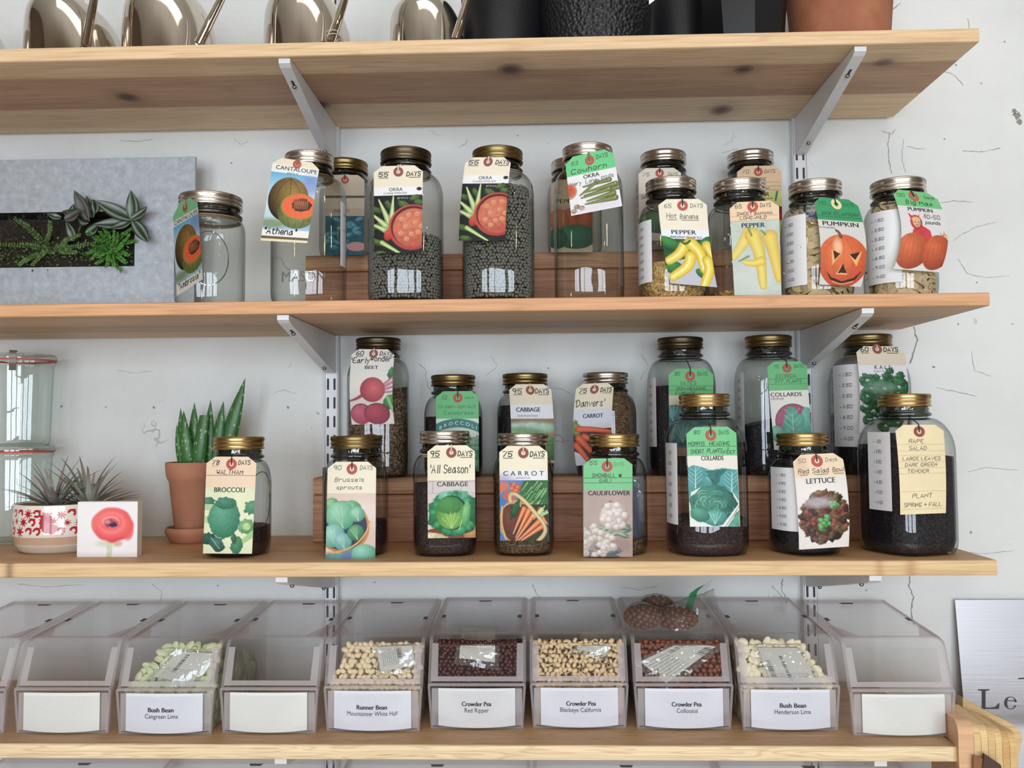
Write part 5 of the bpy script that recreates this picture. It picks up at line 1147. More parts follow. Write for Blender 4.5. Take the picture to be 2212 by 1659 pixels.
seed_tag(F2, 'cream cabbage tag reading All Season with a big green cabbage', [(923.1, 962.1), (1025.5, 961.7), (924.2, 1162.8), (1027.5, 1161.4)], cabbage, '#f8eed0',
         D('95', .225, (.07, .26, .64, .95), w=.022, ul=True, h=.105) + [('h', "'All Season'", .07, .90, .575, .17, '#26282a', .02), ('p', 'CABBAGE', .20, .85, .85, .10, '#3a3a3c', .02)], eye=(.505, .15, .11), eyem='d', group=G3T)
seed_tag(F3, 'cream carrot tag with a basket of orange carrots', [(1078.4, 963.3), (1182.2, 962.9), (1080.3, 1167.8), (1185.5, 1167.6)], carrot, '#f8eed0',
         D('75', .22, (.08, .28, .64, .94), w=.022, ul=True, h=.105) + [('p', 'C A R R O T', .08, .92, .61, .10, '#2c2c30', .012), ('p', 'IMPERATOR', .35, .64, .675, .034, '#5a5a5e', .004)], eye=(.5, .145, .11), eyem='d', group=G3T)
seed_tag(F4, 'green cauliflower tag reading Snowball Early with white heads', [(1260.1, 990.5), (1366.1, 989.5), (1260.3, 1202.8), (1366.7, 1203.4)], cauli, '#7ecf92',
         [('h', '55', .13, .29, .125, .075, '#355a40', .015), ('h', 'DAYS', .62, .83, .15, .07, '#5f9a70', .012), ('h', 'SNOWBALL', .18, .65, .38, .075, '#22402c', .015), ('l', '', .0, 1, .395, .007, '#2c4a36'), ('h', 'EARLY', .33, .58, .485, .065, '#2c4a36', .013), ('l', '', .02, 1, .495, .007, '#2c4a36'), ('l', '', .72, .78, .35, .06, '#2f5a3c'), ('p', 'CAULIFLOWER', .10, .95, .745, .095, '#2e2c30', .03)], eye=(.485, .165, .11), cord='wire', group=G3T)
seed_tag(F5, 'green collards tag reading Morris Heading with blue-green heads', [(1482.1, 922.9), (1589.9, 921.3), (1490.4, 1137.7), (1598.9, 1137.7)], morris, '#78d08e',
         [('h', '80', .15, .27, .14, .07, '#2c4a36', .014), ('h', 'DAYS', .65, .85, .15, .08, '#2c4a36', .014), ('h', 'MORRIS', .03, .36, .37, .075, '#22402c', .015), ('h', 'HEADING', .45, .86, .37, .075, '#22402c', .015), ('l', '', .01, .99, .39, .007, '#2c4a36'), ('h', 'SHORT', .07, .34, .53, .085, '#22402c', .015), ('h', 'PLANTS', .40, .71, .52, .085, '#22402c', .015), ('h', '2', .80, .84, .46, .04, '#22402c', .01), ('h', 'FEET', .73, .96, .54, .065, '#22402c', .014), ('p', 'COLLARDS', .28, .72, .665, .095, '#2c2e2e', .026)], eye=(.49, .165, .11), cord='wire', group=G3T)
seed_tag(F6, 'peach lettuce tag reading Red Salad Bowl with a frilly red lettuce', [(1711.1, 983.4), (1818.2, 977.6), (1726.1, 1187.4), (1833.4, 1180.6)], lettuce, '#f6dcba',
         D('50', .155, (.10, .26, .65, .88), c='#8a7460', w=.013, word='Days', h=.075) + [('h', 'Red', .08, .29, .365, .09, '#4a3c32', .015), ('h', 'Salad', .36, .68, .365, .09, '#4a3c32', .015), ('h', 'Bowl', .76, .99, .365, .09, '#4a3c32', .015), ('l', '', .1, .27, .395, .01, '#4a3c32'), ('l', '', .4, .66, .395, .01, '#4a3c32'), ('l', '', .78, .97, .395, .01, '#4a3c32'), ('p', 'LETTUCE', .22, .78, .565, .105, '#2f2d30', .022)], eye=(.48, .135, .115), cord='wire', bow=3, bowr=7, group=G3T)
ln = [('l', '', .0, 1.0, y, .006, '#b9a580') for y in (.42, .56, .65, .79, .92, 1.04, 1.42, 1.80)]
seed_tag(F7, 'plain cream ruled tag handwritten Rape Salad, plant spring and fall', [(1932.7, 917.9), (2037.1, 917.4), (1944.7, 1111.9), (2043.1, 1108.3)], rape, '#f4e0b2',
         ln + [('h', 'RAPE', .26, .57, .39, .085, '#3a342c', .013), ('h', 'SALAD', .25, .62, .54, .085, '#3a342c', .013), ('h', 'LARGE LEAVES', .10, .90, .76, .075, '#3a342c', .013), ('h', 'DARK GREEN', .14, .82, .89, .075, '#3a342c', .013), ('h', 'TENDER', .19, .64, 1.02, .07, '#3a342c', .013), ('h', 'PLANT', .27, .70, 1.56, .09, '#3a342c', .014), ('h', 'SPRING + FALL', .09, .90, 1.75, .085, '#3a342c', .014)], eye=(.495, .145, .115), eyem='d', cord='wire', bow=3, group=G3T)
seed_tag(R1, 'pale beet tag reading Early Wonder with purple-red beets', [(760.7, 753.8), (853.6, 754.9), (759.9, 917.2), (852.1, 915.5)], beet, '#e9e1d6',
         D('60', .14, (.11, .28, .66, .96), w=.02, ul=True, h=.09) + [('h', "'Early", .02, .43, .32, .12, '#1f1f22', .02), ('h', "Wonder'", .46, .99, .28, .12, '#1f1f22', .02), ('p', 'BEET', .34, .65, .46, .085, '#26262a', .024)], eye=(.51, .105, .1), eyem='d', bow=-5, group=G3T)
seed_tag(R2, 'green broccoli tag reading Green-sprout Calabrese with a curved banner', [(941.9, 845.4), (1033.7, 844.5), (941.9, 1018), (1034.8, 1018)], calab, '#6fc481',
         [('h', '48', .13, .26, .18, .09, '#3f7a50', .012), ('l', '', .1, .27, .19, .007, '#3f7a50'), ('h', 'days', .68, .88, .18, .06, '#2f6a42', .010), ('h', 'Green-sprout', .05, .93, .395, .085, '#2f6a42', .012), ('h', 'Calabrese', .18, .88, .545, .085, '#2f6a42', .012), ('arc', 'B R O C C O L I', .08, .95, .90, .085, '#eef4f0', .12)], eye=(.51, .155, .11), cord='wire', nx=86, group=G3T)
seed_tag(R3, 'cream cabbage tag reading Early Round Dutch on a back-row jar', [(1099.3, 830.1), (1189.5, 829.6), (1106.1, 1000.5), (1197.2, 1000.5)], cabERD, '#ecdfc6',
         D('95', .215, (.08, .30, .62, .94), w=.022, ul=True, h=.11) + [('p', 'CABBAGE', .14, .70, .64, .105, '#1f2024', .028), ('p', 'Early Round Dutch', .17, .64, .755, .05, '#4a4a4c', .008)], eye=(.5, .14, .105), eyem='d', bow=1, bowr=3, nx=86, group=G3T)
seed_tag(R4, 'cream carrot tag reading Danvers with orange carrots on a dark ground', [(1246.1, 829.6), (1326.5, 826.1), (1244.4, 1006), (1321.7, 1002)], danvers, '#eadec4',
         D('75', .235, (.10, .30, .66, .96), w=.024, ul=True, h=.11) + [('h', "'Danvers'", .04, .80, .60, .18, '#1f1f22', .022), ('p', 'CARROT', .25, .77, .90, .115, '#26262a', .028)], eye=(.49, .16, .115), eyem='d', bow=-7, bowr=-3, nx=86, group=G3T)
seed_tag(R5, 'green collards tag reading Vates with blue-green leaves, behind a gold lid', [(1444, 796.8), (1540.6, 796.1), (1446, 985), (1542, 985)], vates, '#6fc47f',
         [('h', '80', .14, .25, .15, .08, '#2c4a36', .014), ('h', 'DAYS', .65, .87, .16, .09, '#2c4a36', .014), ('h', 'VATES', .26, .62, .37, .085, '#22402c', .014), ('l', '', 0, 1, .39, .007, '#2c4a36'), ('h', 'NON-HEADING', .17, .83, .475, .06, '#22402c', .014), ('l', '', 0, 1, .485, .007, '#2c4a36'), ('h', 'CABBAGE', .15, .6, .58, .06, '#22402c', .014)], eye=(.485, .165, .11), cord='wire', nx=86, group=G3T)
seed_tag(R6, 'green collards tag reading Georgia with a leaf on a plum circle', [(1656.2, 782), (1742, 780), (1672.5, 971.9), (1755, 970)], georgia, '#6fc47f',
         [('h', '75', .17, .30, .17, .09, '#2c4a36', .014), ('h', 'DAYS', .68, .92, .165, .09, '#2c4a36', .014), ('h', 'GEORGIA', .2, .72, .42, .09, '#22402c', .014), ('l', '', .02, .99, .445, .007, '#2c4a36'), ('h', '3 FT. PLANTS', .16, .84, .555, .085, '#22402c', .014), ('l', '', .02, .99, .585, .007, '#2c4a36'), ('p', 'COLLARDS', .03, .82, .90, .11, '#1c1c20', .018), ('p', 'GEORGIA', .03, .36, .985, .06, '#3a3a3c', .004)], eye=(.5, .17, .115), cord='wire', nx=86, group=G3T)
seed_tag(R7, 'cream kale tag with curly dark green leaves, half behind the biggest jar', [(1847.5, 747.5), (1950.7, 748), (1855, 935), (1958, 935)], kale, '#eadac2',
         D('60', .115, (.10, .26, .58, .88), w=.02, ul=True, h=.09) + [('p', 'K A L E', .34, .68, .48, .085, '#26263a', .012), ('h', 'Dwarf Scotch', .32, .64, .54, .035, '#5a5a62', .007)], eye=(.45, .06, .1), eyem='d', bow=6, bowr=8, group=G3T)
# ------------------------------------------------------------ what is in the jars
BLK = spec_mat('black_seed', [(0.0, '#131316'), (0.6, '#232228'), (1.0, '#46404a')], 620, 0.45, 0.8, 0.001)
DRK = spec_mat('dark_brown_seed', [(0.0, '#1f1517'), (0.6, '#33252a'), (1.0, '#5a4444')], 620, 0.5, 0.8, 0.001)
BRN = spec_mat('brown_seed', [(0.0, '#3c2a1e'), (0.5, '#5e4632'), (1.0, '#8c7350')], 520, 0.6, 0.9, 0.0012)
RGH = spec_mat('rough_beet_seed', [(0.0, '#3d2f26'), (0.5, '#6b5442'), (1.0, '#9a8168')], 300, 0.8, 1.0, 0.002)
TANS = spec_mat('tan_pepper_seed', [(0.0, '#8f6a3a'), (0.5, '#c39a5c'), (1.0, '#e6c88e')], 330, 0.5, 0.9, 0.0015)
fill(J6, 'tan flat pepper seed in the bottom of the Hot Banana jar', .055, TANS)
fill(J7, 'thin layer of tan pepper seed in the Sweet Banana jar', .012, TANS)
fill(F0, 'low layer of brown broccoli seed in the Waltham jar', .042, DRK)
fill(F1, 'dark seed in the bottom of the Brussels sprouts jar', .046, DRK, .004)
fill(F2, 'dark brown cabbage seed filling two thirds of the All Season jar', .105, DRK)
fill(F3, 'brown carrot seed filling the carrot basket jar', .148, BRN)
fill(F4, 'shallow brown seed in the cauliflower jar', .018, BRN, .006)
fill(F5, 'low layer of dark collard seed in the Morris Heading jar', .052, DRK)
fill(F6, 'near-black lettuce seed in the Red Salad Bowl jar', .126, BLK)
fill(F7, 'black seed nearly filling the biggest jar', .150, BLK, -.010)
fill(R1, 'rough brown beet seed in the beet jar', .140, RGH, .012)
fill(R2, 'dark seed in the Calabrese broccoli jar', .100, DRK)
fill(R3, 'black seed in the Early Round Dutch cabbage jar', .118, BLK)
fill(R4, 'brown carrot seed nearly filling the Danvers jar', .152, BRN)
fill(R5, 'black seed in the Vates collards jar', .148, BLK)
fill(R6, 'black seed in the Georgia collards jar', .088, BLK, .008)
fill(R7, 'black seed in the lower part of the kale jar', .098, BLK)

# round okra seed: packed little balls against the glass and over the top
OKM = mat('okra_seed', '#74726a', 0.6, var=0.25, scale=160, spec=0.3)
CORE = mat('seed_core', '#2c2d29', 0.9)
def shell_points(j, z0, z1, step, sc, a0=-118, a1=118, rng=None):
    out = []; z = z0; k = 0
    zs = j['zs'] - j['z']
    while z < z1:
        f = 1.0
        if z < 0.02: f = 0.90 + 0.10 * math.sqrt(max(0, z / 0.02))
        if z > zs: u = min(1, (z - zs) / 0.045); f = (j['Rn'] - 0.006 + (j['R'] - j['Rn']) * math.sqrt(max(0, 1 - u * u))) / j['R']
        n = int(math.radians(a1 - a0) * j['R'] * f / step)
        for i in range(n):
            a = math.radians(a0 + (a1 - a0) * (i + 0.5 * (k % 2)) / n) + rng.normal(0, 0.12 * step / j['R'])
            p = radial(j, a, 0); q = np.array([j['x'] + (p[0] - j['x']) * sc * f, j['y'] + (p[1] - j['y']) * sc * f, j['z'] + z + rng.normal(0, 0.12 * step)])
            out.append((q, a))
        z += step * 0.87; k += 1
    return out
for j, zt, lab in ((J3, .098, 'round grey okra seed filling the lower half of its jar'), (J4, .172, 'round grey okra seed heaped to the shoulder of its jar')):
    mb = MB(); rng = np.random.default_rng(3); r = 0.00265
    for q, a in shell_points(j, 0.008, zt, 0.0052, 0.935, rng=rng):
        mb.ball(q, r * rng.uniform(.9, 1.08), nu=7, nv=5)
    zs = j['zs'] - j['z']; f = 1.0 if zt < zs else .72
    for k in range(420):
        t, u = rng.uniform(0, 6.28), math.sqrt(rng.random()) * j['R'] * .86 * f
        mb.ball((j['x'] + u * math.cos(t), j['y'] + u * math.sin(t), j['z'] + zt + rng.uniform(-.001, .003) + .006 * (1 - u / j['R'])), r, nu=7, nv=5)
    o = mb.build('seed_fill', OKM, loc=(j['x'], j['y'], j['z']), angle=0); tag(o, lab, 'seeds', None, 'stuff')
    c = MB(); R = j['R'] * .84
    c.lathe([(.001, .012), (R * .9, .012), (R, .03), (R, min(zt, zs) - .004), (R * f, zt - .004), (.001, zt)][::1], j['x'], j['y'], j['z'], 32, sq=[j['sq']] * 6, rot=j['rot'])
    co = c.build('seed_core', CORE, o); co.location = (0, 0, 0)
    co.data.transform(Matrix.Translation(-Vector(o['_o'])) if False else Matrix.Identity(4))
# flat pumpkin seeds, one object each
PSM = mat('pumpkin_seed', '#dcc29c', 0.55, var=0.16, scale=120, spec=0.3)
def pumpkin_seed_mesh():
    mb = MB(); n = 14; P = []
    for k, (s, h) in enumerate(((1.0, 0.0), (0.93, .0011), (0.86, .0009), (.5, .0017), (.02, .0019))):
        row = []
        for i in range(n):
            t = 2 * math.pi * i / n; x = math.cos(t); y = math.sin(t) * (1 - .22 * x)
            row.append((.0092 * s * (x + (.18 if x > .9 and s > .9 else 0)), .0056 * s * y, h))
        P.append(row)
    P = np.array(P); mb.grid(P, closed=True); Q = P.copy(); Q[..., 2] *= -1; mb.grid(Q[::-1], closed=True)
    return mb
PSB = pumpkin_seed_mesh()
PS0 = None
def put_copy(proto, name, M, label, cat, group):
    o = proto.copy(); COL.objects.link(o); o.matrix_world = M
    o['label'] = label; o['category'] = cat; o['group'] = group
    return o
for j, zt, lab, grp in ((J8, .128, 'flat cream pumpkin seed in the jar with the carved pumpkin tag', 'pumpkin seeds in the carved pumpkin jar'), (J9, .142, 'flat cream pumpkin seed in the Big Max jar', 'pumpkin seeds in the Big Max jar')):
    rng = np.random.default_rng(5 if j is J8 else 6)
    cf = fill(j, 'packed pumpkin seed behind the glass, %s' % ('carved pumpkin jar' if j is J8 else 'Big Max jar'), zt - .004, spec_mat('packed_pumpkin_seed', [(0, '#6a5236'), (.5, '#a58a64'), (1, '#c9b08a')], 130, .6, 1.0, .003), sc=.80)
    pts = shell_points(j, .006, zt,   .0116, .865, -100, 100, rng)
    for q, a in pts:
        if rng.random() < .06: continue
        R = Matrix.Rotation(a, 4, 'Z') @ Matrix.Rotation(math.radians(90 + rng.normal(0, 15)), 4, 'X') @ Matrix.Rotation(rng.normal(0, .25), 4, 'Y') @ Matrix.Rotation(rng.uniform(-.8, .8) + (math.pi if rng.random() < .5 else 0), 4, 'Z')
        if rng.random() < .25: R = Matrix.Rotation(a, 4, 'Z') @ Matrix.Rotation(math.radians(rng.normal(30, 12)), 4, 'X') @ Matrix.Rotation(rng.uniform(-.5, .5), 4, 'Y') @ Matrix.Rotation(rng.uniform(0, 6.3), 4, 'Z')
        M = Matrix.Translation(Vector(q)) @ R
        if PS0 is None: PS0 = PSB.build('pumpkin_seed', PSM); PS0.matrix_world = M; tag(PS0, lab, 'seed', grp)
        else: put_copy(PS0, 'pumpkin_seed', M, lab, 'seed', grp)
# raised lettering and marks on the glass
def emboss(j, txt, a0, a1, z, h):
    mb = MB(); f = lambda u, v: radial(j, math.radians(a0 + (a1 - a0) * u), j['z'] + z + v, .0012)
    v, fc = type_mesh(txt, 0.0); lo, hi = v[:, 0].min(), v[:, 0].max()
    top = [f((a - lo) / (hi - lo), b / .73 * h) for a, b in v]; n = len(top)
    bot = [radial(j, math.radians(a0 + (a1 - a0) * (a - lo) / (hi - lo)), j['z'] + z + b / .73 * h, .0001) for a, b in v]
    mb.add(top, fc); 
    from collections import Counter
    ed = Counter(); dr = {}
    for q in fc:
        for k in range(len(q)): e = (q[k], q[(k + 1) % len(q)]); ed[frozenset(e)] += 1; dr[frozenset(e)] = e
    mb2 = [[e[0], e[0] + n, e[1] + n, e[1]] for fz, e in dr.items() if ed[fz] == 1]
    mb.n = 0; mb.V = []; mb.F = []; mb.M = []; mb.C = []
    mb.add(top + bot, list(fc) + mb2)
    o = mb.build('embossed_lettering', EMBOSS, j['o'], angle=30); return o
emboss(J2, 'MASON', -24, 38, .030, .016)
def emboss_oval(j, ac, zc, ra, rz):
    t = np.linspace(0, 2 * math.pi, 48)
    pts = [radial(j, math.radians(ac) + ra * math.cos(a) / j['R'], j['z'] + zc + rz * math.sin(a), .0004) for a in t]
    MB().tube(pts, .0009, 6, cap=False).build('embossed_ring', EMBOSS, j['o'])
emboss_oval(J1, 18, .068, .028, .040); emboss_oval(F0, 62, .085, .024, .040)
# blue zip bag inside the cauliflower jar
BLUEF = thin_glass('blue_tinted_film', tint='#8fa6c4', edge='#5f7896', refl=.12, haze=.35, hazecol='#9fb6d6', wob=.5, wscale=40)
mb = MB(); U, V_ = np.meshgrid(np.linspace(0, 1, 10), np.linspace(0, 1, 16))
X = F4['x'] + .006 + .036 * U; P = np.stack([X, F4['y'] - .030 + .026 * U + .004 * np.sin(U * 7 + V_ * 5), F4['z'] + .022 + .092 * V_], -1)
zb_ = mb.grid(P).build('zip_bag', BLUEF, loc=(F4['x'], F4['y'], F4['z'] + .02)); tag(zb_, 'blue-tinted folded zip bag standing inside the cauliflower jar', 'bag')
# crumpled clear bag in the Sweet Banana jar
mb = MB(); U, V_ = np.meshgrid(np.linspace(0, 1, 16), np.linspace(0, 1, 22)); rng = np.random.default_rng(1)
cr = .006 * (fbm(U * 7, V_ * 7, 3) - .5) * 2
P = np.stack([J7['x'] - .030 + .040 * U, J7['y'] - .030 + .012 * U + cr, J7['z'] + .012 + .10 * V_ * (1 - .2 * U)], -1)
o = mb.grid(P).build('plastic_bag', FILM, loc=(J7['x'], J7['y'], J7['z'])); tag(o, 'crumpled clear plastic bag inside the Sweet Banana jar', 'bag')

# folded blue printed bag among the seeds of the carved pumpkin jar
BLUP = mat('blue_printed_plastic', vcol=True, rough=.3, var=.1, scale=80)
mb = MB(); U, V_ = np.meshgrid(np.linspace(0, 1, 26), np.linspace(0, 1, 18)); P = np.zeros(U.shape + (3,)); C = np.zeros(U.shape + (3,))
for i in range(18):
    for j_ in range(26):
        a = math.radians(-58 + 62 * U[i, j_]); z = J8['z'] + .108 + .016 * V_[i, j_] + .008 * math.sin(U[i, j_] * 3); q = radial(J8, a, z); k = .90 - .25 * V_[i, j_] + .05 * math.sin(U[i, j_] * 9 + V_[i, j_] * 4)
        P[i, j_] = (J8['x'] + (q[0] - J8['x']) * k, J8['y'] + (q[1] - J8['y']) * k, z)
        C[i, j_] = lin(['#3f5f8a', '#c9ccd6', '#5a4a78', '#2f4a7a'][int((U[i, j_] * 2 + V_[i, j_] * 3) * 1.6) % 4])
o = mb.grid(P, 0, C).build('printed_bag', BLUP, loc=(J8['x'], J8['y'], J8['z'] + .1)); tag(o, 'folded blue and purple printed bag on the seeds in the carved pumpkin jar', 'bag')
# ------------------------------------------------------------ hinged see-through bins of beans
NOTCH = mat('notch_shadow', '#6f686e', 0.7)
def bin_(label, x, yf, z, w=0.1455, text=(), card='#dedfe8', dp=0.248, group='hinged bean bins', lab=True):
    t = thing('seed_bin', label, 'bin', (x, yf, z), group)
    h0, h1 = w / 2 - 0.0045, w / 2
    hw = lambda q: h0 + (h1 - h0) * min(1, q / 0.064)
    out = [(0.0, 0.001), (-0.002, 0.062), (0.004, 0.066), (0.0245, 0.117), (0.027, 0.1225), (0.032, 0.1265), (0.040, 0.128), (dp, 0.141), (dp, 0.001)]
    m = MB()
    for s in (-1, 1):
        for off in (0.0,):
            v = [(x + s * (hw(q) - off), yf + p, z + q) for p, q in out]; c = (x + s * (hw(.05) - off), yf + .12, z + .06)
            m.add(v + [c], [(k, (k + 1) % len(v), len(v)) for k in range(len(v))])
    m.add([(x - h0, yf + .001, z + .001), (x + h0, yf + .001, z + .001), (x + h1, yf - .001, z + .063), (x - h1, yf - .001, z + .063)], [(0, 1, 2, 3)])
    m.add([(x - h0, yf, z + .0015), (x + h0, yf, z + .0015), (x + h0, yf + dp, z + .0015), (x - h0, yf + dp, z + .0015)], [(0, 1, 2, 3)])
    m.add([(x - h0, yf + dp, z), (x + h0, yf + dp, z), (x + h1, yf + dp, z + .138), (x - h1, yf + dp, z + .138)], [(0, 1, 2, 3)])
    m.build('body', PLASTIC, t, smooth=False)
    r = MB()                                            # thicker flanges
    for s in (-1, 1):
        path = out[:8]
        for (a, b) in zip(path[:-1], path[1:]):
            wd = 0.0052 if a[1] > .06 else 0.0036
            v = [(x + s * hw(a[1]), yf + a[0], z + a[1]), (x + s * (hw(a[1]) - wd), yf + a[0] - .0004, z + a[1] + .0004), (x + s * (hw(b[1]) - wd), yf + b[0] - .0004, z + b[1] + .0004), (x + s * hw(b[1]), yf + b[0], z + b[1])]
            r.add(v, [(0, 1, 2, 3)])
            d = np.array([0, b[0] - a[0], b[1] - a[1]]); d /= np.linalg.norm(d) + 1e-9; nn = np.array([0, d[2], -d[1]]) * 0.0055
            r.add([np.array(v[0]), np.array(v[3]), np.array(v[3]) + nn, np.array(v[0]) + nn], [(0, 1, 2, 3)])
    r.box(x - h1 + .002, x + h1 - .002, yf - .0035, yf + .003, z + .0625, z + .0655)
    r.box(x - h0, x + h0, yf - .001, yf + .003, z, z + .0025)
    for s in (-1, 1): r.box(x + s * (h0 - .007) - .0055, x + s * (h0 - .007) + .0055, yf + .0005, yf + .0012, z + .004, z + .058)
    r.build('flange', PLEDGE, t, smooth=False)
    wm = MB(); iw = h1 - .004                            # sloping front window
    P = lambda u, v: (x + u, yf + .0052 + .0205 * v, z + .0668 + .051 * v)
    wm.add([P(-iw, 0), P(iw, 0), P(iw, 1), P(-iw, 1)], [(0, 1, 2, 3)])
    wo = wm.build('front_window', CLEAR, t, smooth=False)
    fr = MB()
    for s in (-1, 1): fr.add([P(s * iw, 0), P(s * (iw - .0105), 0), P(s * (iw - .0095), 1), P(s * iw, 1)], [(0, 1, 2, 3)])
    fr.add([np.array(P(-iw, 0)), np.array(P(iw, 0)), np.array(P(iw, .13)), np.array(P(-iw, .13))], [(0, 1, 2, 3)])
    for q in fr.V: q[:, 1] -= .0006
    fr.build('window_frame', PFRAME, wo, smooth=False)
    l = MB(); Q = lambda u, p, dz=0: (x + u, yf + p, z + .1285 + (p - .04) * .0625 + dz)
    l.box(x - h1 + .003, x + h1 - .003, yf + .036, yf + dp - .004, 0, .0014); V = l.V[-1]; V[:, 2] = V[:, 2] + z + .1275 + (V[:, 1] - yf - .04) * .0625
    lo = l.build('hinged_lid', CLEAR, t, smooth=False)
    lf = MB(); dz = .0022
    for s in (-1, 1): lf.add([Q(s * (h1 - .003), .036, dz), Q(s * (h1 - .0115), .036, dz), Q(s * (h1 - .0085), dp - .005, dz), Q(s * (h1 - .003), dp - .005, dz)], [(0, 1, 2, 3)])
    lf.add([Q(-h1 + .003, dp - .028, dz), Q(h1 - .003, dp - .028, dz), Q(h1 - .003, dp - .005, dz), Q(-h1 + .003, dp - .005, dz)], [(0, 1, 2, 3)])
    lf.add([Q(-h1 + .003, .034, dz), Q(h1 - .003, .034, dz), Q(h1 - .003, .041, dz), Q(-h1 + .003, .041, dz)], [(0, 1, 2, 3)])
    for s in (-1, 1): lf.add([Q(s * (h1 - .003), .036, dz), Q(s * (h1 - .030), .041, dz), Q(s * (h1 - .0115), .088, dz), Q(s * (h1 - .003), .09, dz)], [(0, 1, 2, 3)])
    lf.build('lid_frame', PLEDGE, lo, smooth=False)
    for s in (-1, 1): MB().add([Q(s * (h1 - .008), .115, .003), Q(s * (h1 - .0145), .115, .003), Q(s * (h1 - .0145), .131, .003), Q(s * (h1 - .008), .131, .003)], [(0, 1, 2, 3)]).build('lid_notch', NOTCH, lo, smooth=False)
    MB().add([Q(-.009, dp - .037, .003), Q(.009, dp - .037, .003), Q(.012, dp - .028, .003), Q(-.012, dp - .028, .003)], [(0, 1, 2, 3)]).build('lid_catch', NOTCH, lo, smooth=False)
    if lab:
        cw, ch = .1135 * w / .1455, .054
        def fn(u, v, e=0.0):
            b = 1 - (2 * u - 1) ** 2
            return (x + (u - .5) * cw, yf - .0032 - .0045 * b * (.4 + .6 * (1 - v)) - e, z + .0055 + ch * v - .0022 * b * (1 - v))
        mb = MB(); U, V_ = np.meshgrid(np.linspace(0, 1, 22), np.linspace(0, 1, 6))
        mb.grid(np.array([[fn(u, v) for u in np.linspace(0, 1, 22)] for v in np.linspace(0, 1, 6)]), 0, lin(card))
        for (s, x0, x1, v, b) in text: print_text(mb, s, lambda u, q: fn(u, q, .0004), x0, x1, v, .118, lin('#2e2e34'), .018 if b else .002)
        mb.build('label_card', PRINT, t, angle=0)
        pk = MB().grid(np.array([[np.array(fn(-.03 + 1.06 * u, v * .93, .0012)) for u in np.linspace(0, 1, 22)] for v in (0, .5, 1)]))
        pk.build('label_pocket', POCKET, t, angle=0)
    return dict(o=t, x=x, yf=yf, z=z, hw=h1)
def bin_at(label, cx, yb, **k):
    p = atz(cx, yb, ZS4); q = at(cx, 1492, p[1])
    return bin_(label, q[0], p[1] - .001, ZS4, **k)
BN = []
BN.append(bin_at('see-through bin at the picture edge, left of the first blank-label bin', -88, 1584, card='#e4e4e0'))
BN.append(bin_at('empty see-through bin with a blank white label, left of the Cangreen Lima bin', 137, 1583, card='#e4e4e0'))
BN.append(bin_at('see-through bin of pale green beans labelled Bush Bean Cangreen Lima', 358, 1585, text=[('Bush Bean', .30, .63, .53, 1), ('Cangreen Lima', .26, .69, .37, 0)]))
BN.append(bin_at('empty see-through bin with a blank white label, left of the Runner Bean bin', 582, 1583, card='#e4e4e0'))
BN.append(bin_at('see-through bin of white beans labelled Runner Bean Mountaineer White Half', 806, 1579, text=[('Runner Bean', .30, .69, .53, 1), ('Mountaineer White Half', .175, .83, .37, 0)]))
BN.append(bin_at('see-through bin of dark red peas labelled Crowder Pea Red Ripper', 1030, 1573, card='#dcdcde', text=[('Crowder Pea', .31, .69, .55, 1), ('Red Ripper', .345, .66, .39, 0)]))
BN.append(bin_at('see-through bin of black-eyed peas labelled Crowder Pea Blackeye California', 1251, 1572, text=[('Crowder Pea', .33, .71, .55, 1), ('Blackeye California', .25, .78, .39, 0)]))
BN.append(bin_at('see-through bin of rust peas labelled Crowder Pea Collossus, bag on its lid', 1476, 1574, text=[('Crowder Pea', .34, .72, .55, 1), ('Collossus', .40, .67, .39, 0)]))
BN.append(bin_at('see-through bin of cream beans labelled Bush Bean Henderson Lima', 1705, 1577, text=[('Bush Bean', .36, .69, .55, 1), ('Henderson Lima', .29, .75, .39, 0)]))
BN.append(bin_at('empty see-through bin with a blank label at the right end of the row', 1948, 1589, card='#e4e4e0', w=.149))
for cx, lb in ((10, 'wide see-through bin under the bean shelf, below the first blank-label bin'), (445, 'wide see-through bin under the bean shelf, below the Cangreen Lima bin'), (905, 'wide see-through bin under the bean shelf, below the Red Ripper bin'), (1385, 'wide see-through bin under the bean shelf, below the Collossus bin'), (1850, 'wide see-through bin under the bean shelf, below the last blank-label bin')):
    q = at(cx, 1640, -.27); bin_(lb, q[0], -.275, ZS5, w=.32, dp=.262, group='wide bins under the bean shelf', lab=False)

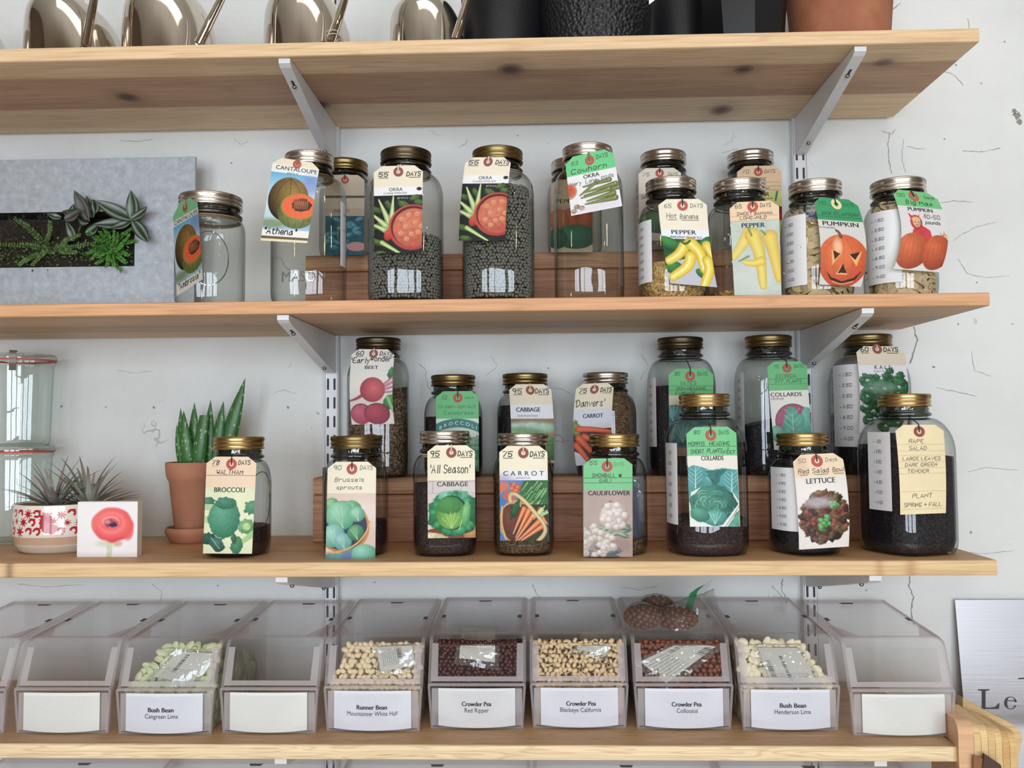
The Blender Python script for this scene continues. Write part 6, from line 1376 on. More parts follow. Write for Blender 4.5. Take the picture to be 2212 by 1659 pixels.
# beans, one object each where they can be told apart
def bean_mesh(a, b, c, bend=.25, nu=10, nv=8, eye=False):
    mb = MB(); v, f = ball_data(nu, nv); v = v.copy()
    col = np.ones((len(v), 3)) * np.array(lin('#e2c79e'))
    if eye:
        d = np.arccos(np.clip(v @ np.array([0, -1, 0]), -1, 1)); col[d < .75] = lin('#1c1714'); col[d < .28] = lin('#e2c79e')
    v = v * np.array([a, b, c]); v[:, 1] += bend * b * (v[:, 0] / a) ** 2
    mb.add(v, f, 0, col if eye else None); return mb
def heap(bn, key, mb, m, step, rng, lab, grp, left=0.0, right=0.0, topn=.05, stuff=None, vis=None, base=0.0, flat=1.0, rec=.0095, corem=None):
    x, yf, z = bn['x'], bn['yf'], bn['z']; W = bn['hw'] - .0075; pts = []
    nz_ = int(.058 / (step * .86))
    for i in range(-1, nz_ + 1):
        t = i / nz_; zz = .0655 + .051 * t; k = 0; n = int(2 * W / step)
        for q in range(n + 1):
            xx = -W + 2 * W * (q + .5 * (i % 2)) / n + rng.normal(0, .15 * step)
            if xx < -W + left * (zz - .064) or xx > W - right * (zz - .064): continue
            pts.append((x + min(W, max(-W, xx)), yf + .0052 + .0205 * t + rec + abs(rng.normal(0, .15 * step)), z + zz + rng.normal(0, .12 * step), 1))
    ny = int(topn / step)
    for i in range(ny):
        n = int(2 * W / step)
        for q in range(n + 1):
            xx = -W + 2 * W * (q + .5 * (i % 2)) / n + rng.normal(0, .15 * step); zt = .1130 - .10 * (i * step) + rng.normal(0, .1 * step)
            if xx < -W + left * .05 + rng.uniform(0, .01) or xx > W - right * .05: continue
            pts.append((x + xx, yf + .034 + i * step, z + zt, 0))
    proto = None; big = MB(); vv, ff, cc = np.concatenate(mb.V), mb.F, np.concatenate(mb.C)
    for (a, b, c, k) in pts:
        if k: R = Matrix.Rotation(math.radians(68 + rng.normal(0, 14)), 4, 'X') @ Matrix.Rotation(rng.uniform(0, 6.3), 4, 'Z') @ Matrix.Rotation(rng.normal(0, .3), 4, 'Y')
        else: R = Matrix.Rotation(rng.normal(0, .3), 4, 'X') @ Matrix.Rotation(rng.uniform(0, 6.3), 4, 'Z')
        if key == 'blackeyed_pea': R = R @ Matrix.Rotation(rng.uniform(0, 6.3), 4, 'X')
        M = Matrix.Translation((a, b, c)) @ R @ Matrix.Scale(rng.uniform(.88, 1.1), 4)
        if stuff:
            A = np.array(M); big.add(vv @ A[:3, :3].T + A[:3, 3], ff)
        elif proto is None:
            proto = mb.build(key, m, angle=0); proto.matrix_world = M; tag(proto, lab, 'bean', grp)
        else: put_copy(proto, key, M, lab, 'bean', grp)
    if stuff:
        o = big.build(key, m, loc=(x, yf, z), angle=0); tag(o, stuff, 'peas', None, 'stuff')
    c = MB(); r = .007 + rec
    pf = [(.010, .003), (.010, .060), (.0055 + r, .066), (.022 + r, .107), (.05, .108), (.09, .100), (.20, .07), (.238, .003)]
    v = []
    for p, q in pf:
        for s in (-1, 1):
            lim = W + .001; e = (left if s < 0 else right) * max(0, q - .064)
            v.append((x + s * (lim - e - .002), yf + p, z + q))
    n = len(pf); f = [(2 * k, 2 * k + 1, 2 * k + 3, 2 * k + 2) for k in range(n - 1)] + [list(range(0, 2 * n, 2)), list(range(1, 2 * n, 2))[::-1], (0, 2 * n - 2, 2 * n - 1, 1)]
    o = c.add(v, f).build('bean_heap', corem or m, loc=(x, yf, z), smooth=False); tag(o, 'rest of the heap beneath the ' + lab.split(' in the')[0] + 's in the ' + lab.split('in the ')[1], 'beans', None, 'stuff')
    return pts
LIM = mat('pale_green_bean', '#c3c8a4', .45, var=.10, scale=90, spec=.35); LIM2 = mat('cream_lima_bean', '#e6dcc0', .45, var=.10, scale=90, spec=.35)
RUN = mat('white_runner_bean', '#e2cfae', .4, var=.10, scale=120, spec=.4); RED = mat('dark_red_pea', '#4a2522', .35, var=.35, scale=180, spec=.45)
COLO = mat('rust_pea', '#7f4a36', .4, var=.3, scale=140, spec=.4); COLO2 = mat('dark_rust_pea', '#6e3828', .3, var=.35, scale=140, spec=.5); BEY = mat('blackeyed_pea_skin', vcol=True, rough=.45, var=.08, scale=90)
rng = np.random.default_rng(21)
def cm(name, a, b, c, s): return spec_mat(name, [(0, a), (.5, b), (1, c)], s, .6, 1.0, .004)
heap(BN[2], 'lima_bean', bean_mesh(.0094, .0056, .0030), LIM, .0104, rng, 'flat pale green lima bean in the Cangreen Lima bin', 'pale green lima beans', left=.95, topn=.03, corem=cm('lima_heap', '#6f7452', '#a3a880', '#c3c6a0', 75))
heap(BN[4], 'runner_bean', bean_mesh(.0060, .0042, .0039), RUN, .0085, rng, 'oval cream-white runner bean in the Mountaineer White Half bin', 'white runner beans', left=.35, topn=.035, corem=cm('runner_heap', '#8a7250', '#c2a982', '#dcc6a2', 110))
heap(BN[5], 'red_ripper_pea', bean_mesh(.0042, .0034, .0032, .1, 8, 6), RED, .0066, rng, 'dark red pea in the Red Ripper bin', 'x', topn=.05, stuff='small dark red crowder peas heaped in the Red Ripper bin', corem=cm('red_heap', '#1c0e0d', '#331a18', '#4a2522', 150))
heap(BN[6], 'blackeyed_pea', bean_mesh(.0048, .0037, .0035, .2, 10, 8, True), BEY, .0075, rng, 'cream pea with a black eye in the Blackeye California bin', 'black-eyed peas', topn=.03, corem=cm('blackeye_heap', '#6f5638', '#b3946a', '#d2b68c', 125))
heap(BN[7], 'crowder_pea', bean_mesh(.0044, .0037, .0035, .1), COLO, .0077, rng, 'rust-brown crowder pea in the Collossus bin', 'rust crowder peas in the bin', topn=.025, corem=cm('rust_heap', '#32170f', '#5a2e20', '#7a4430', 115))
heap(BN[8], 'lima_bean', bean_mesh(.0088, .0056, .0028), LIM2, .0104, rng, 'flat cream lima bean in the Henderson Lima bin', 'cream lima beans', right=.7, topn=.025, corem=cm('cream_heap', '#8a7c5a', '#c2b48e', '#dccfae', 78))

# printed seed packets lying on the beans behind the windows
def packet(label, quad, yf, paint, film=.0):
    TL, TR, BL, BR = [np.array(q, float) for q in quad]
    def fn(u, v, lift=0.0):
        u, v = np.asarray(u, float), np.asarray(v, float)
        p = (TL[0] * (1 - u) + TR[0] * u) * (1 - v) + (BL[0] * (1 - u) + BR[0] * u) * v; q = (TL[1] * (1 - u) + TR[1] * u) * (1 - v) + (BL[1] * (1 - u) + BR[1] * u) * v
        t = (1490 - q) / 95.0
        Y = np.where(q > 1395, yf + .0074 + .0205 * t, yf + .0279 + .065 * (1395 - q) / 40)
        return atv(p, q, Y + .0012 * np.sin(u * 5 + v * 3) - lift)
    W = np.linalg.norm(fn(1, .5) - fn(0, .5)); H = np.linalg.norm(fn(.5, 1) - fn(.5, 0)); asp = H / W
    p = Pt(asp, 90, '#d9d6d0'); paint(p)
    t = thing('seed_packet', label, 'packet', fn(.5, .9), 'seed packets in the bins')
    mb = MB(); mb.grid(fn(p.X, p.Y / asp), 0, p.C); mb.build('printed_label', PRINT, t, angle=0)
    U, V_ = np.meshgrid(np.linspace(-.12, 1.12, 12), np.linspace(-.1, 1.22, 12))
    MB().grid(fn(U, V_, .0008)).build('clear_film', FILM, t)
def prn(bars, rows, vert=False):
    def f(p):
        rr = random.Random(5)
        for (x0, y0, x1, y1) in rows:
            n = max(2, int((y1 - y0) / .055))
            for k in range(n):
                y = y0 + (y1 - y0) * (k + .5) / n; x = x0
                while x < x1:
                    w = rr.uniform(.04, .13)
                    if vert: p.line([(y, x), (y, min(x1, x + w))], .016, '#96938f')
                    else: p.line([(x, y), (min(x1, x + w), y)], .016, '#96938f')
                    x += w + .03
        for (x0, y0, x1, y1, vv) in bars:
            k = 0.0; L_ = (y1 - y0) if vv else (x1 - x0)
            while k < L_:
                w = rr.choice([.010, .010, .018, .026])
                if vv: p.rect(x0, y0 + k, x1, min(y1, y0 + k + w), '#2c2b2c')
                else: p.rect(x0 + k, y0, min(x1, x0 + k + w), y1, '#2c2b2c')
                k += w + rr.choice([.012, .018])
    return f
packet('white printed packet tilted on the pale green beans in the Cangreen Lima bin', [(385, 1407), (462, 1411), (331, 1462), (416, 1475)], BN[2]['yf'], prn([(.30, .08, .40, .62, True)], [(.5, .1, .95, .8)], True))
packet('white printed packet on the white beans in the Runner Bean bin', [(813, 1398), (890, 1392), (822, 1452), (897, 1436)], BN[4]['yf'], prn([(.55, .08, .66, .34, True)], [(.05, .1, .5, .7), (.7, .4, .95, .72)], True))
packet('yellowed printed packet on the dark red peas in the Red Ripper bin', [(998, 1356), (1070, 1359), (992, 1421), (1069, 1431)], BN[5]['yf'], prn([(.36, .55, .46, .78, True)], [(.08, .08, .9, .5), (.5, .55, .92, .85)], True))
packet('pale printed packet on the black-eyed peas in the Blackeye California bin', [(1256, 1366), (1322, 1366), (1246, 1402), (1308, 1416)], BN[6]['yf'], prn([], [(.3, .2, .8, .7)], True))
packet('white packet with bar codes, corner down, in the Collossus bin', [(1383, 1429), (1480, 1383), (1439, 1476), (1546, 1397)], BN[7]['yf'], prn([(.55, .05, .92, .13, False), (.72, .40, .98, .56, False)], [(.05, .05, .5, .5)]))
packet('white packet with bar codes slanting across the beans in the Henderson Lima bin', [(1637, 1399), (1722, 1399), (1670, 1485), (1774, 1485)], BN[8]['yf'], prn([(.05, .30, .17, .70, True), (.42, .2, .50, .80, True)], [(.6, .08, .95, .9)], True))

# zip bag of rust peas lying on the lid of the Collossus bin
bx = BN[7]; lidz = lambda Y: bx['z'] + .1300 + (Y - bx['yf'] - .04) * .0625
rngb = np.random.default_rng(4); proto = None
lobes = []
for (px, py, rx, ry, rz, Y) in ((1388, 1340, .030, .030, .019, -.195), (1462, 1348, .034, .030, .018, -.200), (1420, 1315, .030, .026, .020, -.150)):
    c = at(px, py, Y); c[2] = lidz(Y) + rz + .0015; lobes.append((c, np.array([rx, ry, rz])))
for c, r in lobes:
    n = 84
    for k in range(n):
        zc = 1 - 2 * (k + .5) / n; a = k * 2.39996; s = math.sqrt(1 - zc * zc); d = np.array([s * math.cos(a), s * math.sin(a), zc])
        if d[1] > .45: continue
        M = Matrix.Translation(Vector(c + d * (r - .0042))) @ Euler(rngb.uniform(0, 6.3, 3)).to_matrix().to_4x4()
        if proto is None: proto = bean_mesh(.0047, .0038, .0036, .1).build('crowder_pea', COLO2, angle=0); proto.matrix_world = M; tag(proto, 'rust-brown crowder pea in the zip bag on the Collossus bin', 'bean', 'rust crowder peas in the zip bag')
        else: put_copy(proto, 'crowder_pea', M, 'rust-brown crowder pea in the zip bag on the Collossus bin', 'bean', 'rust crowder peas in the zip bag')
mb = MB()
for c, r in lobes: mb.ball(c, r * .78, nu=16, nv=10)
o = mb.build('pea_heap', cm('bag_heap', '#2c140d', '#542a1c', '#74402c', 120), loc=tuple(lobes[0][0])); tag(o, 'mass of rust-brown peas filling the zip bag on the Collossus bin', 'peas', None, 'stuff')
t = thing('zip_bag', 'clear zip bag of rust-brown peas lying on the Collossus bin lid', 'bag', lobes[1][0] - np.array([0, 0, lobes[1][1][2]]))
U, V_ = np.meshgrid(np.linspace(0, 1, 44), np.linspace(0, 1, 34))
# the upper film, draped over the lobes from the front lip back to the zip, which stands up
def bagY(u, v): return -.236 + .115 * v
pxl = 1338 + (1532 - 1338) * U + 26 * V_ * (1 - U) + 22 * V_ * U; Yv = bagY(U, V_)
base = atv(pxl, np.full_like(pxl, 1345.), Yv); zz = np.vectorize(lidz)(Yv) + .002
for c, r in lobes:
    q = 1 - ((base[..., 0] - c[0]) / (r[0] * 1.1)) ** 2 - ((Yv - c[1]) / (r[1] * 1.12)) ** 2
    zz = np.maximum(zz, c[2] + r[2] * 1.05 * np.sqrt(np.clip(q, 0, 1)) * (q > 0) + (q <= 0) * -9)
ridge = np.clip((U - .12) / .88, 0, 1) ** .8 * np.clip(1 - abs(V_ - .55) / .45, 0, 1); zz = np.maximum(zz, np.vectorize(lidz)(Yv) + .010 + .046 * ridge)
zz += .006 * (fbm(U * 7, V_ * 7, 2) - .4)
P = base.copy(); P[..., 2] = np.maximum(zz, np.vectorize(lidz)(Yv) + .0012)
MB().grid(P).build('film', FILM, t, angle=0)
GZ = mat('green_zip', '#1f7a4c', .35, spec=.5)
zp = [(1462, 1352, -.19), (1474, 1330, -.185), (1482, 1305, -.178), (1490, 1282, -.172), (1506, 1270, -.168)]
c0 = np.array([at(a, b, y) for a, b, y in zp]); c1 = np.array([at(a + 17, b + 4 - 3 * k, y + .004) for k, (a, b, y) in enumerate(zp)])
MB().grid(np.stack([c0, c1], 1)).build('zip_strip', GZ, t)
lp = [(1500, 1352, -.182), (1512, 1325, -.178), (1524, 1292, -.172), (1538, 1252, -.165)]
d0 = np.array([at(a, b, y) for a, b, y in lp]); d1 = np.array([at(a - 22 + 5 * k, b - 4 + 2 * k, y - .002) for k, (a, b, y) in enumerate(lp)])
MB().grid(np.stack([d0, d1], 1)).grid(np.stack([c1[[0, 1, 3, 4]], d1], 1)).build('lip', FILM, t)
# ------------------------------------------------------------ top shelf: watering cans, planters, clay pot
def can(label, px_l, px_r, ptop_l, ptop_r, ytop, spout, handle, Y=-.20, wire=False):
    """spun steel can: upright on one side, sloping shoulder on the other"""
    zb = ZS1; a, b = at(px_l, 80, Y)[0], at(px_r, 80, Y)[0]; c, d = at(ptop_l, 20, Y)[0], at(ptop_r, 20, Y)[0]
    h = at((px_l + px_r) / 2, ytop, Y)[2] - zb; x0, R0 = (a + b) / 2, (b - a) / 2; x1, R1 = (c + d) / 2, (d - c) / 2
    t = thing('watering_can', label, 'watering can', (x0, Y, zb), 'steel watering cans')
    n, seg = 20, 80; th = np.linspace(0, 2 * math.pi, seg, endpoint=False); rows = [[(x0, Y, zb)] * seg]
    lt = max(.3, min(.8, (x0 - c) / R0)); rt = max(.02, min(.6, (d - x0) / R0))
    for k in range(n + 1):
        q = 1 - (1 - k / n) ** 2.2; f = math.sqrt(max(0, 1 - q ** 7)); g = max(0, 1 - q ** 2.6) ** .55
        l, r_, dp_ = R0 * (lt + (1 - lt) * f), R0 * (rt + (1 - rt) * g), R0 * (.55 + .45 * f)
        rows.append([(x0 + math.cos(t_) * (r_ if math.cos(t_) > 0 else l), Y + dp_ * math.sin(t_), zb + h * q) for t_ in th])
    rows.append([(x0 - R0 * .2, Y, zb + h)] * seg)
    MB().grid(np.array(rows)[::-1], closed=True).build('body', STEEL, t, angle=60)
    s = [at(p, q, y) for p, q, y in spout]; s = np.array(s); n = 14
    i = np.linspace(0, len(s) - 1, n); s2 = np.array([np.interp(i, range(len(s)), s[:, k]) for k in range(3)]).T
    MB().tube(s2, np.linspace(.0075, .0048, n), 12).build('spout', STEEL, t)
    for p, q, y in handle:
        e = at(p, q, y); MB().tube([np.array([e[0], y, zb + h - .004]), np.array([e[0], y, zb + h + .03]), np.array([e[0] - .005, y, zb + h + .10])], .0045, 10).build('handle', STEEL, t)
    if wire:
        q = s2[1]; m = MB(); a = np.linspace(0, 12, 60)
        m.tube(np.stack([q[0] + .010 * np.cos(a), q[1] + .010 * np.sin(a), q[2] - .004 + .0009 * a], 1), .0007, 5); m.build('paper_wire', TWINE, t)
can('polished steel watering can cut off by the picture edge, first in the row', -190, 6, -150, -70, 30, [(-60, 95, -.27), (-40, 0, -.26)], [])
can('polished steel watering can with upright spout, first whole one in the row', 66, 262, 100, 165, 9, [(185, 100, -.272), (192, 60, -.272), (205, -10, -.272), (240, -160, -.272)], [(160, 5, -.2), (176, 5, -.2)])
can('polished steel watering can above the tradescantia planter, second whole one in the row', 273, 468, 318, 400, -10, [(430, 95, -.270), (452, 50, -.272), (482, -10, -.272), (540, -160, -.272)], [])
can('polished steel watering can above the bracket, with white wire around its spout', 574, 761, 620, 690, -6, [(715, 90, -.270), (730, 45, -.272), (746, -5, -.272), (800, -160, -.272)], [], wire=True)
can('polished steel watering can beside the black planters', 843, 1005, 885, 955, 8, [(985, 85, -.268), (998, 40, -.27), (1012, -10, -.27), (1060, -160, -.27)], [(900, 4, -.2), (945, 4, -.2)])
def relief(name, kind):
    m, nt, out = newmat(name); b = N(nt, 'BsdfPrincipled', i={'Roughness': .42, 'Specular IOR Level': .5}); L(nt, b.outputs[0], out.inputs[0]); b.inputs['Base Color'].default_value = (*lin('#121317'), 1)
    tc = N(nt, 'TexCoord'); bp = N(nt, 'Bump', i={'Strength': .9, 'Distance': .003})
    if kind == 'hammer':
        v = N(nt, 'TexVoronoi', i={'Scale': 170.0, 'Randomness': .8}); L(nt, tc.outputs['Object'], v.inputs['Vector']); L(nt, v.outputs['Distance'], bp.inputs['Height'])
    elif kind == 'brick':
        mp = N(nt, 'Attribute', attribute_name='Col'); br = N(nt, 'TexBrick', i={'Scale': 1.0, 'Mortar Size': .05, 'Mortar Smooth': .6, 'Brick Width': .5, 'Row Height': .25}); br.inputs['Color1'].default_value = br.inputs['Color2'].default_value = (1, 1, 1, 1); br.inputs['Mortar'].default_value = (0, 0, 0, 1)
        L(nt, mp.outputs['Color'], br.inputs['Vector']); L(nt, br.outputs['Color'], bp.inputs['Height'])
    else:
        n = N(nt, 'TexNoise', i={'Scale': 20.0}); L(nt, tc.outputs['Object'], n.inputs['Vector']); L(nt, n.outputs['Fac'], bp.inputs['Height']); bp.inputs['Strength'].default_value = .05
    L(nt, bp.outputs[0], b.inputs['Normal']); return m
HAM, BRK, SMO = relief('hammered_black', 'hammer'), relief('woven_black', 'brick'), relief('smooth_black', 'none')
def planter(label, pl, pr, Y, m, h=.15, taper=.93, seg=72, card=False):
    a, b = at(pl, 60, Y)[0], at(pr, 60, Y)[0]; x, R = (a + b) / 2, (b - a) / 2
    t = thing('black_planter', label, 'planter', (x, Y, ZS1), 'black planters on the topmost shelf')
    prof = [(.001, 0), (R * taper - .004, 0), (R * taper, .003)] + [(R * (taper + (1.04 - taper) * math.sin(k / 10 * math.pi / 2)), h * k / 10) for k in range(1, 11)] + [(R * 1.0, h + .003), (R * .94, h), (R * .9, h * .3), (.001, h * .25)]
    mb = MB().lathe(prof, x, Y, ZS1, seg); V = mb.V[0]
    th = np.arctan2(V[:, 1] - Y, V[:, 0] - x); mb.C[0] = np.stack([np.round(th / (2 * math.pi) * seg) / seg * 2 * math.pi * R * 90, (V[:, 2] - ZS1) * 90, th * 0], 1); mb.col = True
    mb.build('pot', m, t, angle=50)
    if card:
        c = [at(1402, 10, Y - R - .002), at(1417, -2, Y - R - .002), at(1417, -40, Y - R - .002), at(1402, -40, Y - R - .002)]
        MB().add(c, [(0, 1, 2, 3)]).build('price_card', PAPER, t)
planter('black planter with woven brick relief, next to the last steel watering can', 1000, 1178, -.175, BRK)
planter('black planter with small hammered dimples, biggest of the black pots', 1166, 1405, -.195, HAM, card=True)
planter('black planter with woven brick relief between the hammered and the smooth pots', 1398, 1540, -.115, BRK)
def facet(label, pl, pr, Y):
    a, b = at(pl, 60, Y)[0], at(pr, 60, Y)[0]; x, R = (a + b) / 2, (b - a) / 2
    t = thing('black_planter', label, 'planter', (x, Y, ZS1), 'black planters on the topmost shelf')
    mb = MB().lathe([(.001, 0), (R * .98, 0), (R * 1.01, .004), (R * 1.22, .15), (R * 1.2, .153), (R * 1.12, .15), (R * .9, .03), (.001, .03)], x, Y, ZS1, 8, rot=.4); mb.build('pot', SMO, t, angle=20)
facet('smooth faceted black planter beside the big clay pot', 1528, 1690, -.215)
def clay(label, name, px, pr_, Y, z, rb, rt, h, saucer, m, rim=True, cat='pot'):
    x = at(px, pr_, Y)[0]
    t = thing(name, label, cat, (x, Y, z)); zz = z + (.012 if saucer else 0)
    if saucer: MB().lathe([(.001, 0), (saucer * .78, 0), (saucer * .82, .002), (saucer * .99, .016), (saucer, .022), (saucer * .93, .025), (saucer * .90, .023), (saucer * .74, .010), (.001, .010)], x, Y, z, 48).build('saucer', m, t, angle=50)
    hr = h * .74
    prof = [(.001, 0), (rb - .002, 0), (rb, .002), (rb + (rt * .86 - rb) * .5, hr * .5), (rt * .86, hr), (rt * .90, hr + .002), (rt * .96, hr + .010), (rt, h - .004), (rt * .985, h), (rt * .90, h), (rt * .86, h - .012), (rt * .84, h - .014), (.001, h - .012)] if rim else \
        [(.001, 0), (rb - .003, 0), (rb, .003), (rt, h), (rt * .95, h + .002), (rt * .9, h - .01), (.001, h - .02)]
    MB().lathe(prof, x, Y, zz, 56).build('pot', m, t, angle=40)
    return t, x, zz
a, b = at(1713, 60, -.2)[0], at(1914, 60, -.2)[0]
clay('big weathered clay pot on the topmost shelf, right of the black planters', 'clay_pot', 1814, 60, -.2, ZS1, (b - a) / 2 * .985, (b - a) / 2 * 1.16, .16, .0, TERRA2, False)
xs_ = at(1818, 62, -.2)[0]; s_ = MB().lathe([(.001, 0), (.0735, 0), (.076, .004), (.0745, .006), (.001, .004)], xs_, -.2, ZS1, 48)
# ------------------------------------------------------------ galvanised planter on the second shelf
GALV, nt, out = newmat('galvanised_steel')
b = N(nt, 'BsdfPrincipled', i={'Roughness': .55, 'Metallic': .35}); L(nt, b.outputs[0], out.inputs[0]); tc = N(nt, 'TexCoord')
v = N(nt, 'TexNoise', i={'Scale': 75.0, 'Detail': 5.0, 'Roughness': .65}); L(nt, tc.outputs['Object'], v.inputs['Vector'])
r = ramp(nt, [(.3, '#a2a8af'), (.5, '#b2b8c0'), (.62, '#bcc2ca'), (.74, '#ccd1d8')]); L(nt, v.outputs['Fac'], r.inputs[0]); L(nt, r.outputs[0], b.inputs['Base Color'])
YP = -.062; x1, zt = at(422, 338, YP)[0], at(422, 338, YP)[2]; x0 = -1.38
sx, sz0, sz1 = at(291, 520, YP)[0], at(200, 576, YP)[2], at(200, 457, YP)[2]; zb = ZS2; x00 = -1.26
t = thing('wall_planter', 'flat galvanised steel planter leaning at the wall, plants growing from its slot', 'planter', ((x0 + x1) / 2, YP, zb))
m = MB()
m.box(x0, x1, YP, YP + .0015, sz1, zt).box(x0, x1, YP, YP + .0015, zb, sz0).box(sx, x1, YP, YP + .0015, sz0, sz1).box(x0, x00, YP, YP + .0015, sz0, sz1)
m.box(x0, x1, YP + .0015, YP + .007, zt - .0015, zt).box(x1 - .0015, x1, YP + .0015, YP + .007, zb, zt - .0015).box(x0, x0 + .0015, YP + .0015, YP + .007, zb, zt - .0015)
m.build('steel_face', GALV, t, smooth=False)
SOIL = mat('dark_potting_soil', '#2a221c', .95, var=.5, scale=120, bump=1.0, bscale=160)
m = MB().box(x00, sx, YP + .05, YP + .055, sz0 - .002, sz1 + .002).box(x00, sx, YP + .001, YP + .055, sz1, sz1 + .002).box(x00, sx, YP + .001, YP + .055, sz0 - .002, sz0).box(sx, sx + .002, YP + .001, YP + .055, sz0, sz1)
m.build('trough', DARK, t, smooth=False)
U, V_ = np.meshgrid(np.linspace(0, 1, 90), np.linspace(0, 1, 20)); P = np.stack([x00 + (sx - x00) * U, YP + .036 - .02 * (1 - V_) - .012 * fbm(U * 40, V_ * 7, 3), sz0 + (sz1 - sz0) * V_ * .9], -1)
MB().grid(P).build('soil', SOIL, t, angle=0)
# leaf builders
def blade(mb, p0, p1, w, bow, nrm, cols, nl=9, nw=5, fold=.15, mi=0):
    """a pointed leaf from p0 to p1; cols: colours across half the width from midrib to edge"""
    p0, p1, nrm = np.array(p0, float), np.array(p1, float), np.array(nrm, float); d = p1 - p0; L_ = np.linalg.norm(d); d /= L_
    s = np.cross(d, nrm); s /= np.linalg.norm(s); n = np.cross(s, d); P = np.zeros((nl, nw, 3)); C = np.zeros((nl, nw, 3))
    for i in range(nl):
        u = i / (nl - 1); ww = w / 2 * (math.sin(math.pi * min(1, u * .93 + .07)) ** .8) * (1 - .25 * u) if u < 1 else .0003
        for j in range(nw):
            q = 2 * j / (nw - 1) - 1; P[i, j] = p0 + d * L_ * u + n * (bow * 4 * u * (1 - u) - abs(q) * 0 + fold * ww * abs(q)) + s * ww * q
            k = abs(q) * (len(cols) - 1); a = int(min(len(cols) - 2, k)); C[i, j] = np.array(lin(cols[a])) * (1 - (k - a)) + np.array(lin(cols[a + 1])) * (k - a)
    mb.grid(P, mi, C)
LEAF = mat('leaf', vcol=True, rough=.42, var=.12, scale=120, spec=.45)
FOLI = mat('fern_leaf', vcol=True, rough=.6, var=.2, scale=200, spec=.3)
F = lambda px, py, Y: at(px, py, Y)
ST = ['#2f3828', '#263822', '#748474', '#86948a', '#334630', '#22321f']; ST2 = ['#4a343a', '#523840', '#686f66', '#5b655d', '#37443a', '#33262c']
t = thing('tradescantia', 'striped green and silver leafy plant spilling from the steel planter slot', 'plant', F(230, 500, YP + .01))
for (ax, ay, bx_, by, w, yo, c) in ((287, 476, 283, 411, 38, -.03, ST), (287, 476, 320, 523, 34, -.028, ST), (283, 474, 318, 446, 26, -.035, ST), (285, 474, 204, 432, 40, -.03, ST), (283, 477, 238, 492, 26, -.026, ST), (275, 480, 202, 484, 34, -.02, ST),
                                  (190, 474, 160, 411, 34, -.03, ST2), (170, 470, 135, 456, 34, -.02, ST2), (140, 474, 174, 452, 36, -.032, ST2), (132, 470, 100, 461, 20, -.02, ST), (192, 480, 168, 466, 40, -.012, ST), (186, 505, 212, 484, 34, -.016, ST),
                                  (160, 520, 142, 478, 24, -.012, ST), (200, 470, 186, 423, 26, -.02, ST), (205, 460, 200, 430, 26, -.02, ST), (148, 478, 160, 440, 30, -.015, ST)):
    p0, p1 = F(ax, ay, YP + yo + .012), F(bx_, by, YP + yo); mb = MB(); blade(mb, p0, p1, w * .00072, -.006, (0, -1, .25), c, 11, 11, .35); mb.build('leaf', LEAF, t, angle=0)
MB().tube([F(280, 478, YP - .01), F(240, 500, YP + .01), F(215, 520, YP + .03)], .0018, 7).tube([F(180, 472, YP), F(170, 500, YP + .01), F(165, 530, YP + .03)], .0018, 7).build('stems', mat('tradescantia_stem', '#5f5a44', .6), t)
# small ferns
def fern(label, cx, cy, fr, Y, seed, c1, c2, ls):
    rr = random.Random(seed); t = thing('fern', label, 'plant', F(cx, cy, Y + .02), 'small ferns in the steel planter')
    for (pts) in fr:
        mb = MB(); q = np.array([F(x, y, Y + yo) for x, y, yo in pts]); n = 22; i = np.linspace(0, len(q) - 1, n); s = np.array([np.interp(i, range(len(q)), q[:, k]) for k in range(3)]).T
        mb.tube(s, .0005, 5, 0, lin('#4a4a2c'))
        for k in range(1, n):
            d = s[k] - s[k - 1]; d /= np.linalg.norm(d); sd = np.cross(d, (0, -1, .2)); sd /= np.linalg.norm(sd)
            l = ls * (1 - .5 * k / n) * rr.uniform(.8, 1.15)
            for g in (-1, 1):
                a = s[k]; b = a + (sd * g + d * .35) * l + np.array([0, rr.uniform(-.002, .002), 0]); c = rr.choice([c1, c2]); blade(mb, a, b, l * .72, -.0006, (0, -1, .3), [c, c], 5, 3, .1)
        mb.build('frond', FOLI, t, angle=0)
fern('round-leaved fern fronds in the middle of the steel planter slot', 110, 540, [[(100, 530, .02), (60, 490, .0), (32, 472, -.012)], [(110, 540, .02), (60, 530, .0), (-5, 528, -.01)], [(120, 545, .02), (95, 545, .0), (70, 572, -.012)], [(120, 535, .02), (150, 535, -.004), (205, 525, -.02)], [(100, 525, .02), (108, 500, .0), (108, 478, -.008)], [(130, 530, .02), (150, 515, .0), (172, 508, -.012)], [(90, 545, .02), (60, 560, .0), (40, 572, -.008)], [(115, 530, .02), (140, 545, .0), (165, 545, -.01)]], YP, 3, '#64824a', '#4a6836', .0072)
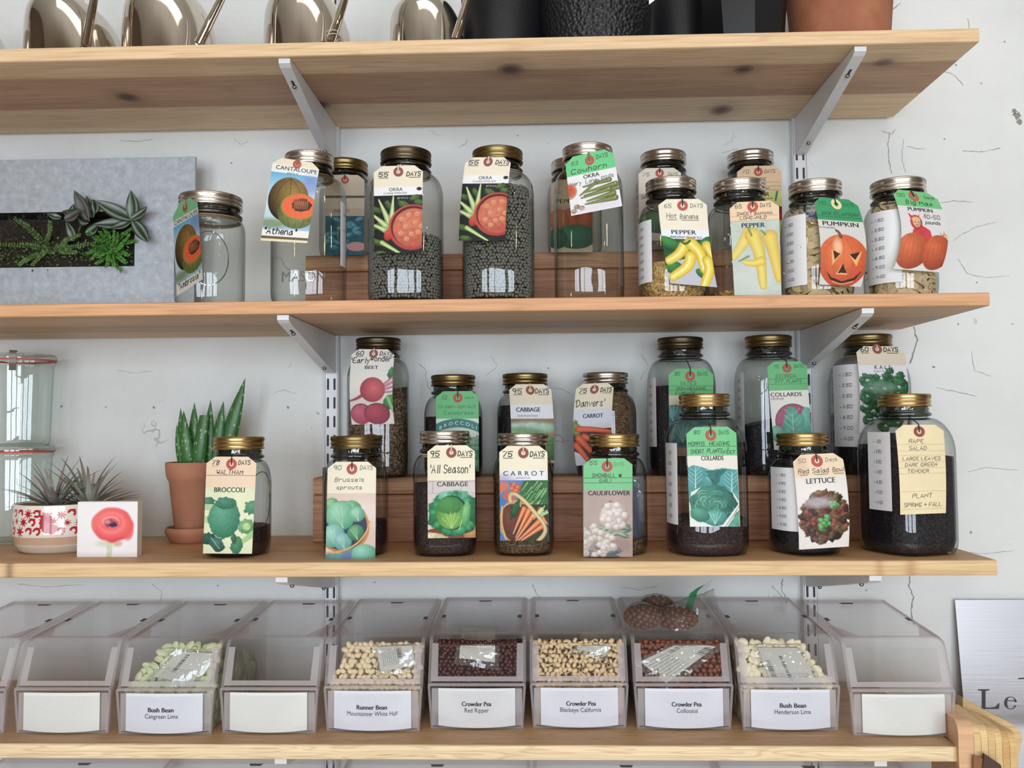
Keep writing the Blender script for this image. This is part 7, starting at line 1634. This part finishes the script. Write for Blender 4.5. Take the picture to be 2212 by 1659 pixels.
fern('bright green feathery fern at the end of the steel planter slot', 240, 540, [[(235, 540, .02), (210, 515, 0), (190, 500, -.01)], [(238, 540, .02), (235, 510, 0), (225, 492, -.012)], [(240, 540, .02), (262, 510, 0), (285, 493, -.012)], [(240, 540, .02), (270, 525, 0), (292, 520, -.01)], [(240, 545, .02), (265, 545, 0), (278, 552, -.012)], [(240, 545, .02), (245, 565, 0), (262, 586, -.016)], [(235, 545, .02), (222, 560, 0), (208, 570, -.012)], [(232, 545, .02), (205, 540, 0), (188, 548, -.008)],
     [(236, 535, .02), (222, 522, 0), (208, 520, -.014)], [(242, 535, .02), (252, 520, 0), (255, 505, -.014)], [(240, 540, .02), (255, 540, 0), (265, 530, -.018)], [(245, 548, .02), (258, 556, 0), (272, 568, -.016)], [(236, 545, .02), (224, 548, 0), (214, 556, -.018)], [(242, 536, .02), (262, 528, 0), (280, 508, -.018)], [(236, 536, .02), (228, 516, 0), (216, 500, -.018)], [(238, 545, .02), (242, 556, 0), (246, 574, -.02)], [(232, 540, .02), (212, 546, 0), (196, 560, -.014)], [(240, 532, .02), (246, 518, 0), (246, 498, -.02)], [(238, 540, .02), (235, 550, 0), (232, 572, -.016)], [(235, 540, .02), (215, 535, 0), (200, 530, -.016)]], YP, 5, '#3f7430', '#5a9a3c', .0066)
mb = MB(); rr = random.Random(8)
for k in range(260):
    px, py = rr.uniform(-20, 130), rr.uniform(462, 574) ; p = F(px, py, YP + rr.uniform(.0, .02)); a = rr.uniform(0, 6.3); l = rr.uniform(.004, .013)
    mb.tube([p, p + np.array([math.cos(a) * l * .6, -.004, math.sin(a) * l * .6]), p + np.array([math.cos(a) * l, -.002, math.sin(a) * l + .002])], .00035, 4, 0, lin(rr.choice(['#5a4a30', '#6a5a3c', '#3f3a22', '#4f5a30'])))
for k in range(420):
    px, py = rr.uniform(-20, 288), rr.gauss(545, 16); p = F(px, min(582, py), YP + rr.uniform(-.004, .02)); a = rr.uniform(0, 6.3); l = rr.uniform(.003, .0055)
    blade(mb, p, p + np.array([math.cos(a) * l, -.003, math.sin(a) * l]), l * .8, 0, (0, -1, .3), [rr.choice(['#4a6236', '#5c7a42', '#3c5230', '#6a7f4a'])] * 2, 4, 3, .1)
o = mb.build('moss', FOLI, loc=tuple(F(60, 560, YP + .02)), angle=0); tag(o, 'tangled brown-green moss in the steel planter slot', 'moss', None, 'stuff')
# ------------------------------------------------------------ left end of the third shelf
def weck(label, px, Y, zb, H, R, clips):
    x = at(px, 900, Y)[0]; t = thing('preserving_jar', label, 'jar', (x, Y, zb), 'stacked preserving jars')
    MB().lathe([(.001, .006), (R * .7, .004), (R * .82, 0), (R * .88, .003), (R * .90, .010), (R * .93, H * .5), (R * .965, H * .88), (R * .97, H - .016), (R * 1.0, H - .013), (R * 1.02, H - .009), (R * .95, H - .008)], x, Y, zb, 64).build('glass_body', GLASSW, t, angle=0)
    MB().lathe([(R * .93, H - .0075), (R * 1.035, H - .0075), (R * 1.035, H - .005), (R * .93, H - .005)], x, Y, zb, 64).build('rubber_ring', mat('red_rubber', '#c9544a', .6), t)
    MB().lathe([(R * .9, H - .0045), (R * 1.04, H - .0045), (R * 1.045, H - .001), (R * 1.0, H + .004), (R * .86, H + .005), (R * .84, H + .003), (.001, H + .003)], x, Y, zb, 64).build('glass_lid', GLASSW, t, angle=40)
    for a in clips:
        c, s = math.sin(a), -math.cos(a); mb = MB()
        prof = [(R * .84, H + .006), (R * 1.05, H + .007), (R * 1.075, H + .002), (R * 1.07, H - .006), (R * 1.045, H - .010), (R * 1.06, H - .016), (R * 1.09, H - .026)]
        tv = np.array([-s, c, 0]) * .0052
        P = np.array([[np.array([x + c * r, Y + s * r, zb + h]) - tv, np.array([x + c * r, Y + s * r, zb + h]) + tv] for r, h in prof]); mb.grid(P)
        Q = P + np.array([c * .001, s * .001, .0006]); mb.grid(Q[:, ::-1]); mb.build('spring_clip', mat('brown_spring_steel', '#5f544a', .4, .7), t)
YW = -.075; RW = .054; HW = (at(44, 968, YW)[2] - ZS3)
weck('lower of two stacked glass preserving jars behind the air plant bowl', 42, YW, ZS3, HW, RW, (-.9,))
weck('upper of two stacked glass preserving jars with red ring and steel clip', 42, YW, ZS3 + HW + .004, at(44, 772, YW)[2] - ZS3 - HW - .004, RW, (.35,))
# patterned bowl with air plants
YBW = -.172; xb_ = at(136, 1140, YBW)[0]; RB = at(232, 1100, YBW)[0] - xb_; zr = at(136, 1090, YBW - RB * .6)[2] - ZS3
t = thing('bowl', 'cream bowl with red splashed pattern and bare clay foot, holding air plants', 'bowl', (xb_, YBW, ZS3))
prof = [(.001, .0), (RB * .80, 0), (RB * .86, .003), (RB * .93, .012), (RB * .985, .027)] + [(RB * (1.0 - .02 * (k / 12)), .027 + (zr - .027) * k / 12) for k in range(1, 13)] + [(RB * .95, zr + .001), (RB * .93, zr - .003), (RB * .9, .03), (.001, .012)]
mb = MB(); seg = 440; prof2 = []
for (a, b) in zip(prof[:-1], prof[1:]):
    n = max(1, int(abs(b[1] - a[1]) / .0006)); prof2 += [(a[0] + (b[0] - a[0]) * k / n, a[1] + (b[1] - a[1]) * k / n) for k in range(n)]
prof2.append(prof[-1]); mb.lathe(prof2, xb_, YBW, ZS3, seg); V = mb.V[0]; th = np.arctan2(V[:, 0] - xb_, -(V[:, 1] - YBW)); U = th * RB; Zq = V[:, 2] - ZS3; rad = np.hypot(V[:, 0] - xb_, V[:, 1] - YBW)
C = np.broadcast_to(np.array(lin('#e9dfd2')), V.shape).copy(); rr = random.Random(12); msk = np.zeros(len(V), bool)
def star(u, z, r, n): 
    global msk
    a = np.arctan2(Zq - z, U - u); d = np.hypot(Zq - z, U - u); msk |= d < r * (.45 + .55 * np.abs(np.cos(a * n / 2 + u * 90)) ** 3)
for row, zc in enumerate((.036, .050, .063)):
    for k in range(-7, 8):
        u = (k + .5 * (row % 2)) * .0165 + rr.uniform(-.002, .002); kind = rr.random()
        if kind < .6: star(u, zc + rr.uniform(-.003, .003), rr.uniform(.0055, .0095), rr.choice([7, 8, 9]))
        else:
            a, b = U - u, Zq - zc; d = np.abs(np.hypot(a, b) - .0045); msk |= (d < .0018) & (np.arctan2(b, a) > rr.uniform(-3, 0)); star(u + .004, zc + .004, .0032, 5)
for (u, z, rx, rz) in ((.012, .05, .011, .017), (.02, .04, .012, .009)): msk |= ((U - u) / rx) ** 2 + ((Zq - z) / rz) ** 2 < 1 - .5 * vnoise(U * 500, Zq * 500, 3)
C[msk & (Zq < .071)] = lin('#b02034'); C[Zq < .0265] = lin('#c7a48c'); C[(rad < RB * .94) & (Zq < zr - .002)] = lin('#cdbfb0')
mb.C[0] = C; mb.col = True
GLAZE = mat('glazed_ceramic', vcol=True, rough=.18, var=.04, scale=80, spec=.6, coat=.4); mb.build('bowl_body', GLAZE, t, angle=0)
AIR = mat('air_plant_leaf', vcol=True, rough=.7, var=.12, scale=150)
def airplant(label, px, py, n, ln, seed, red):
    rr = random.Random(seed); c = at(px, py, YBW - .005); c[2] = ZS3 + zr - .012
    t = thing('air_plant', label, 'plant', c, 'air plants in the bowl'); mb = MB()
    for k in range(n):
        el = math.radians(88 - 88 * (k / n) ** .8 + rr.uniform(-8, 8)); az = k * 2.4 + rr.uniform(-.3, .3); l = ln * rr.uniform(.65, 1.08) * (.8 + .35 * math.sin(el)); m = 12
        out = np.array([math.cos(az), math.sin(az) * .75, 0]); p = [c + out * .004]
        e = el
        for i in range(m): e -= rr.uniform(.0, .05) + .03 * (1 - k / n); st = l / m; p.append(p[-1] + (out * math.cos(e) + np.array([0, 0, math.sin(e)])) * st)
        p = np.array(p); w = np.linspace(1, .03, len(p)) ** .8 * .0066; sd = np.cross(out, (0, 0, 1)); col0 = np.array(lin(rr.choice(['#9aa296', '#aab0a4', '#8a9488', '#b0b2aa']))); col1 = np.array(lin(red if rr.random() < .55 else '#76826f'))
        tt = np.linspace(0, 1, len(p))[:, None]; C = col0 * (1 - tt) + col1 * tt
        up = np.array([-out[0] * .3, -out[1] * .3, 1]) * .35
        mb.grid(np.stack([p - sd * w[:, None] + up * w[:, None], p, p + sd * w[:, None] + up * w[:, None]], 1), 0, np.repeat(C[:, None], 3, 1))
    mb.build('leaves', AIR, t, angle=0)
airplant('spiky grey-green air plant, reddish tinged, on the left in the patterned bowl', 118, 1085, 60, .082, 2, '#94706c'); airplant('spiky grey-green air plant on the right in the patterned bowl, behind the flower block', 192, 1085, 60, .082, 5, '#84705f')
# flower picture block
YK = float(atz(230, 1203, ZS3)[1]); q = [at(168.5, 1086, YK), at(296.5, 1083, YK), at(166, 1205, YK), at(296, 1199.5, YK)]
x0, x1 = q[2][0], q[3][0]; zt = ZS3 + (q[0][2] - q[2][2]); t = thing('picture_block', 'small square wooden block with a red ranunculus photo on its face', 'picture', ((x0 + x1) / 2, YK, ZS3))
ap = (zt - ZS3) / (x1 - x0); p = Pt(ap, 190, '#ebe6e6'); p.ell(.5, .5, .7, .6, '#f2eff0', a=.7, soft=.9)
p.line([(.52, .66), (.55, .8), (.52, .95)], .09, '#c8d6b4', .9); p.ell(.5, .68, .18, .06, '#cfd8bc', a=.8, soft=.8); p.ell(.68, .68, .07, .05, '#d9b49a', a=.9, soft=.7)
p.ell(.58, .37, .34, .29, '#f08078', '#e0485a', irr=.05, soft=.12); p.ell(.84, .46, .1, .17, '#e8605e', a=.9, soft=.3); p.ell(.28, .36, .05, .1, '#ee7a74', a=.9, soft=.4)
for (a, b, rx, ry, c) in ((.58, .36, .29, .24, '#f26a68'), (.57, .35, .23, .18, '#f58c86'), (.56, .34, .19, .13, '#ee5f60'), (.55, .32, .15, .09, '#f7a49c'), (.56, .34, .12, .075, '#e8545a')): p.ell(a, b, rx, ry, c, a=.75, soft=.25)
p.ell(.55, .35, .11, .06, '#7a4468', a=.8, irr=.25, soft=.4); p.ell(.60, .38, .07, .035, '#35304c', irr=.25, soft=.3); p.ell(.5, .33, .05, .03, '#e89a8c', a=.7, soft=.5)
P = np.stack([x0 + (x1 - x0) * p.X, np.full_like(p.X, YK), zt - (zt - ZS3) * p.Y / ap], -1)
mb = MB(); mb.grid(P, 0, p.C); d = .015; cc = lin('#e6d9c8'); v = [(x0, YK, ZS3), (x1, YK, ZS3), (x1, YK, zt), (x0, YK, zt), (x0, YK + d, ZS3), (x1, YK + d, ZS3), (x1, YK + d, zt), (x0, YK + d, zt)]
mb.add(v, [(0, 4, 5, 1), (1, 5, 6, 2), (2, 6, 7, 3), (3, 7, 4, 0), (4, 7, 6, 5)], 0, cc); mb.build('block', PRINT, t, smooth=False)
# aloe in its clay pot
YA = -.082; xa = at(416, 1050, YA)[0]; RA = xa - at(361, 1010, YA)[0]; HA = at(416, 1000, YA - RA)[2] - ZS3 - .012
t, xa, za = clay('small clay pot on a clay saucer, aloe growing in it', 'clay_pot', 416, 1050, YA, ZS3, RA * .62, RA, HA, RA * .98, TERRA)
pot_top = za + HA - .012
MB().lathe([(.001, 0), (RA * .83, 0)], xa, YA, pot_top + .001, 30).build('soil', SOIL, t)
t = thing('aloe', 'upright speckled green aloe in the small clay pot', 'plant', (xa, YA, pot_top))
ALO, nt, out = newmat('aloe_skin'); b = N(nt, 'BsdfPrincipled', i={'Roughness': .38}); L(nt, b.outputs[0], out.inputs[0]); tc = N(nt, 'TexCoord'); mp = N(nt, 'Mapping'); mp.inputs['Scale'].default_value = (1, 1, .45); L(nt, tc.outputs['Object'], mp.inputs[0])
v = N(nt, 'TexVoronoi', i={'Scale': 210.0}); L(nt, mp.outputs[0], v.inputs['Vector']); r = ramp(nt, [(0.0, '#b9cfa0'), (.16, '#a0bd88'), (.24, '#3f7038'), (1, '#34632f')]); L(nt, v.outputs['Distance'], r.inputs[0]); L(nt, r.outputs[0], b.inputs['Base Color'])
for (bx_, by, tx, ty, w, yo, cut) in ((1258, 850, 1218, 562, 30, -.004, 0), (1275, 850, 1245, 452, 44, .0, 0), (1300, 850, 1266, 470, 58, -.012, 0), (1345, 850, 1340, 415, 56, .004, 0), (1362, 850, 1410, 500, 66, -.014, 1), (1440, 850, 1452, 395, 50, .0, 0), (1478, 850, 1541, 403, 58, .004, 0), (1520, 850, 1690, 246, 74, .010, 0), (1400, 850, 1395, 640, 30, .01, 0)):
    p0 = at(bx_ / 3.19, 740 + by / 3.19, YA + yo); p1 = at(tx / 3.19, 740 + ty / 3.19, YA + yo - .005); p0[2] = pot_top - .002
    n = 14; mb = MB(); ww = w / 3.19 / 2 * .00128; P = np.zeros((n, 12, 3)); ax = np.linspace(0, 2 * math.pi, 12, endpoint=False)
    for i in range(n):
        u = i / (n - 1); c = p0 + (p1 - p0) * u + np.array([0, -.004, 0]) * math.sin(math.pi * u); k = (1 - u ** 2.6) if not cut else (1 - .45 * u); k = max(k, .02)
        P[i, :, 0] = c[0] + ww * k * np.cos(ax) * (.85 + .25 * math.sin(min(1, u * 2) * math.pi / 2)); P[i, :, 1] = c[1] + ww * k * .5 * np.sin(ax); P[i, :, 2] = c[2]
    mb.grid(P, closed=True); mb.add(P[-1], [list(range(12))]); mb.build('leaf', ALO, t)
c = at(412, 945, YA + .022); BLUEP = mat('blue_print', '#2c3a5c', .6)
t = thing('plant_marker', 'small white plant marker with dark blue print, stuck in the pot among the aloe leaves', 'marker', (c[0], c[1], pot_top))
MB().box(c[0] - .006, c[0] + .006, c[1], c[1] + .001, pot_top - .01, c[2] + .016).build('card', PAPER, t, smooth=False)
mb = MB(); rr = random.Random(2)
for k in range(9): z = c[2] + .012 - k * .0034; mb.box(c[0] - .005 + rr.uniform(0, .004), c[0] + .005 - rr.uniform(0, .004), c[1] - .0003, c[1], z, z + .0017)
mb.build('print', BLUEP, t, smooth=False)
# ------------------------------------------------------------ right end: metal sign, stacked boards
BRUSH, nt, out = newmat('brushed_aluminium'); b = N(nt, 'BsdfPrincipled', i={'Roughness': .30, 'Metallic': 1.0}); L(nt, b.outputs[0], out.inputs[0]); b.inputs['Base Color'].default_value = (*lin('#b9b6b8'), 1)
b.inputs['Anisotropic'].default_value = .5; tc = N(nt, 'TexCoord'); mp = N(nt, 'Mapping'); mp.inputs['Scale'].default_value = (5, 5, 240); L(nt, tc.outputs['Object'], mp.inputs[0]); v = N(nt, 'TexNoise', i={'Scale': 2.0, 'Detail': 3.0}); L(nt, mp.outputs[0], v.inputs['Vector'])
mr = N(nt, 'MapRange', i={'To Min': .26, 'To Max': .46}); L(nt, v.outputs['Fac'], mr.inputs[0]); L(nt, mr.outputs[0], b.inputs['Roughness'])
bp = N(nt, 'Bump', i={'Strength': .10, 'Distance': .001}); L(nt, v.outputs['Fac'], bp.inputs['Height']); L(nt, bp.outputs[0], b.inputs['Normal'])
S0 = at(2063, 1296, -.010); zt = S0[2]; zbt = ZS5 + .001
k_ = None
for Yb in np.linspace(-.01, -.3, 300):
    e = np.array([S0[0], Yb, 0]); p = at(2081, 1512, Yb)
    if p[0] <= S0[0]: k_ = (Yb, p[2]); break
Yb, zm = k_ if k_ else (-.05, ZS4); sl = (Yb + .010) / (zm - zt); Yz = lambda z: -.010 + sl * (z - zt)
xR = S0[0] + .42
t = thing('metal_sign', 'brushed metal sign with dark serif letters leaning on the wall beside the boards', 'sign', (S0[0] + .21, Yz(zbt), zbt))
v = [(S0[0], Yz(zbt), zbt), (xR, Yz(zbt), zbt), (xR, -.010, zt), (S0[0], -.010, zt)]; v2 = [(a, b_ + .0015, c_) for a, b_, c_ in v]
MB().add(v + v2, [(0, 1, 2, 3), (7, 6, 5, 4), (0, 4, 5, 1), (1, 5, 6, 2), (2, 6, 7, 3), (3, 7, 4, 0)]).build('sheet', BRUSH, t, smooth=False)
def onsign(px, py):
    lo, hi = -.6, .1
    for _ in range(40):
        Y = (lo + hi) / 2; p = at(px, py, Y)
        if Y < Yz(p[2]): lo = Y
        else: hi = Y
    p = at(px, py, Y); p[1] -= .0006; return p
INKM = mat('dark_sign_lettering', '#37383b', .6)
mb = MB(); mp_ = lambda x, y: onsign(2000 + x / 4.377, 1280 + y / 4.377)
for poly in ([(490, 914), (600, 914), (600, 924), (563, 930), (563, 1085), (600, 1088), (655, 1082), (690, 1045), (695, 1047), (690, 1100), (490, 1100), (490, 1092), (528, 1086), (528, 930), (490, 924)],):
    V = [mp_(x, y) for x, y in poly]; mb.add(V, [[0, 1, 2, 3, 13, 14], [3, 4, 12, 13], [4, 5, 9, 10, 11, 12], [5, 6, 7, 8, 9]])
mb.build('letter_L', INKM, t, smooth=False)
mb = MB(); cx, cy, rx, ry = 800, 1043, 60, 60; n = 40; A = np.linspace(math.radians(25), math.radians(352), n); P = []
for a in A:
    k = .80 - .28 * abs(math.cos((a - math.pi) * .8)) ** 1.5; P.append([mp_(cx + rx * math.cos(a), cy + ry * math.sin(a)), mp_(cx + rx * k * math.cos(a) * 1.02, cy + ry * (.90) * math.sin(a))])
mb.grid(np.array(P)); mb.grid(np.array([[mp_(768, 1018), mp_(768, 1026)], [mp_(856, 1018), mp_(856, 1026)]])); mb.build('letter_e', INKM, t, smooth=False)
mb = MB(); mb.grid(np.array([[mp_(872, 808), mp_(872, 820)], [mp_(990, 800), mp_(990, 814)]])); mb.build('letter_stroke', INKM, t, smooth=False)
# boards standing on edge beside the bins
WB = wood_mat('pale_plywood', .05, 40); 
def edge_board(label, pf, pb, wpx, c, Yf, Ybk, seed):
    """a board standing on edge, seen end-on: pf its top front corner, pb its top back corner"""
    f, b_ = at(*pf, Yf), at(*pb, Ybk); x0 = f[0]; w = at(pf[0] + wpx, pf[1], Yf)[0] - x0; sh = 0.022
    zb = ZS5 + .0; n = 7; prof = [(Yf + .006, zb), (Yf, zb + .01), (Yf, f[2] - .016)]
    for k in range(n): a = math.pi / 2 * k / (n - 1); prof.append((Yf + .016 - .016 * math.cos(a), f[2] - .016 + .016 * math.sin(a)))
    prof += [(Ybk, b_[2]), (Ybk, zb)]
    mb = MB(); v = []
    for o in (0, w):
        for (y, z) in prof: t_ = (y - Yf) / (Ybk - Yf); v.append((x0 + o + sh * t_, y, z))
    m = len(prof); cl = np.array(lin(c)); mb.add(v, [list(range(m))[::-1], [i + m for i in range(m)]] + [[i, (i + 1) % m, (i + 1) % m + m, i + m] for i in range(m)], 0, cl)
    o = mb.build('wooden_board', WB, loc=(x0, Yf, zb), angle=25); tag(o, label, 'board', 'boards standing on edge')
edge_board('thick pinkish board standing on edge against the end of the bean shelf', (2069, 1562), (2063, 1514), 33, '#dcb08a', -.325, -.19, 1)
bl = ['first thin pale board right of the thick pinkish one', 'second thin pale board right of the thick pinkish one', 'third thin pale board right of the thick pinkish one', 'fourth thin pale board right of the thick pinkish one', 'fifth thin pale board right of the thick pinkish one', 'outermost thin board of the row']
for k in range(6): edge_board(bl[k] + ', standing on edge', (2103 + k * 15.5, 1570 + k * 3.4), (2071 + k * 14, 1514 + k * 7.5), 14.6, ['#dfc08c', '#e3c592', '#d8b680', '#e0c08a', '#cfa66c', '#d9b47c'][k], -.322 + .004 * k, -.19, k + 2)
mb = MB(); Yo = -.185; pl = [(2080, 1508), (2130, 1536), (2175, 1558), (2196, 1570), (2206, 1582), (2208, 1600), (2200, 1640), (2196, 1700), (2080, 1700)]
V = [at(a, b_, Yo) for a, b_ in pl]; n = len(V); V2 = [q + np.array([0, .018, 0]) for q in V]
for q in V + V2: q[2] = max(q[2], ZS5)
mb.add(V + V2, [list(range(n))[::-1], [i + n for i in range(n)]] + [[i, (i + 1) % n, (i + 1) % n + n, i + n] for i in range(n)], 0, lin('#d8b98a')); o = mb.build('wooden_board', WB, loc=tuple(V[-1]), angle=25); tag(o, 'round-cornered pale board standing behind the row of boards, before the metal sign', 'board', 'boards standing on edge')
LEA = mat('dark_brown_leather', '#4a3224', .6, var=.2, scale=40)
V = [at(2126, 1628, -.335), at(2162, 1652, -.335), at(2175, 1700, -.335), at(2118, 1700, -.335)]; V2 = [q + np.array([0, .004, 0]) for q in V]
mb = MB().add(V + V2, [(0, 3, 2, 1), (4, 5, 6, 7)] + [[i, (i + 1) % 4, (i + 1) % 4 + 4, i + 4] for i in range(4)]); o = mb.build('leather_flap', LEA, loc=tuple(V[3])); tag(o, 'dark brown leather flap in front of the boards, at the bottom corner', 'flap')
V = [at(2103, 1632, -.333), at(2126, 1640, -.333), at(2140, 1700, -.333), at(2103, 1700, -.333)]; V2 = [q + np.array([0, .003, 0]) for q in V]
mb = MB().add(V + V2, [(0, 3, 2, 1), (4, 5, 6, 7)] + [[i, (i + 1) % 4, (i + 1) % 4 + 4, i + 4] for i in range(4)]); o = mb.build('leather_flap', mat('tan_leather', '#8a5c3a', .6), loc=tuple(V[3])); tag(o, 'tan leather flap beside the dark brown one, before the boards', 'flap')
